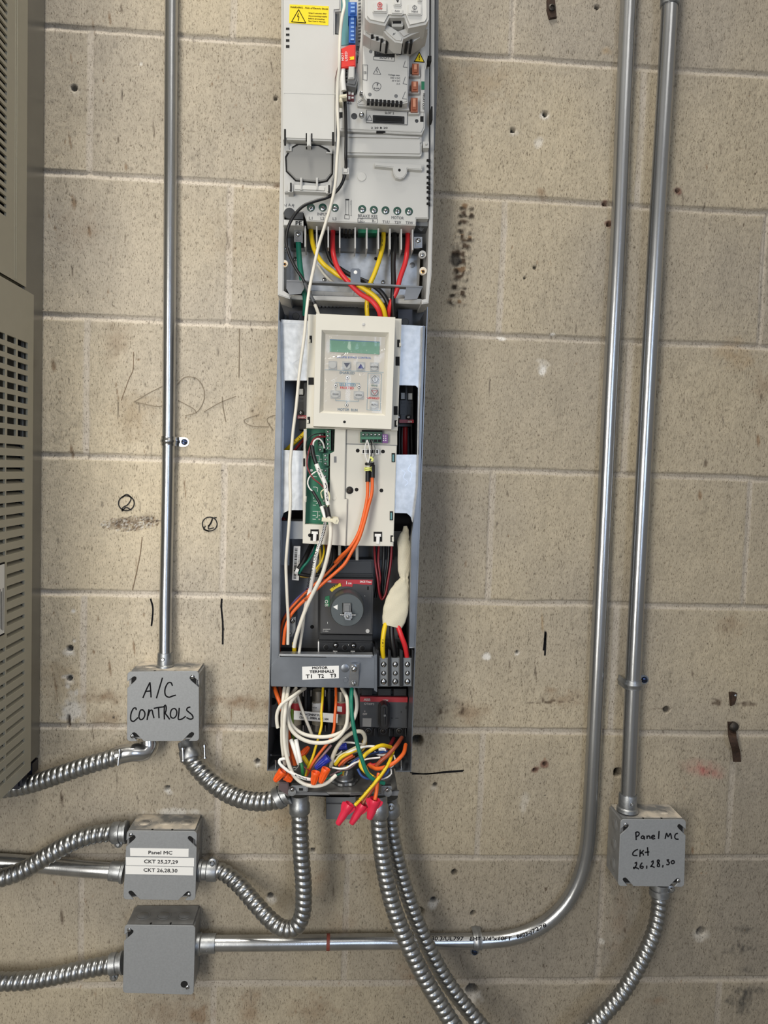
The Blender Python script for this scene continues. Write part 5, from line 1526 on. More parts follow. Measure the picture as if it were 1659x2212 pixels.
# ------------------------------------------------------------------ terminal carrier under the operator panel
tcn = thing('terminal_carrier', P(*z4([(840, 1362)])[0], 0.13), 'cream wiring carrier with a green circuit board below the operator panel', 'circuit board carrier')
pcb = part('circuit_board', z4, [(395, 125), (705, 125), (700, 400), (660, 1140), (385, 1140)], 0.125, 0.129, M_PCB, tcn)
mb = MB()
mb.pp(z4([(370, 130), (402, 130), (392, 900), (384, 1134), (562, 1142), (640, 1142), (650, 390), (692, 366), (700, 130), (816, 135), (802, 866), (830, 872), (812, 1362), (360, 1336)]), 0.12, 0.1465, 0.0008)
lp = obj('board_cover', mb, M_CREAM, tcn)
rp_ = part('board_cover', z4, [(816, 135), (1358, 150), (1316, 1366), (812, 1360), (830, 872), (802, 866)], 0.12, 0.1415, M_CREAM, tcn, 0.0008)
bxp('recess_band', z4, 818, 140, 1356, 285, 0.13, 0.142, M_CREAM2, rp_, 0, 0, 18)
bxp('step_line', z4, 818, 283, 1354, 291, 0.13, 0.1424, M_MGREY, rp_, 0, 0, 16)
for x, y in ((940, 358), (1206, 368), (928, 769), (1190, 778)):
    disc('hole', z4, x, y, 20, 0.1415, M_HOLE, rp_, 0.0004)
sw = disc('screw_well', z4, 855, 776, 40, 0.1415, M_BLACK, rp_, 0.0006, 24)
zscrew(sw, z4, 855, 776, 30, 0.142, mat('dark iron', '3b3733', 0.5, 0.7))
tb = bxp('terminal_plug', z4, 968, 158, 1196, 272, 0.13, 0.152, M_DGREEN, tcn, 0.001, 0, 4, label='dark green five way terminal plug')
part('plug_rear', z4, [(985, 140), (1200, 146), (1198, 190), (985, 185)], 0.13, 0.148, M_HOLE, tb)
bxp('plug_ledge', z4, 972, 214, 1192, 238, 0.14, 0.155, M_GREEN, tb, 0.0006)
for i in range(5):
    x = 1001 + 42 * i
    zscrew(tb, z4, x, 190, 15, 0.152)
    bxp('wire_entry', z4, x - 16, 242, x + 16, 268, 0.14, 0.1526, M_HOLE, tb)
jp = bxp('jumper_block', z4, 1198, 186, 1258, 278, 0.13, 0.15, mat('purple jumper', '7d4f8c', 0.4), tcn, 0.001)
for x in (1212, 1236):
    for y in (205, 228, 250):
        disc('pin_hole', z4, x, y, 6, 0.15, M_LABEL, jp, 0.0004, 10)
hd = bxp('pin_header', z4, 982, 340, 1168, 394, 0.13, 0.147, M_LABEL, tcn, 0.0005, 0, 6)
many('pin_slot', z4, [(992 + 24 * i, 350, 1008 + 24 * i, 386) for i in range(7)], 0.14, 0.1474, M_HOLE, hd)
for x0, y0, x1, y1, m_ in ((1298, 385, 1334, 480, M_HOLE), (1278, 998, 1312, 1092, M_HOLE), (1286, 1252, 1312, 1322, M_HOLE), (690, 420, 714, 484, M_MGREY)):
    g_ = bxp('window', z4, x0, y0, x1, y1, 0.13, 0.1475 if x0 < 800 else 0.1425, m_, tcn)
    if x0 > 1270 and y0 < 1100:
        bxp('window_edge', z4, x0 + 8, y0 + 14, x1 - 10, y1 - 8, 0.13, 0.1428, mat('board edge', '5b8f92', 0.4), g_)
bxp('latch', z4, 1300, 1268, 1322, 1318, 0.135, 0.1445, M_CREAM, tcn, 0.0006)
for x0, y0, x1, y1, dd_, px_ in ((442, 1188, 530, 1306, 0.1465, lp), (1108, 1214, 1198, 1318, 0.1415, rp_)):
    g_ = bxp('clip_opening', z4, x0, y0, x1, y1, 0.13, dd_ + 0.0004, M_HOLE, px_)
    mb = MB()
    xm = (x0 + x1) / 2
    mb.pp(z4([(xm - 32, y0 + 22), (xm + 34, y0 + 24), (xm + 34, y0 + 52), (xm + 20, y0 + 52), (xm + 16, y0 + 128), (xm - 18, y0 + 126), (xm - 16, y0 + 50), (xm - 32, y0 + 50)]), 0.135, dd_ + 0.003, 0.0006)
    obj('clip_tab', mb, M_LABEL, px_)
disc('hole', z4, 436, 1250, 19, 0.1465, M_HOLE, lp, 0.0004)
disc('boss', z4, 692, 856, 22, 0.1465, M_CREAM, lp, 0.0006)
part('latch', z4, [(378, 838), (400, 842), (396, 905), (372, 890)], 0.12, 0.15, M_CREAM, tcn, 0.001)
bxp('latch_gap', z4, 366, 440, 386, 525, 0.12, 0.1468, M_HOLE, tcn)
for nm, x0, y0, x1, y1, n, d1 in (('a', 602, 140, 656, 352, 5, 0.146), ('b', 518, 170, 578, 372, 4, 0.142), ('c', 572, 390, 634, 516, 3, 0.14), ('d', 570, 540, 630, 662, 2, 0.14), ('e', 566, 690, 626, 850, 3, 0.139), ('f', 560, 860, 620, 1020, 3, 0.139)):
    t_ = bxp('board_terminal', z4, x0, y0, x1, y1, 0.127, d1, M_GREEN, tcn, 0.001, label='green screw terminal on the circuit board')
    for i in range(n):
        zscrew(t_, z4, (x0 + x1) / 2 - 2, y0 + (i + 0.5) * (y1 - y0) / n, 16, d1)
    bxp('wire_face', z4, x1 - 2, y0 + 4, x1 + 24, y1 + 8, 0.127, d1 - 0.006, M_HOLE, t_)
lines(pcb, z4, [[(462, 408), (536, 412), (534, 476), (504, 474)], [(470, 742), (498, 742), (520, 752), (516, 790)], [(472, 888), (520, 892), (516, 916), (500, 914)], [(468, 932), (500, 934)], [(466, 998), (520, 1000), (518, 1062), (498, 1060)], [(464, 1040), (498, 1042)], [(464, 1080), (498, 1082)], [(440, 320), (440, 390)], [(470, 630), (510, 634)], [(472, 850), (478, 868)]], 0.129, 0.9, M_WINK)
ztext(pcb, z4, [('33', 526, 1006, 544, 1007, 13), ('34', 526, 1048, 544, 1049, 13), ('35', 526, 1088, 544, 1089, 13), ('X2', 436, 412, 462, 413, 16), ('10', 542, 455, 560, 456, 12), ('11', 542, 480, 560, 481, 12)], 0.1292, M_WINK, 0.05)
disc('white_dot', z4, 452, 566, 15, 0.129, M_LABEL, pcb, 0.0006)

# ------------------------------------------------------------------ rotary disconnect
rs = thing('rotary_disconnect', P(*z5([(835, 1200)])[0], 0.06), 'black breaker with a grey rotary knob turned to off', 'breaker switch')
part('breaker_body', z5, [(552, 372), (1118, 380), (1112, 1205), (550, 1190)], 0.05, 0.105, M_BLACK, rs, 0.002)
part('upper_housing', z5, [(700, 235), (1118, 232), (1120, 385), (600, 378)], 0.05, 0.102, mat('slate plastic', '2a2d32', 0.4), rs, 0.002)
fc = part('face_plate', z5, [(578, 425), (1122, 432), (1110, 1000), (580, 992)], 0.10, 0.122, mat('face plastic', '3c3c3d', 0.42), rs, 0.002)
rdp = part('red_stripe', z5, [(606, 432), (1112, 440), (1108, 490), (1000, 486), (960, 480), (690, 474), (660, 468), (606, 466)], 0.12, 0.1226, mat('dark red strip', 'b02430', 0.4), fc)
ztext(rdp, z5, [('SACE Tmax', 984, 466, 1102, 470, 20), ('ABB', 648, 462, 690, 463, 20)], 0.1227, M_WINK, 0.15)
def ring_seg(cx, cy, r0, r1, a0, a1, n=10):
    o = [(cx + r1 * math.cos(math.radians(a0 + (a1 - a0) * i / n)), cy + r1 * math.sin(math.radians(a0 + (a1 - a0) * i / n))) for i in range(n + 1)]
    return o + [(cx + r0 * math.cos(math.radians(a1 - (a1 - a0) * i / n)), cy + r0 * math.sin(math.radians(a1 - (a1 - a0) * i / n))) for i in range(n + 1)]
yp = part('trip_mark', z5, ring_seg(850, 700, 205, 238, -138, -106), 0.12, 0.1232, M_YLABEL, fc)
rp2 = part('on_mark', z5, ring_seg(850, 700, 195, 240, -104, -74), 0.12, 0.1232, mat('dark red strip', 'b02430', 0.4), fc)
gp2 = part('off_mark', z5, [(626, 612), (672, 600), (674, 650), (672, 712), (624, 708)], 0.12, 0.1232, mat('off green', '12734a', 0.4), fc)
ztext(fc, z5, [('TRIP', 702, 528, 768, 488, 17)], 0.1234, M_INK, 0.1)
ztext(fc, z5, [('I', 844, 484, 850, 484, 32), ('ON', 862, 482, 896, 484, 17), ('OFF', 626, 710, 660, 711, 24)], 0.1234, M_WINK, 0.12)
zpen(fc, z5, [[(654, 662), (646, 676), (632, 674), (627, 660), (636, 648), (650, 650), (654, 662)]], 0.1234, 1.1, M_WINK)
ztext(fc, z5, [('E1-H02A', 604, 968, 660, 970, 11)], 0.1222, M_WINK)
lines(fc, z5, [[(604, 944), (680, 944)], [(652, 868), (652, 888)], [(1030, 600), (1036, 608)]], 0.122, 0.7, M_WINK)
disc('test_button', z5, 1062, 962, 21, 0.122, M_LGREY2, fc, 0.0008)
bxp('slot', z5, 1058, 506, 1074, 542, 0.12, 0.1224, M_HOLE, fc)
(kx, ky), = z5([(850, 705)])
kr = 176 / 4.74 * mpp(0.16)
kn = obj('rotary_knob', MB().lathe(P(kx, ky - 2, 0.121), (0, -1, 0), [(0, kr * 1.03), (.03, kr), (.035, kr * .985), (.038, kr * .94), (.038, .0001)], 56), mat('knob grey', '4c5356', 0.38), rs)
part('pointer_mark', z5, [(708, 716), (756, 692), (754, 746)], 0.158, 0.1594, M_WINK, kn)
part('grip_recess', z5, [(802, 676), (892, 676), (905, 780), (905, 850), (806, 800)], 0.158, 0.1592, M_HOLE, kn)
gr = part('grip', z5, [(814, 684), (888, 684), (890, 760), (905, 790), (812, 775)], 0.158, 0.166, M_MGREY, kn, 0.003)
tb_ = part('shaft_clip', z5, [(826, 770), (898, 775), (904, 830), (886, 856), (836, 850), (820, 820)], 0.158, 0.172, M_CAST, kn, 0.002)
zscrew(tb_, z5, 860, 818, 18, 0.172, M_CAST)
obj('cross_pin', MB().cyl(P(*z5([(780, 800)])[0], 0.166), P(*z5([(940, 802)])[0], 0.166), 0.0009, 10), M_CHROME, kn)
lt = part('terminal_cover', z5, [(556, 1062), (1112, 1072), (1108, 1200), (556, 1188)], 0.10, 0.118, M_BLACK, rs, 0.002)
part('rib', z5, [(575, 1000), (1110, 1008), (1110, 1070), (560, 1062)], 0.10, 0.112, M_BLACK, rs, 0.001)
for x, y in ((640, 1132), (830, 1134), (1010, 1142)):
    w_ = disc('cable_hole', z5, x, y, 32, 0.118, M_DGREY, lt, 0.0006)
    disc('bore', z5, x, y - 3, 25, 0.1186, M_HOLE, w_, 0.0004)
for x, y in ((735, 1108), (918, 1112)):
    w_ = disc('screw_well', z5, x, y, 32, 0.118, M_HOLE, lt, 0.0006)
    zscrew(w_, z5, x, y, 22, 0.1186)
zscrew(lt, z5, 868, 1105, 12, 0.118)
for x in (735, 915):
    mb = MB()
    mb.pp(z5([(x - 26, 1170), (x + 18, 1172), (x + 18, 1184), (x + 10, 1186), (x + 12, 1196), (x + 30, 1200), (x + 30, 1210), (x - 34, 1208), (x - 34, 1198), (x - 16, 1195), (x - 14, 1184), (x - 26, 1182)]), 0.1, 0.122, 0.0005)
    obj('rail_clip', mb, M_LABEL, rs)
bxp('side_latch', z5, 553, 1072, 566, 1180, 0.1, 0.1185, M_LABEL, rs)

# ------------------------------------------------------------------ three pole power terminal block
tbk = thing('terminal_block', P(*z5([(1345, 1540)])[0], 0.1), 'black power block with three grey metal poles beside the motor label', 'terminal block')
part('block_base', z5, [(1145, 1132), (1490, 1130), (1514, 1180), (1512, 1534), (1150, 1540)], 0.08, 0.128, M_BLACK, tbk, 0.002)
for x0, x1 in ((1182, 1270), (1300, 1390), (1426, 1514)):
    pb = bxp('pole', z5, x0, 1240, x1, 1530, 0.12, 0.141, mat('pole metal', '85888a', 0.42, 0.6, 0.05), tbk, 0.0012)
    for y, r in ((1305, 29), (1395, 26), (1480, 31)):
        w_ = disc('screw_well', z5, (x0 + x1) / 2, y, r, 0.141, M_HOLE, pb, 0.0005)
        zscrew(w_, z5, (x0 + x1) / 2, y, r - 4, 0.1414, M_CHROME, 'pole_screw', 0.0025)
for x0, x1 in ((1150, 1176), (1272, 1298), (1392, 1422), (1516, 1534)):
    part('barrier', z5, [(x0, 1150), (x1, 1165), (x1, 1536), (x0, 1538)], 0.1, 0.146, M_BLACK, tbk, 0.001)

# ------------------------------------------------------------------ fuses with their holder
fh = thing('fuse_holder', P(*z6([(620, 950)])[0], 0.03), 'black fuse holder with a white replacement-fuse strip behind the coiled cable', 'fuse holder')
part('holder_body', z6, [(270, 512), (962, 520), (962, 952), (280, 945)], 0.02, 0.052, M_BLACK, fh, 0.002)
for x in (430, 668, 880):
    bxp('barrier', z6, x - 12, 512, x + 12, 950, 0.05, 0.074, M_BLACK, fh, 0.001)
for x in (330, 556, 800):
    for y in (545, 905):
        mb = MB()
        for s in (-1, 1):
            mb.pp(z6([(x + s * 68, y - 20), (x + s * 78, y - 18), (x + s * 78, y + 46), (x + s * 68, y + 44)]), 0.05, 0.07, 0.0003)
        obj('spring_clip', mb, M_CHROME, fh)
nl = part('label_sticker', z6, [(308, 735), (760, 770), (754, 862), (306, 826)], 0.088, 0.0888, M_LABEL, fh)
ztext(nl, z6, [('REPLACEMENT FUSE', 370, 778, 600, 796, 22), ('CLASS T, 200KA, 600V, 60A', 364, 812, 662, 834, 22)], 0.0889, M_INK, 0.2)
FL = ['first cartridge fuse, mostly hidden behind white cables', 'middle cartridge fuse with a white band behind the yellow wire', 'cartridge fuse with red and white band nearest the green wire']
for i, x in enumerate((332, 552, 797)):
    (a, b_), (c_, e_) = z6([(x, 520), (x - 2, 945)])
    p, q_ = P(a, b_, 0.064), P(c_, e_, 0.064)
    f_ = thing('fuse', p.lerp(q_, 0.5), FL[i], 'fuse', 'cartridge fuses in the holder')
    L = (q_ - p).length
    ax = q_ - p
    r = 0.0082
    obj('fuse_tube', MB().lathe(p, ax, [(0, r * 0.8), (L * .03, r), (L * .97, r), (L, r * 0.8)], 28), mat('fuse body', '8b8474', 0.45), f_)
    for t0, t1 in ((0.0, 0.27), (0.8, 1.0)):
        obj('end_cap', MB().lathe(p + ax * t0, ax, [(0, r * 0.85), (L * 0.02, r * 1.06), (L * (t1 - t0) - L * .02, r * 1.06), (L * (t1 - t0), r * 0.85)], 28), mat('fuse ferrule', '97938a', 0.33, 0.9, 0.1), f_)
    lb = obj('band', MB().lathe(p + ax * 0.29, ax, [(0, r * 1.02), (L * 0.26, r * 1.02)], 28, caps=False), M_LABEL if i == 1 else mat('red band', 'a02a30', 0.45), f_)
    if i == 2:
        rb = part('band_print', z6, [(752, 690), (800, 694), (800, 748), (752, 744)], 0.071, 0.0727, M_LABEL, f_)
    if i == 1:
        ztext(lb, z6, [('JTN', 500, 668, 528, 668, 13), ('60A', 500, 712, 545, 713, 14)], 0.0729, M_GINK, 0.1)
        part('band_edge', z6, [(592, 654), (612, 660), (610, 740), (592, 744)], 0.068, 0.0725, mat('red band', 'a02a30', 0.45), f_)

# ------------------------------------------------------------------ lower switch
sw2 = thing('switch_disconnector', P(*z6([(1230, 1010)])[0], 0.03), 'charcoal switch with a red stripe and black oval handle under the power block', 'switch')
part('switch_body', z6, [(960, 500), (1463, 520), (1459, 930), (985, 930)], 0.02, 0.08, M_BLACK, sw2, 0.002)
sf = part('face_plate', z6, [(985, 592), (1472, 600), (1466, 918), (985, 905)], 0.078, 0.094, mat('switch face', '3d4044', 0.45), sw2, 0.0015)
s3 = part('red_stripe', z6, [(985, 592), (1472, 600), (1471, 650), (985, 644)], 0.09, 0.0948, mat('crimson strip', '9e2a32', 0.45), sf)
ztext(s3, z6, [('ABB', 1022, 634, 1090, 636, 26), ('I ON', 1220, 636, 1270, 638, 18)], 0.095, mat('dim white print', 'b9b3b0', 0.5), 0.2)
ztext(sf, z6, [('OT60F3', 1028, 674, 1128, 678, 22), ('O', 1028, 750, 1038, 750, 16), ('OFF', 1012, 780, 1056, 781, 20)], 0.0942, mat('dim white print', 'b9b3b0', 0.5), 0.1)
part('sticker', z6, [(1012, 812), (1102, 814), (1098, 900), (1010, 897)], 0.09, 0.0944, mat('faded sticker', '8a8a88', 0.5), sf)
lines(sf, z6, [[(1300, 812), (1322, 812)], [(1345, 813), (1378, 813)], [(1455, 690), (1455, 720)], [(1405, 740), (1405, 760)]], 0.094, 1.2, M_HOLE)
hb = part('switch_handle', z6, arc_px(1234, 712, 62, 62, 180, 360, 12) + arc_px(1232, 880, 58, 58, 0, 180, 12), 0.09, 0.104, M_BLACK, sw2, 0.003)
part('grip', z6, arc_px(1234, 720, 34, 40, 180, 360, 10) + arc_px(1232, 872, 32, 40, 0, 180, 10), 0.1, 0.12, M_BLACK, hb, 0.004)
part('handle_mark', z6, [(1226, 778), (1248, 776), (1250, 794), (1228, 798)], 0.118, 0.1204, M_GINK, hb)
for x in (1070, 1222, 1386):
    tt = bxp('terminal', z6, x - 52, 916, x + 52, 1006, 0.03, 0.084, M_BLACK, sw2, 0.002)
    w_ = disc('screw_well', z6, x, 945, 34, 0.084, M_DGREY, tt, 0.0005)
    zscrew(w_, z6, x, 945, 24, 0.0844, mat('dark iron', '3b3733', 0.5, 0.7))
    bxp('rib', z6, x + 60, 920, x + 70, 1000, 0.03, 0.09, M_DGREY, sw2, 0.0005)
many('top_terminal', z6, [(1000, 515, 1110, 580)], 0.03, 0.09, M_BLACK, sw2, 0.001)
many('top_terminal', z6, [(1170, 515, 1300, 582)], 0.03, 0.09, M_BLACK, sw2, 0.001)
many('top_terminal', z6, [(1330, 515, 1458, 584)], 0.03, 0.09, M_BLACK, sw2, 0.001)
# ------------------------------------------------------------------ wiring
W_WHITE = mat('white cable jacket', 'dcd8cc', 0.45, 0, 0.06, 60)
W_DIRTY = mat('soiled white cable jacket', 'c9c3b2', 0.55, 0, 0.25, 45)
W_YEL = mat('yellow insulation', 'e3c21c', 0.38)
W_RED = mat('red insulation', 'cf2a30', 0.38)
W_BLK = mat('black insulation', '141416', 0.42)
W_GRN = mat('green insulation', '12705c', 0.4)
W_ORG = mat('orange insulation', 'dc6226', 0.4)
W_BRN = mat('brown insulation', '94452c', 0.4)
W_MAUVE = mat('mauve insulation', '8e7278', 0.45)
W_BLU = mat('blue insulation', '2f4f8f', 0.4)
W_PUR = mat('purple insulation', '55497e', 0.4)
W_DRED = mat('dark red insulation', '7c2029', 0.4)
W_TIE = mat('ivory nylon', 'd9d4bd', 0.45)
W_STUB = mat('bright white insulation', 'e9e8e4', 0.4)
def wire(name, z, pts, d, r, m, label, cat='wire', group=None, n=12, step=0.003):
    W = [P(q[0], q[1], q[2] if len(q) > 2 else d) for q in z(pts)]
    if name != 'earth_wire' and not (z is z2 and name == 'power_wire'):
        r *= 0.85
    o = obj(name, MB().tube(W, r, n, step=step), m, None, 1.2)
    return tag(o, label, cat, group)
def along(parent, z, pts, d, txt, name='lettering', m=None, h=13, bold=0.1):
    """printing on a wire between two zoom points"""
    return ztext(parent, z, [(txt, pts[0][0], pts[0][1], pts[1][0], pts[1][1], h)], d, m or M_INK, bold, name)
# power wires into and out of the drive
zc = z2
w_ = wire('power_wire', zc, [(366, 925, .085), (370, 1030, .095), (405, 1170, .105), (475, 1290, .108), (600, 1390, .11), (740, 1468, .112), (870, 1535, .112), (990, 1620, .112), (1062, 1720, .11), (1095, 1850, .10)], .1, .0033, W_YEL, 'thick yellow input wire curving from the first drive terminal')
wire('power_wire', zc, [(490, 930, .085), (500, 1040, .09), (520, 1150, .095), (570, 1280, .098), (680, 1370, .1), (830, 1445, .1), (960, 1505, .102), (1060, 1590, .1), (1118, 1700, .1), (1135, 1830, .095)], .1, .0033, W_BLK, 'thick black input wire between the yellow and red ones')
wire('power_wire', zc, [(583, 935, .085), (576, 1080, .098), (592, 1250, .112), (642, 1370, .115), (722, 1470, .116), (840, 1585, .114), (955, 1660, .112), (1020, 1745, .11), (1045, 1850, .10)], .1, .0034, W_RED, 'thick red input wire sweeping diagonally below the drive terminals')
w_ = wire('power_wire', zc, [(1072, 960, .085), (1064, 1110, .098), (1035, 1240, .105), (980, 1400, .106), (938, 1500, .104), (916, 1620, .1), (908, 1720, .098), (914, 1830, .095)], .1, .0032, W_YEL, 'yellow motor wire with black print leaving the drive')
zpen(w_, zc, [[(1056, 1060), (1062, 1075), (1055, 1090)], [(1050, 1105), (1058, 1118), (1050, 1130)], [(1000, 1310), (1008, 1322)], [(992, 1345), (998, 1355)], [(975, 1390), (982, 1402)], [(912, 1700), (918, 1712), (910, 1722)]], .1085, .9, M_INK, 'print')
wire('power_wire', zc, [(1178, 960, .085), (1172, 1120, .1), (1162, 1300, .108), (1166, 1480, .11), (1160, 1640, .11), (1172, 1820, .1)], .1, .0035, W_BLK, 'thick black motor wire hanging straight down')
wire('power_wire', zc, [(1305, 965, .085), (1300, 1130, .1), (1282, 1280, .11), (1232, 1430, .112), (1196, 1560, .112), (1145, 1670, .108), (1118, 1780, .1), (1120, 1850, .09)], .1, .0034, W_RED, 'thick red motor wire bending inwards beside the black one')
wire('earth_wire', zc, [(243, 1070, .1), (250, 1200, .104), (264, 1350, .106), (288, 1500, .106), (312, 1640, .1), (310, 1800, .09)], .1, .0037, W_GRN, 'thick green earth wire from the PE clamp')
wire('cable', zc, [(430, 1310, .08), (490, 1395, .08), (560, 1465, .08), (620, 1500, .08)], .08, .0022, W_WHITE, 'short pale cable behind the yellow input wire', 'cable')
# long black and white control cables
bk = wire('control_cable', z2, [(690, -370, .152), (702, -150, .154), (706, 50, .154), (704, 250, .150), (706, 350, .144), (690, 460, .140), (640, 565, .138), (545, 648, .138), (410, 692, .140), (290, 742, .142), (195, 845, .144), (142, 960, .142), (127, 1080, .138), (150, 1190, .136), (212, 1330, .134), (290, 1450, .132), (315, 1500, .132)], .14, .0024, W_BLK, 'black control cable curving across the front of the white drive', 'cable')
obj('heat_shrink', MB().tube([P(*q) for q in z2([(306, 1486, .132), (345, 1575, .131), (404, 1690, .131)])], .0027, 12), mat('dark grey sleeve', '4b4e52', 0.5), bk)
obj('heat_shrink', MB().tube([P(*q) for q in z2([(392, 1668, .131), (404, 1692, .131)])], .00285, 12), W_BLK, bk)
obj('bare_jacket', MB().tube([P(*q) for q in z2([(402, 1688, .131), (425, 1745, .131), (452, 1830, .13)])], .0022, 12), W_WHITE, bk)
mb = MB().tube([P(*q) for q in z1([(676, 655, .165), (672, 760, .166), (684, 880, .164)])], .0036, 12)
pj = obj('cable_sleeve', mb, W_STUB, bk)
tie = obj('cable_tie', MB().pp(z1([(642, 915), (712, 905), (714, 938), (640, 950)]), .155, .166, .001), W_TIE, bk)
part('tie_head', z1, [(640, 940), (668, 935), (672, 985), (642, 985)], .15, .166, W_TIE, tie, .001)
cl = bxp('cable_clip', z2, 668, 362, 735, 425, .125, .146, M_LGREY, vfd, .002)
bxp('clip_leg', z2, 688, 240, 702, 425, .125, .14, M_LGREY, cl, .001)
LW = z1([(680, -20, .165), (690, 60, .168), (668, 170, .17), (650, 330, .17), (643, 460, .171), (640, 650, .171), (626, 820, .166), (622, 1000, .164), (628, 1180, .163), (634, 1320, .162), (618, 1560, .160), (600, 1800, .158), (560, 1990, .156), (508, 2165, .154), (440, 2385, .152), (388, 2620, .154), (350, 2810, .158), (324, 3010, .168), (302, 3250, .172),
         (256, 3600, .172), (222, 3950, .172)]) + z4([(262, 130, .172), (242, 345, .172), (228, 520, .172), (228, 700, .172), (232, 880, .172), (215, 1150, .172), (190, 1450, .17), (184, 1560, .168), (196, 1900, .165), (208, 2150, .162), (204, 2400, .158)])
wire('signal_cable', lambda p: p, LW, .17, .0024, W_WHITE, 'long thin white cable running the whole length of the drive', 'cable')
# little wires on the circuit board
d0 = .152
wire('signal_wire', z4, [(598, 178, .147), (540, 178, .15), (450, 200, .153), (408, 245, .153), (396, 330, .152), (408, 450, .15), (402, 480, .15)], d0, .0009, W_BLK, 'thin black wire looping off the circuit board edge')
wire('signal_wire', z4, [(600, 210, .147), (540, 205, .152), (480, 232, .154), (440, 310, .155), (418, 400, .156), (404, 490, .156), (424, 570, .157), (470, 650, .158), (545, 710, .158), (590, 760, .158), (602, 800, .157), (596, 830, .156)], d0, .0011, W_DRED, 'thin dark red wire snaking down the circuit board')
wire('signal_wire', z4, [(600, 212, .147), (520, 222, .154), (470, 265, .157), (455, 320, .157)], d0, .0013, W_DRED, 'short dark red wire bent over at the tall green terminal')
wire('signal_wire', z4, [(588, 330, .15), (570, 270, .155), (535, 234, .157), (500, 240, .158), (475, 270, .158), (470, 312, .157)], d0, .0013, W_STUB, 'white wire looping from the green terminal to the black sleeve')
hs = wire('control_cable', z4, [(458, 300, .156), (468, 380, .157), (486, 450, .158), (506, 506, .158)], d0, .0033, W_BLK, 'black heat-shrunk cable end below the tall green terminal', 'cable')
obj('printed_jacket', MB().tube([P(*q) for q in z4([(504, 500, .158), (540, 590, .159), (572, 650, .159), (600, 720, .159), (612, 840, .158), (628, 930, .158)])], .0030, 12), W_STUB, hs)
zpen(hs, z4, [[(520, 545), (535, 555), (528, 575), (545, 590)], [(545, 600), (552, 625), (560, 640)], [(596, 700), (612, 740), (600, 760)], [(605, 800), (618, 830), (608, 850)], [(612, 860), (624, 890)]], .1622, 1.3, M_INK, 'print')
wire('signal_wire', z4, [(566, 562, .15), (520, 570, .155), (468, 600, .157), (424, 650, .157), (414, 710, .157), (436, 760, .157), (470, 790, .157)], d0, .0011, W_STUB, 'thin white wire bowed out over the circuit board')
hs2 = wire('control_cable', z4, [(464, 782, .157), (505, 850, .158), (535, 900, .158), (556, 955, .158)], d0, .0023, W_BLK, 'black heat-shrunk cable end low on the circuit board', 'cable')
pc = wire('printed_cable', z4, [(556, 945, .159), (582, 1020, .16), (598, 1080, .162), (594, 1150, .163), (560, 1270, .165), (525, 1380, .166), (495, 1490, .166), (478, 1600, .165), (452, 1750, .16), (435, 1900, .155)], d0, .0028, W_STUB, 'white cable with black print and dotted edge, tied to the carrier', 'cable')
mb = MB()
for i in range(18):
    t = i / 17
    x, y = 600 - 75 * t ** 1.4, 1100 + 280 * t
    for dx in (-16, 8):
        mb.pp(z4([(x + dx, y), (x + dx + 9, y + 5), (x + dx + 8, y + 12), (x + dx - 1, y + 7)]), .166, .1688)
obj('dot_print', mb, M_INK, pc)
along(pc, z5, [(448, 560), (545, 150)], .1686, '18 AWG 300V FT4 C(UL)', h=24, bold=0.1)
along(pc, z5, [(434, 650), (440, 590)], .166, 'PLTC', h=22, bold=0.1)
obj('printed_jacket', MB().tube([P(*q) for q in z5([(520, 330, .158), (490, 480, .158), (455, 600, .156), (430, 700, .154), (412, 790, .15)])], .0024, 12), W_STUB, pc)
wc = wire('signal_cable', z4, [(612, 960, .156), (630, 1050, .162), (650, 1130, .166), (656, 1230, .169), (645, 1350, .17), (622, 1470, .17), (600, 1560, .169), (560, 1680, .167), (500, 1800, .165), (430, 1940, .162), (380, 2060, .16), (330, 2200, .159), (290, 2330, .158), (268, 2430, .156)], d0, .0031, W_WHITE, 'thick white cable passing in front of the black breaker', 'cable')
obj('black_tape', MB().tube([P(*q) for q in z4([(612, 955, .158), (622, 1010, .16), (632, 1060, .163)])], .0038, 14), W_BLK, wc)
wire('signal_wire', z4, [(568, 860, .155), (552, 800, .157), (580, 770, .158), (620, 775, .159), (644, 840, .159), (636, 900, .158), (620, 960, .158)], d0, .0010, mat('cream wire', 'e4e0b8', 0.45), 'thin cream wire loop beside the dark red wire end')
wire('signal_wire', z4, [(548, 250, .15), (525, 262, .154), (530, 290, .154), (560, 280, .154), (575, 310, .152)], d0, .0008, W_BLK, 'tiny black wire curl at the green terminals')
ct = thing('cable_tie', P(*z4([(640, 1090)])[0], .16), 'ivory cable tie round the cables on the cream carrier', 'cable tie')
part('tie_strap', z4, [(562, 1066), (640, 1076), (690, 1084), (690, 1116), (640, 1112), (560, 1104)], .150, .1712, W_TIE, ct, .001)
hdm = part('tie_head', z4, [(676, 1076), (700, 1064), (735, 1072), (742, 1100), (728, 1134), (694, 1132), (678, 1118)], .150, .176, W_TIE, ct, .003)
part('tie_tail', z4, [(672, 1055), (694, 1052), (690, 1085), (672, 1085)], .147, .152, W_TIE, ct, .0005)
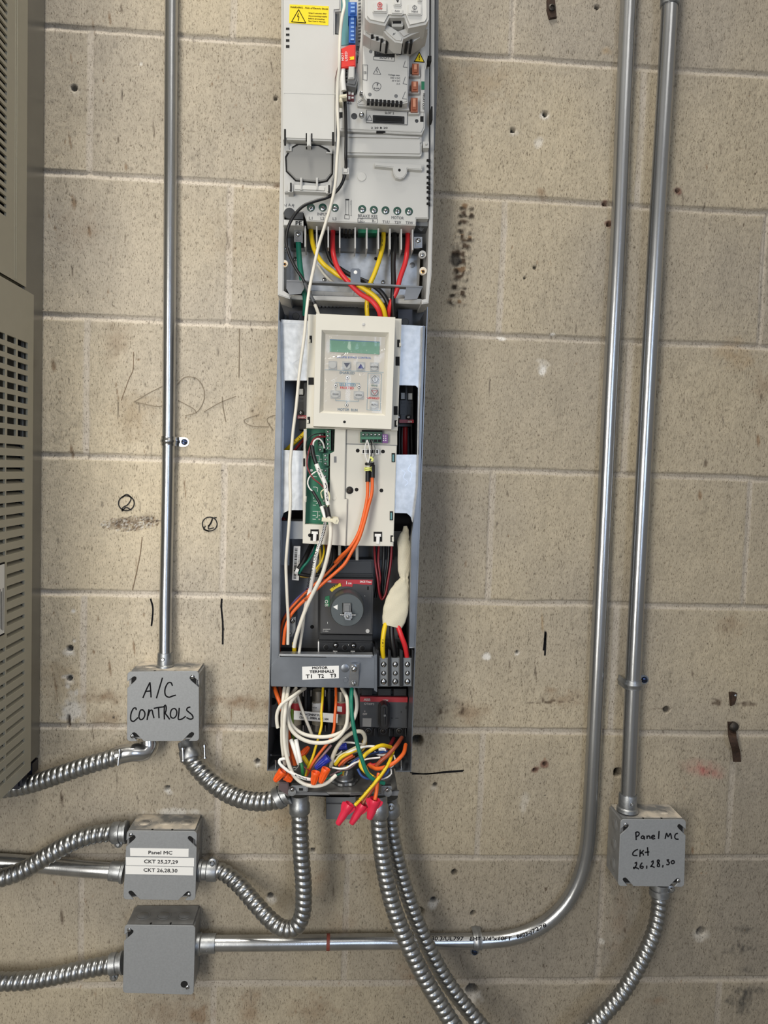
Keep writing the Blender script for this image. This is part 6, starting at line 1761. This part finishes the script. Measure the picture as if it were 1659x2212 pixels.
# orange pair on the carrier
for pts, lab in (([(1048, 560, .152), (1046, 700, .155), (1040, 850, .158), (1005, 1030, .16), (955, 1210, .163), (900, 1320, .164), (840, 1400, .162), (770, 1465, .155), (700, 1540, .145)], 'orange cable of the pair, passing behind its twin under the carrier'),
                 ([(1096, 510, .152), (1094, 640, .155), (1090, 800, .158), (1052, 950, .16), (1005, 1130, .164), (952, 1290, .167), (880, 1420, .169), (800, 1555, .168), (700, 1650, .166), (600, 1735, .164), (450, 1870, .162), (330, 1980, .160), (230, 2100, .158), (178, 2240, .157), (160, 2400, .154)], 'orange cable of the pair, crossing in front of the breaker to the cabinet edge')):
    o_ = wire('orange_cable', z4, pts, .16, .0026, W_ORG, lab, 'cable')
    a = pts[0]
    obj('heat_shrink', MB().tube([P(*q) for q in z4([(a[0], a[1], a[2]), (a[0] - 1, a[1] + (135 if a[1] < 540 else 128), a[2] + .003)])], .0033, 14), W_BLK, o_)
wire('signal_wire', z4, [(1038, 248, .152), (1018, 320, .156), (1020, 400, .157), (1044, 480, .155), (1050, 550, .154)], .155, .0011, W_STUB, 'white wire looping from the five way plug, first of two')
wire('signal_wire', z4, [(1042, 248, .152), (1062, 320, .156), (1068, 400, .157), (1056, 480, .155), (1052, 550, .154)], .155, .0011, W_STUB, 'white wire looping from the five way plug, beside the first')
wire('signal_wire', z4, [(1080, 250, .152), (1090, 330, .156), (1080, 420, .156), (1062, 490, .156)], .155, .0009, W_BLK, 'thin black wire straight down from the five way plug')
wire('signal_wire', z4, [(1088, 250, .152), (1122, 330, .156), (1122, 390, .157), (1096, 440, .157), (1070, 500, .156)], .155, .0009, mat('grey wire', '70736f', 0.45), 'thin grey wire bowing outwards under the five way plug')
def coil(pts_c, rx, ry, turns, r, m, label):
    W = []
    (cx, cy), d_ = pts_c, .158
    for i in range(turns * 14 + 1):
        a = 2 * math.pi * i / 14
        (px, py), = z4([(cx + rx * math.cos(a), cy + ry * math.sin(a) * 0.4 + i * (ry * 0.9 / 14))])
        W.append(P(px, py, d_ + 0.0035 * math.sin(a)))
    return tag(obj('wire_coil', MB().tube(W, r, 8, step=.001), m, None, 1.2), label, 'wire')
coil((1048, 532), 36, 22, 2, .0009, mat('yellow green wire', 'd9dd7c', 0.45), 'yellow green wire wrapped round the orange cables')
coil((1066, 486), 44, 14, 2, .0009, W_BLK, 'black wire twisted round the tops of the orange cables')
wire('signal_wire', z4, [(1076, 430, .156), (1092, 440, .158), (1100, 455, .158), (1086, 470, .158)], .156, .0018, mat('yellow green wire', 'd9dd7c', 0.45), 'short yellow green wire stub above the orange cables')
# wires in the upper windows
yw = wire('power_wire', z3, [(345, 1235, .1), (290, 1295, .1), (230, 1350, .1), (170, 1405, .1), (110, 1465, .095)], .1, .0034, W_YEL, 'yellow wire slanting behind the long white cable')
zpen(yw, z3, [[(262, 1308), (274, 1316)], [(244, 1325), (256, 1334)], [(206, 1350), (215, 1366)]], .1036, 1.0, M_INK, 'print')
wire('power_wire', z3, [(340, 1300, .085), (290, 1350, .085), (240, 1410, .085), (200, 1460, .085)], .085, .002, W_RED, 'red wire slanting under the yellow one in the cabinet window')
wire('power_wire', z3, [(345, 1330, .08), (320, 1370, .08), (285, 1430, .08), (270, 1470, .08)], .08, .0022, W_BLK, 'black wire slanting under the red one in the cabinet window')
wire('power_wire', z3, [(1280, 1200, .07), (1278, 1320, .07), (1278, 1500, .065)], .07, .0042, W_RED, 'thick red wire hanging below the far contactor')
wire('power_wire', z3, [(1225, 1210, .06), (1222, 1350, .06), (1222, 1500, .06)], .06, .004, W_BLK, 'thick black wire hanging below the far contactor')
wire('power_wire', z3, [(1335, 1205, .06), (1338, 1350, .06), (1340, 1500, .06)], .06, .004, W_BLK, 'second thick black wire below the far contactor, nearer the cabinet edge')
wire('power_wire', z4, [(150, 1080, .07), (172, 1110, .074), (182, 1180, .07)], .07, .004, W_DRED, 'dark red wire bend in the corner of the cabinet window')
# dark bundle under the carrier
UB = [([(500, 60, .1), (440, 180, .115), (395, 270, .12), (345, 345, .125)], .0042, W_BLK, 'thick black wire ending in a white cap beside the barcode label'),
      ([(540, 60, .1), (510, 160, .12), (450, 250, .127), (400, 310, .127), (360, 372, .124)], .0022, W_GRN, 'green wire running with the capped black one'),
      ([(612, 60, .1), (614, 160, .122), (590, 250, .126), (530, 330, .124)], .0016, W_YEL, 'yellow wire curving out below the carrier'),
      ([(690, 60, .1), (720, 180, .11), (690, 300, .115), (600, 372, .118), (470, 395, .12), (350, 375, .122)], .0030, W_BLK, 'black wire doubling back under the carrier'),
      ([(560, 60, .1), (580, 190, .11), (560, 320, .114), (470, 400, .116), (370, 400, .118)], .0022, mat('dull yellow insulation', 'b89a3c', 0.4), 'dull yellow wire at the bottom of the dark bundle'),
      ([(740, 60, .09), (750, 190, .1), (745, 300, .1), (700, 380, .1)], .0036, W_BLK, 'black wire rising behind the orange cables'),
      ([(800, 60, .09), (810, 160, .1), (790, 270, .1), (800, 330, .1)], .0034, W_BLK, 'black wire beside the slate breaker top'),
      ([(640, 60, .1), (650, 200, .112), (610, 330, .116)], .0018, W_BRN, 'brown wire in the dark bundle under the carrier'),
      ([(1130, 60, .1), (1140, 250, .11), (1165, 430, .114), (1185, 590, .112), (1200, 630, .11)], .0019, W_DRED, 'red wire hanging in a loop beside the breaker, outermost'),
      ([(1180, 60, .1), (1172, 250, .108), (1190, 420, .11), (1180, 540, .11), (1205, 632, .108)], .0019, W_DRED, 'red wire hanging in a loop beside the breaker, second in'),
      ([(1310, 60, .1), (1300, 250, .106), (1270, 450, .108), (1240, 600, .108), (1210, 640, .108), (1190, 600, .108)], .0020, W_DRED, 'red wire rising from the loop towards the woven sleeve'),
      ([(1150, 60, .095), (1150, 260, .1), (1160, 450, .1), (1140, 620, .1)], .0024, W_BLK, 'black wire hanging beside the breaker edge'),
      ([(1230, 60, .095), (1225, 260, .1), (1212, 450, .1), (1220, 600, .1)], .0026, W_BLK, 'black wire in the middle of the hanging loop'),
      ([(1280, 60, .095), (1272, 260, .1), (1250, 430, .1), (1230, 590, .1)], .0024, W_BLK, 'black wire of the hanging loop nearest the woven sleeve'),
      ([(880, 120, .13), (800, 215, .13), (720, 300, .128), (620, 400, .126), (480, 520, .124), (360, 640, .122), (260, 750, .12), (195, 870, .12), (165, 1000, .118), (155, 1200, .115)], .0022, W_ORG, 'orange cable running behind the purple one to the cabinet edge'),
      ([(830, 170, .124), (760, 260, .122), (600, 420, .118), (440, 540, .116), (330, 640, .114), (230, 770, .112), (180, 880, .112), (160, 1010, .11), (150, 1200, .11)], .0017, W_PUR, 'purple wire following the orange cables to the cabinet edge')]
for pts, r, m, lab in UB:
    o_ = wire('control_wire' if m is not W_BLK else 'power_wire', z5, pts, .1, r, m, lab)
    if 'white cap' in lab:
        capped = o_
obj('end_cap', MB().cyl(P(*z5([(322, 345)])[0], .126), P(*z5([(352, 356)])[0], .126), .0044, 8), M_LABEL, capped, label='white end cap')
bxp('carrier_leg', z5, 940, 90, 968, 240, .1, .112, M_CREAM2, tcn, .001)
bxp('carrier_leg', z5, 762, 90, 790, 190, .1, .11, M_CREAM2, tcn, .001)
part('dark_support', z5, [(500, 60), (1330, 70), (1330, 230), (560, 235)], .03, .07, M_BLACK, tcn)
wire('signal_cable', z5, [(412, 800, .146), (402, 900, .145), (382, 1030, .145), (360, 1195, .145)], .145, .0023, W_WHITE, 'white cable end dropping behind the motor terminal plate', 'cable')
wire('power_wire', z5, [(312, 1080, .12), (312, 1240, .12)], .12, .0036, W_YEL, 'short yellow wire visible just above the motor terminal plate')

# woven sleeve with three power wires
def sleeve():
    S = [(1448, -110, 20, .105), (1452, -60, 34, .108), (1440, -5, 56, .112), (1432, 45, 68, .114), (1438, 130, 69, .116), (1436, 230, 68, .117), (1434, 330, 64, .12), (1437, 390, 52, .122), (1438, 418, 44, .123), (1434, 445, 54, .124), (1412, 510, 84, .128),
         (1385, 590, 108, .131), (1365, 670, 124, .134), (1350, 750, 131, .137), (1334, 830, 124, .139), (1314, 912, 104, .14)]
    ctr = [P(*z5([(x, y)])[0], d) for x, y, h, d in S]
    fine, hw = [], []
    for i in range(len(S) - 1):
        for j in range(8):
            t = j / 8
            ts = t * t * (3 - 2 * t)
            hw.append((S[i][2] * (1 - ts) + S[i + 1][2] * ts) / 4.74 * mpp(.13))
    hw.append(S[-1][2] / 4.74 * mpp(.13))
    C = []
    for i in range(len(S) - 1):
        for j in range(8):
            p0, p1, p2, p3 = ctr[max(0, i - 1)], ctr[i], ctr[i + 1], ctr[min(len(S) - 1, i + 2)]
            t = j / 8
            C.append(0.5 * ((2 * p1) + (p2 - p0) * t + (2 * p0 - 5 * p1 + 4 * p2 - p3) * t * t + (3 * p1 - p0 - 3 * p2 + p3) * t ** 3))
    C.append(ctr[-1])
    n = 40
    mb = MB()
    vs, fs = [], []
    k = len(C)
    for j in range(k):
        t = (C[min(j + 1, k - 1)] - C[max(j - 1, 0)]).normalized()
        sd = Vector((0, -1, 0)).cross(t).normalized()
        fw = sd.cross(t).normalized()
        for i in range(n):
            a = 2 * math.pi * i / n
            dep = min(hw[j] * 0.5, 0.006)
            vs.append(C[j] + sd * math.cos(a) * hw[j] + fw * math.sin(a) * dep * (1 + 0.05 * math.sin(5 * a + j * 0.3) + 0.25 * max(0, 1 - abs(j - 64) / 14) * math.sin(7 * a)))
    for j in range(k - 1):
        for i in range(n):
            i2 = (i + 1) % n
            fs.append((j * n + i, j * n + i2, (j + 1) * n + i2, (j + 1) * n + i))
    mb.add(vs, fs)
    m = mat('woven ivory sleeve', 'd3cdb8', 0.75, 0, 0.05, 60)
    nt = m.node_tree
    b = nt.nodes['Principled BSDF']
    g = nt.nodes.new('ShaderNodeTexCoord')
    mpn = nt.nodes.new('ShaderNodeMapping')
    mpn.inputs['Rotation'].default_value = (0, math.radians(-10), 0)
    nt.links.new(g.outputs['Object'], mpn.inputs[0])
    w1 = nt.nodes.new('ShaderNodeTexWave')
    w1.inputs['Scale'].default_value = 250
    w1.bands_direction = 'X'
    w2 = nt.nodes.new('ShaderNodeTexWave')
    w2.inputs['Scale'].default_value = 280
    w2.bands_direction = 'Z'
    for x in (w1, w2):
        nt.links.new(mpn.outputs[0], x.inputs['Vector'])
    mxx = nt.nodes.new('ShaderNodeMath')
    mxx.operation = 'MULTIPLY'
    nt.links.new(w1.outputs['Fac'], mxx.inputs[0])
    nt.links.new(w2.outputs['Fac'], mxx.inputs[1])
    bp = nt.nodes.new('ShaderNodeBump')
    bp.inputs['Strength'].default_value = 0.45
    bp.inputs['Distance'].default_value = 0.0015
    nt.links.new(mxx.outputs[0], bp.inputs['Height'])
    nt.links.new(bp.outputs[0], b.inputs['Normal'])
    o = obj('woven_sleeve', mb, m, None, 1.5)
    return tag(o, 'pinched ivory woven sleeve over the wires of the power block', 'cable sleeve')
sleeve()
w_ = wire('power_wire', z5, [(1270, 840, .138), (1244, 900, .142), (1222, 1020, .145), (1216, 1140, .143), (1224, 1245, .136)], .14, .0038, W_YEL, 'yellow wire from the woven sleeve into the first metal pole')
zpen(w_, z5, [[(1214, 1050), (1222, 1060)], [(1210, 1075), (1220, 1086), (1212, 1096)], [(1212, 1115), (1220, 1122)]], .1492, 1.1, M_INK, 'print')
wire('power_wire', z5, [(1310, 850, .136), (1308, 950, .139), (1318, 1080, .14), (1336, 1180, .138), (1344, 1250, .133)], .14, .0040, W_BLK, 'black wire from the woven sleeve into the middle metal pole')
wire('power_wire', z5, [(1350, 840, .138), (1376, 920, .142), (1410, 1020, .144), (1446, 1120, .142), (1466, 1245, .135)], .14, .0040, W_RED, 'red wire from the woven sleeve into the third metal pole')

# lower tangle: cables
q6 = z6
wire('coiled_cable', q6, [(420, 505, .13), (340, 565, .15), (275, 650, .157), (240, 740, .16), (248, 850, .162), (300, 955, .163), (400, 1030, .164), (520, 1064, .164), (650, 1058, .164), (760, 1008, .163), (838, 900, .162), (858, 780, .16), (852, 620, .155), (800, 505, .13)], .16, .0030, W_WHITE, 'white cable forming the outer turn of the coil over the fuses', 'cable')
wire('coiled_cable', q6, [(330, 505, .125), (275, 590, .14), (252, 740, .15), (285, 880, .155), (390, 968, .157), (550, 1003, .157), (700, 992, .157), (830, 932, .154), (915, 830, .15), (950, 710, .147), (945, 600, .14), (915, 510, .125)], .15, .0030, W_WHITE, 'white cable forming the inner turn of the coil over the fuses', 'cable')
wire('signal_cable', q6, [(405, 510, .14), (300, 585, .166), (180, 672, .17), (136, 760, .17), (132, 840, .17), (142, 912, .17)], .165, .0027, W_WHITE, 'white cable bent over the cabinet edge with a cut end', 'cable')
wire('signal_cable', q6, [(212, 500, .14), (196, 640, .16), (186, 850, .164), (186, 1050, .164), (200, 1190, .162), (216, 1290, .156)], .16, .0028, W_WHITE, 'white cable hanging straight along the cabinet side, first of two', 'cable')
wire('signal_cable', q6, [(252, 500, .14), (222, 700, .166), (206, 900, .17), (214, 1090, .172), (246, 1250, .174), (305, 1395, .175), (400, 1478, .176), (520, 1508, .176), (640, 1478, .174), (740, 1395, .168)], .17, .0030, W_WHITE, 'white cable drooping in a long curve below the orange wire nuts', 'cable')
wire('signal_cable', q6, [(268, 640, .15), (250, 800, .155), (236, 950, .157), (238, 1100, .157), (250, 1200, .156)], .155, .0026, W_WHITE, 'white cable hanging beside the coil on its outer side', 'cable')
wire('signal_cable', q6, [(335, 560, .12), (392, 730, .125), (452, 880, .128), (492, 982, .13)], .125, .0026, W_WHITE, 'white cable slanting behind the coil across the fuse label', 'cable')
wire('signal_cable', q6, [(688, 1310, .15), (702, 1220, .152), (748, 1112, .152), (830, 1012, .150), (930, 952, .146), (1002, 952, .142), (1036, 1010, .140), (1022, 1080, .138), (940, 1150, .136), (830, 1200, .136), (720, 1260, .136)], .15, .0033, W_DIRTY, 'grubby white cable arching up to the lower switch', 'cable')
wire('earth_wire', q6, [(902, 500, .150), (894, 640, .168), (904, 800, .172), (930, 960, .174), (965, 1110, .175), (1010, 1250, .176), (1058, 1375, .176), (1130, 1445, .174), (1232, 1478, .168)], .17, .0027, W_GRN, 'green earth wire hanging from the cross plate lug')
wire('control_wire', q6, [(606, 500, .12), (600, 620, .14), (588, 760, .146), (591, 880, .148), (566, 990, .15), (530, 1110, .152), (500, 1210, .152), (452, 1320, .152), (430, 1400, .15)], .15, .0021, W_YEL, 'yellow wire hanging in front of the middle fuse')
wire('control_wire', q6, [(738, 500, .12), (738, 640, .14), (726, 800, .146), (716, 930, .148), (680, 1030, .15), (618, 1110, .152), (540, 1212, .152), (478, 1310, .152), (436, 1400, .15)], .15, .0023, W_ORG, 'orange wire hanging between the middle and last fuse')
wire('control_wire', q6, [(690, 1090, .146), (640, 1150, .15), (570, 1230, .15), (500, 1310, .148), (450, 1390, .146)], .15, .0020, W_MAUVE, 'mauve wire slanting beside the orange one')
wire('orange_cable', q6, [(105, 490, .13), (140, 590, .145), (178, 690, .148), (212, 830, .148), (248, 970, .148), (285, 1130, .148), (320, 1290, .146)], .148, .0034, W_ORG, 'orange cable running down inside the cabinet side', 'cable')
wire('orange_cable', q6, [(160, 490, .12), (200, 640, .13), (222, 820, .132), (258, 1000, .132), (250, 1130, .134), (300, 1290, .136)], .13, .0030, W_BRN, 'brown orange cable just behind the orange one at the cabinet side', 'cable')
wire('control_wire', q6, [(290, 720, .11), (292, 900, .12), (300, 1000, .12), (296, 1060, .12)], .12, .0024, mat('yellow green earth', '6a8a2e', 0.4), 'green yellow wire behind the coil near the cabinet side')
wire('signal_cable', q6, [(276, 1030, .158), (305, 1110, .162), (335, 1200, .164), (362, 1280, .162)], .16, .0034, W_STUB, 'short white stripped stub, first of the pair', 'cable')
wire('signal_cable', q6, [(330, 1030, .160), (346, 1130, .165), (366, 1220, .168), (375, 1260, .168)], .16, .0034, W_STUB, 'short white stripped stub, second of the pair', 'cable')
wire('signal_wire', q6, [(372, 1258, .166), (400, 1300, .168), (450, 1340, .168), (500, 1362, .164)], .166, .0008, W_DRED, 'thin red conductor out of the white stub')
wire('signal_wire', q6, [(368, 1258, .166), (350, 1310, .17), (310, 1345, .172), (300, 1318, .172), (330, 1320, .172), (325, 1350, .17)], .166, .0008, mat('grey wire', '70736f', 0.45), 'curled grey conductor out of the white stub')
wire('signal_wire', q6, [(375, 1255, .166), (392, 1310, .168), (398, 1400, .166), (400, 1430, .164)], .166, .0028, mat('deep green insulation', '1f6a3c', 0.4), 'short green wire under the white stubs')
pc = wire('printed_cable', q6, [(222, 1225, .17), (165, 1238, .172), (158, 1265, .174), (225, 1335, .176), (330, 1395, .177), (430, 1432, .177), (490, 1440, .174)], .174, .0024, W_STUB, 'white dotted cable folded over at the cabinet corner', 'cable')
mb = MB()
for i in range(9):
    x, y = 320 + 14 * i, 1392 + 5 * i
    mb.pp(z6([(x, y), (x + 6, y + 2), (x + 5, y + 14), (x - 1, y + 12)]), .177, .1798)
obj('dot_print', mb, M_INK, pc)
along(pc, z6, [(172, 1268), (262, 1352)], .1786, '18AWG CL2', h=13)
wire('control_wire', q6, [(400, 1200, .14), (440, 1260, .142), (470, 1300, .142)], .14, .0034, W_YEL, 'short thick yellow wire under the white stubs')
# lower tangle: loose conductors towards the switch
wire('power_wire', q6, [(1412, 1012, .12), (1350, 1100, .15), (1275, 1185, .158), (1205, 1245, .16), (1150, 1300, .158)], .155, .0033, W_BRN, 'thick brown wire coming down from the lower switch')
wire('power_wire', q6, [(1330, 1020, .1), (1290, 1090, .12), (1240, 1150, .13), (1190, 1210, .13)], .13, .003, W_DRED, 'dark red wire behind the thick brown one')
wire('power_wire', q6, [(1452, 1085, .13), (1425, 1180, .155), (1340, 1265, .166), (1240, 1315, .166), (1150, 1328, .16), (1070, 1290, .15)], .16, .0032, W_ORG, 'thick orange wire curving back from the lower switch')
yw = wire('power_wire', q6, [(1325, 1150, .14), (1275, 1280, .168), (1190, 1405, .18), (1060, 1562, .186), (935, 1702, .186)], .18, .0027, W_YEL, 'yellow printed wire running down to the first red wire nut')
along(yw, z6, [(945, 1682), (1130, 1462)], .1892, 'TYPE THHN 12 AWG 600V', h=16, bold=0.12)
along(yw, z6, [(1180, 1405), (1262, 1288)], .183, '12 AWG THHN', h=15, bold=0.12)
wire('power_wire', q6, [(1300, 1110, .13), (1200, 1092, .146), (1100, 1138, .152), (1012, 1218, .155), (988, 1290, .158), (1040, 1360, .162), (1120, 1420, .168)], .15, .0031, W_YEL, 'yellow wire arched over the tangle from the lower switch')
wire('power_wire', q6, [(1250, 1330, .165), (1160, 1470, .175), (1070, 1600, .178), (1010, 1690, .18)], .175, .0027, W_BRN, 'brown wire leading into the middle red wire nut')
wire('power_wire', q6, [(1175, 1380, .165), (1162, 1480, .175), (1152, 1570, .18), (1135, 1650, .184)], .175, .0030, W_ORG, 'orange wire leading into the last red wire nut')
TG = [([(720, 1258, .15), (830, 1182, .154), (960, 1122, .154), (1100, 1100, .15), (1235, 1128, .146)], .0018, W_STUB, 'white wire stretched across the tangle to the lower switch'),
      ([(700, 1318, .16), (780, 1330, .162), (850, 1318, .162), (930, 1270, .158), (1060, 1230, .154), (1190, 1215, .15)], .0015, W_STUB, 'white wire crossing below the blue wires'),
      ([(760, 1340, .158), (860, 1345, .158), (960, 1280, .154), (1090, 1195, .15), (1180, 1165, .146)], .0011, W_BLK, 'thin black wire crossing below the blue wires'),
      ([(730, 1290, .152), (790, 1215, .154), (880, 1165, .154), (985, 1118, .15)], .0027, W_YEL, 'yellow wire slanting over the back of the tangle'),
      ([(725, 1268, .15), (770, 1205, .15), (850, 1160, .15), (960, 1100, .146)], .0022, mat('cream wire', 'e4e0b8', 0.45), 'cream wire beside the slanting yellow one'),
      ([(765, 1300, .15), (830, 1235, .15), (910, 1188, .148)], .0024, W_ORG, 'orange wire in the middle of the tangle'),
      ([(800, 1295, .148), (850, 1245, .148), (930, 1200, .146)], .0018, W_BRN, 'brown wire in the middle of the tangle'),
      ([(880, 1300, .15), (940, 1240, .15), (1050, 1200, .148), (1150, 1170, .146), (1260, 1150, .14)], .0021, W_BLU, 'blue wire running towards the lower switch'),
      ([(960, 1330, .158), (1000, 1400, .16), (1060, 1430, .16), (1110, 1425, .158)], .0020, W_BLU, 'blue wire curving beneath the green earth wire'),
      ([(1290, 1300, .158), (1270, 1360, .158), (1210, 1420, .158)], .0018, W_BLU, 'short blue wire near the cabinet corner'),
      ([(1330, 1190, .15), (1345, 1250, .154), (1320, 1300, .156), (1290, 1320, .156)], .0014, W_STUB, 'white wire curled at the cabinet corner'),
      ([(1300, 1330, .158), (1305, 1380, .158), (1260, 1420, .16), (1200, 1440, .16)], .0012, W_STUB, 'white wire curved round the cabinet corner, lower one'),
      ([(1040, 1300, .158), (1080, 1380, .16), (1140, 1420, .16)], .0018, mat('dull yellow insulation', 'b89a3c', 0.4), 'dull yellow wire by the green earth wire'),
      ([(1020, 1290, .158), (1060, 1350, .16), (1110, 1410, .16)], .0012, W_STUB, 'thin white wire by the green earth wire'),
      ([(680, 1400, .158), (780, 1350, .158), (880, 1330, .156), (980, 1230, .152)], .0013, W_MAUVE, 'pinkish wire curving over the threaded fitting'),
      ([(640, 1440, .162), (720, 1410, .162), (800, 1370, .158)], .0016, W_GRN, 'green wire end above the threaded fitting'),
      ([(820, 1420, .12), (812, 1370, .13), (830, 1340, .14), (860, 1300, .145)], .0016, W_YEL, 'yellow wire rising out of the threaded fitting'),
      ([(835, 1420, .118), (850, 1375, .13), (855, 1340, .14)], .0013, W_STUB, 'white wire rising out of the threaded fitting'),
      ([(805, 1420, .12), (790, 1380, .13), (760, 1350, .14)], .0016, W_BRN, 'brown wire rising out of the threaded fitting'),
      ([(810, 1062, .12), (900, 1062, .13), (1000, 1078, .13)], .0016, W_STUB, 'white wire lying straight behind the green earth wire'),
      ([(1010, 1060, .13), (1040, 1010, .13), (1045, 1090, .13), (1000, 1160, .132)], .0016, mat('dull yellow insulation', 'b89a3c', 0.4), 'dull yellow wire following the grubby cable'),
      ([(900, 1250, .14), (980, 1200, .14), (1060, 1150, .136)], .0030, W_BLK, 'thick black wire at the heart of the tangle'),
      ([(860, 1270, .14), (930, 1230, .14), (1000, 1170, .136)], .0028, W_BLK, 'second thick black wire at the heart of the tangle'),
      ([(700, 1180, .13), (780, 1160, .13), (880, 1130, .128)], .0014, W_BLK, 'thin black wire behind the blue wire nut'),
      ([(690, 1200, .132), (760, 1185, .132), (800, 1150, .13)], .0014, W_STUB, 'thin white wire behind the blue wire nut'),
      ([(1130, 1160, .14), (1190, 1190, .142), (1260, 1185, .14)], .0020, W_STUB, 'white wire end near the thick brown wire'),
      ([(1180, 1130, .138), (1220, 1138, .14), (1248, 1140, .14)], .0030, W_STUB, 'stubby white cable end under the lower switch'),
      ([(1080, 1280, .15), (1110, 1300, .152), (1150, 1290, .15)], .0036, W_RED, 'short red wire end under the yellow printed wire')]
for pts, r, m, lab in TG:
    wire('loose_wire', q6, pts, .15, r, m, lab)

# wire nuts
def nut(a, b_, d, r0, r1, m, label, wings=False, group=None, dt=0.0):
    ribk = 0.25 if wings else 1.0
    (ax, ay), (bx, by) = z6([a, b_])
    p, q_ = P(ax, ay, d), P(bx, by, d + dt)
    L = (q_ - p).length
    root = thing('wire_nut', p, label, 'wire connector', group)
    n = 48
    axis = (q_ - p).normalized()
    u = axis.orthogonal().normalized()
    w_ = axis.cross(u)
    prof = [(0, r0 * 0.98, 0), (0.02, r0, 0), (0.16, r0, 0), (0.24, r0 * 0.94, 0.02), (0.34, r0 * 0.84, 0.06), (0.6, r0 * .5 + r1 * .5, 0.07), (0.88, r1, 0.07), (0.97, r1 * 0.93, 0.02), (1.0, r1 * 0.8, 0)]
    vs, fs = [], []
    for t, r, rib in prof:
        for i in range(n):
            an = 2 * math.pi * i / n
            k = r * (1 + rib * ribk * (1 if (i // 3) % 2 else -1))
            vs.append(p + axis * (t * L) + (u * math.cos(an) + w_ * math.sin(an)) * k)
    for t, r in ((0.0, r0 * 0.82), (0.18, r0 * 0.6), (0.2, 0.0004)):
        for i in range(n):
            an = 2 * math.pi * i / n
            vs.append(p + axis * (t * L) + (u * math.cos(an) + w_ * math.sin(an)) * r)
    K = len(prof)
    for j in range(K - 1):
        for i in range(n):
            i2 = (i + 1) % n
            fs.append((j * n + i, j * n + i2, (j + 1) * n + i2, (j + 1) * n + i))
    fs.append(tuple((K - 1) * n + i for i in range(n)))
    for i in range(n):
        i2 = (i + 1) % n
        fs.append((i, i2, K * n + i2, K * n + i))
        for j in (0, 1):
            fs.append(((K + j) * n + i, (K + j) * n + i2, (K + j + 1) * n + i2, (K + j + 1) * n + i))
    obj('cap', MB().add(vs, fs), m, root, 0.5)
    if wings:
        sd = axis.cross(Vector((0, -1, 0))).normalized()
        for s in (-1, 1):
            mb = MB().poly([p + sd * s * r0 * 0.9 + axis * L * 0.02 + Vector((0, -.0012, 0)), p + sd * s * r0 * 1.5 + axis * L * 0.05 + Vector((0, -.0012, 0)), p + sd * s * r0 * 1.45 + axis * L * 0.2 + Vector((0, -.0012, 0)), p + sd * s * r1 * 1.0 + axis * L * 0.55 + Vector((0, -.0012, 0))], (0, .0026, 0), .0006, allbev=True)
            obj('wing', mb, m, root)
    return root
M_ORN = mat('orange nut plastic', 'ea5a1c', 0.38)
M_REDN = mat('raspberry nut plastic', 'd22b48', 0.35)
M_BLUN = mat('blue nut plastic', '1f2f9c', 0.38)
G1, G2 = 'orange wire nuts in the tangle', 'red winged wire nuts hanging below the cabinet'
nut((196, 1352), (112, 1455), .174, .0060, .0034, M_ORN, 'orange wire nut pointing down at the cabinet corner', False, G1)
nut((222, 1402), (285, 1452), .168, .0058, .0034, M_ORN, 'orange wire nut partly hidden beside the corner one', False, G1)
nut((533, 1362), (506, 1488), .178, .0058, .0036, M_ORN, 'orange wire nut standing just above the white drooping cable', False, G1)
nut((640, 1328), (580, 1472), .180, .0058, .0034, M_ORN, 'orange wire nut with split skirt beside the blue one', False, G1)
nut((385, 1190), (462, 1108), .130, .0050, .0030, M_ORN, 'orange wire nut lying deep behind the white stubs', False, G1)
nut((662, 1215), (530, 1325), .156, .0058, .0036, M_BLUN, 'bright blue wire nut in the middle of the tangle')
nut((850, 1098), (762, 1115), .126, .0050, .0032, M_BLUN, 'dark blue wire nut tucked under the grubby white cable')
nut((880, 1690), (756, 1898), .186, .0064, .0040, M_REDN, 'raspberry red wire nut on the yellow printed wire', True, G2)
nut((1020, 1690), (895, 1892), .182, .0062, .0040, M_REDN, 'raspberry red wire nut in the middle of the hanging three', True, G2)
nut((1138, 1640), (1080, 1842), .186, .0076, .0044, M_REDN, 'raspberry red wire nut on the orange wire', True, G2)

# ------------------------------------------------------------------ repeats of a kind share a group
GROUPS = {'junction_box': 'grey square junction boxes on the wall', 'electrical_conduit': 'rigid galvanised conduits on the wall', 'flexible_conduit': 'corrugated flexible conduits',
          'conduit_strap': 'one-hole straps holding the conduits', 'power_wire': 'thick power wires of the drive and cabinet', 'control_wire': 'thin control wires in the cabinet',
          'signal_wire': 'fine signal wires on the carrier', 'signal_cable': 'white signal cables of the cabinet', 'loose_wire': 'loose conductors in the lower tangle',
          'orange_cable': 'orange jacketed cables in the cabinet', 'coiled_cable': 'turns of white cable coiled over the fuses', 'contactor': 'contactors behind the operator panel',
          'control_cable': 'black sleeved control cables', 'printed_cable': 'white cables with black print', 'wire_coil': 'thin wires wound round the orange cables', 'earth_wire': 'green earth wires'}
for o in list(SC.objects):
    if o.parent is None and o.get('category') and not o.get('group'):
        g_ = GROUPS.get(o.name.split('.')[0])
        if g_:
            o['group'] = g_
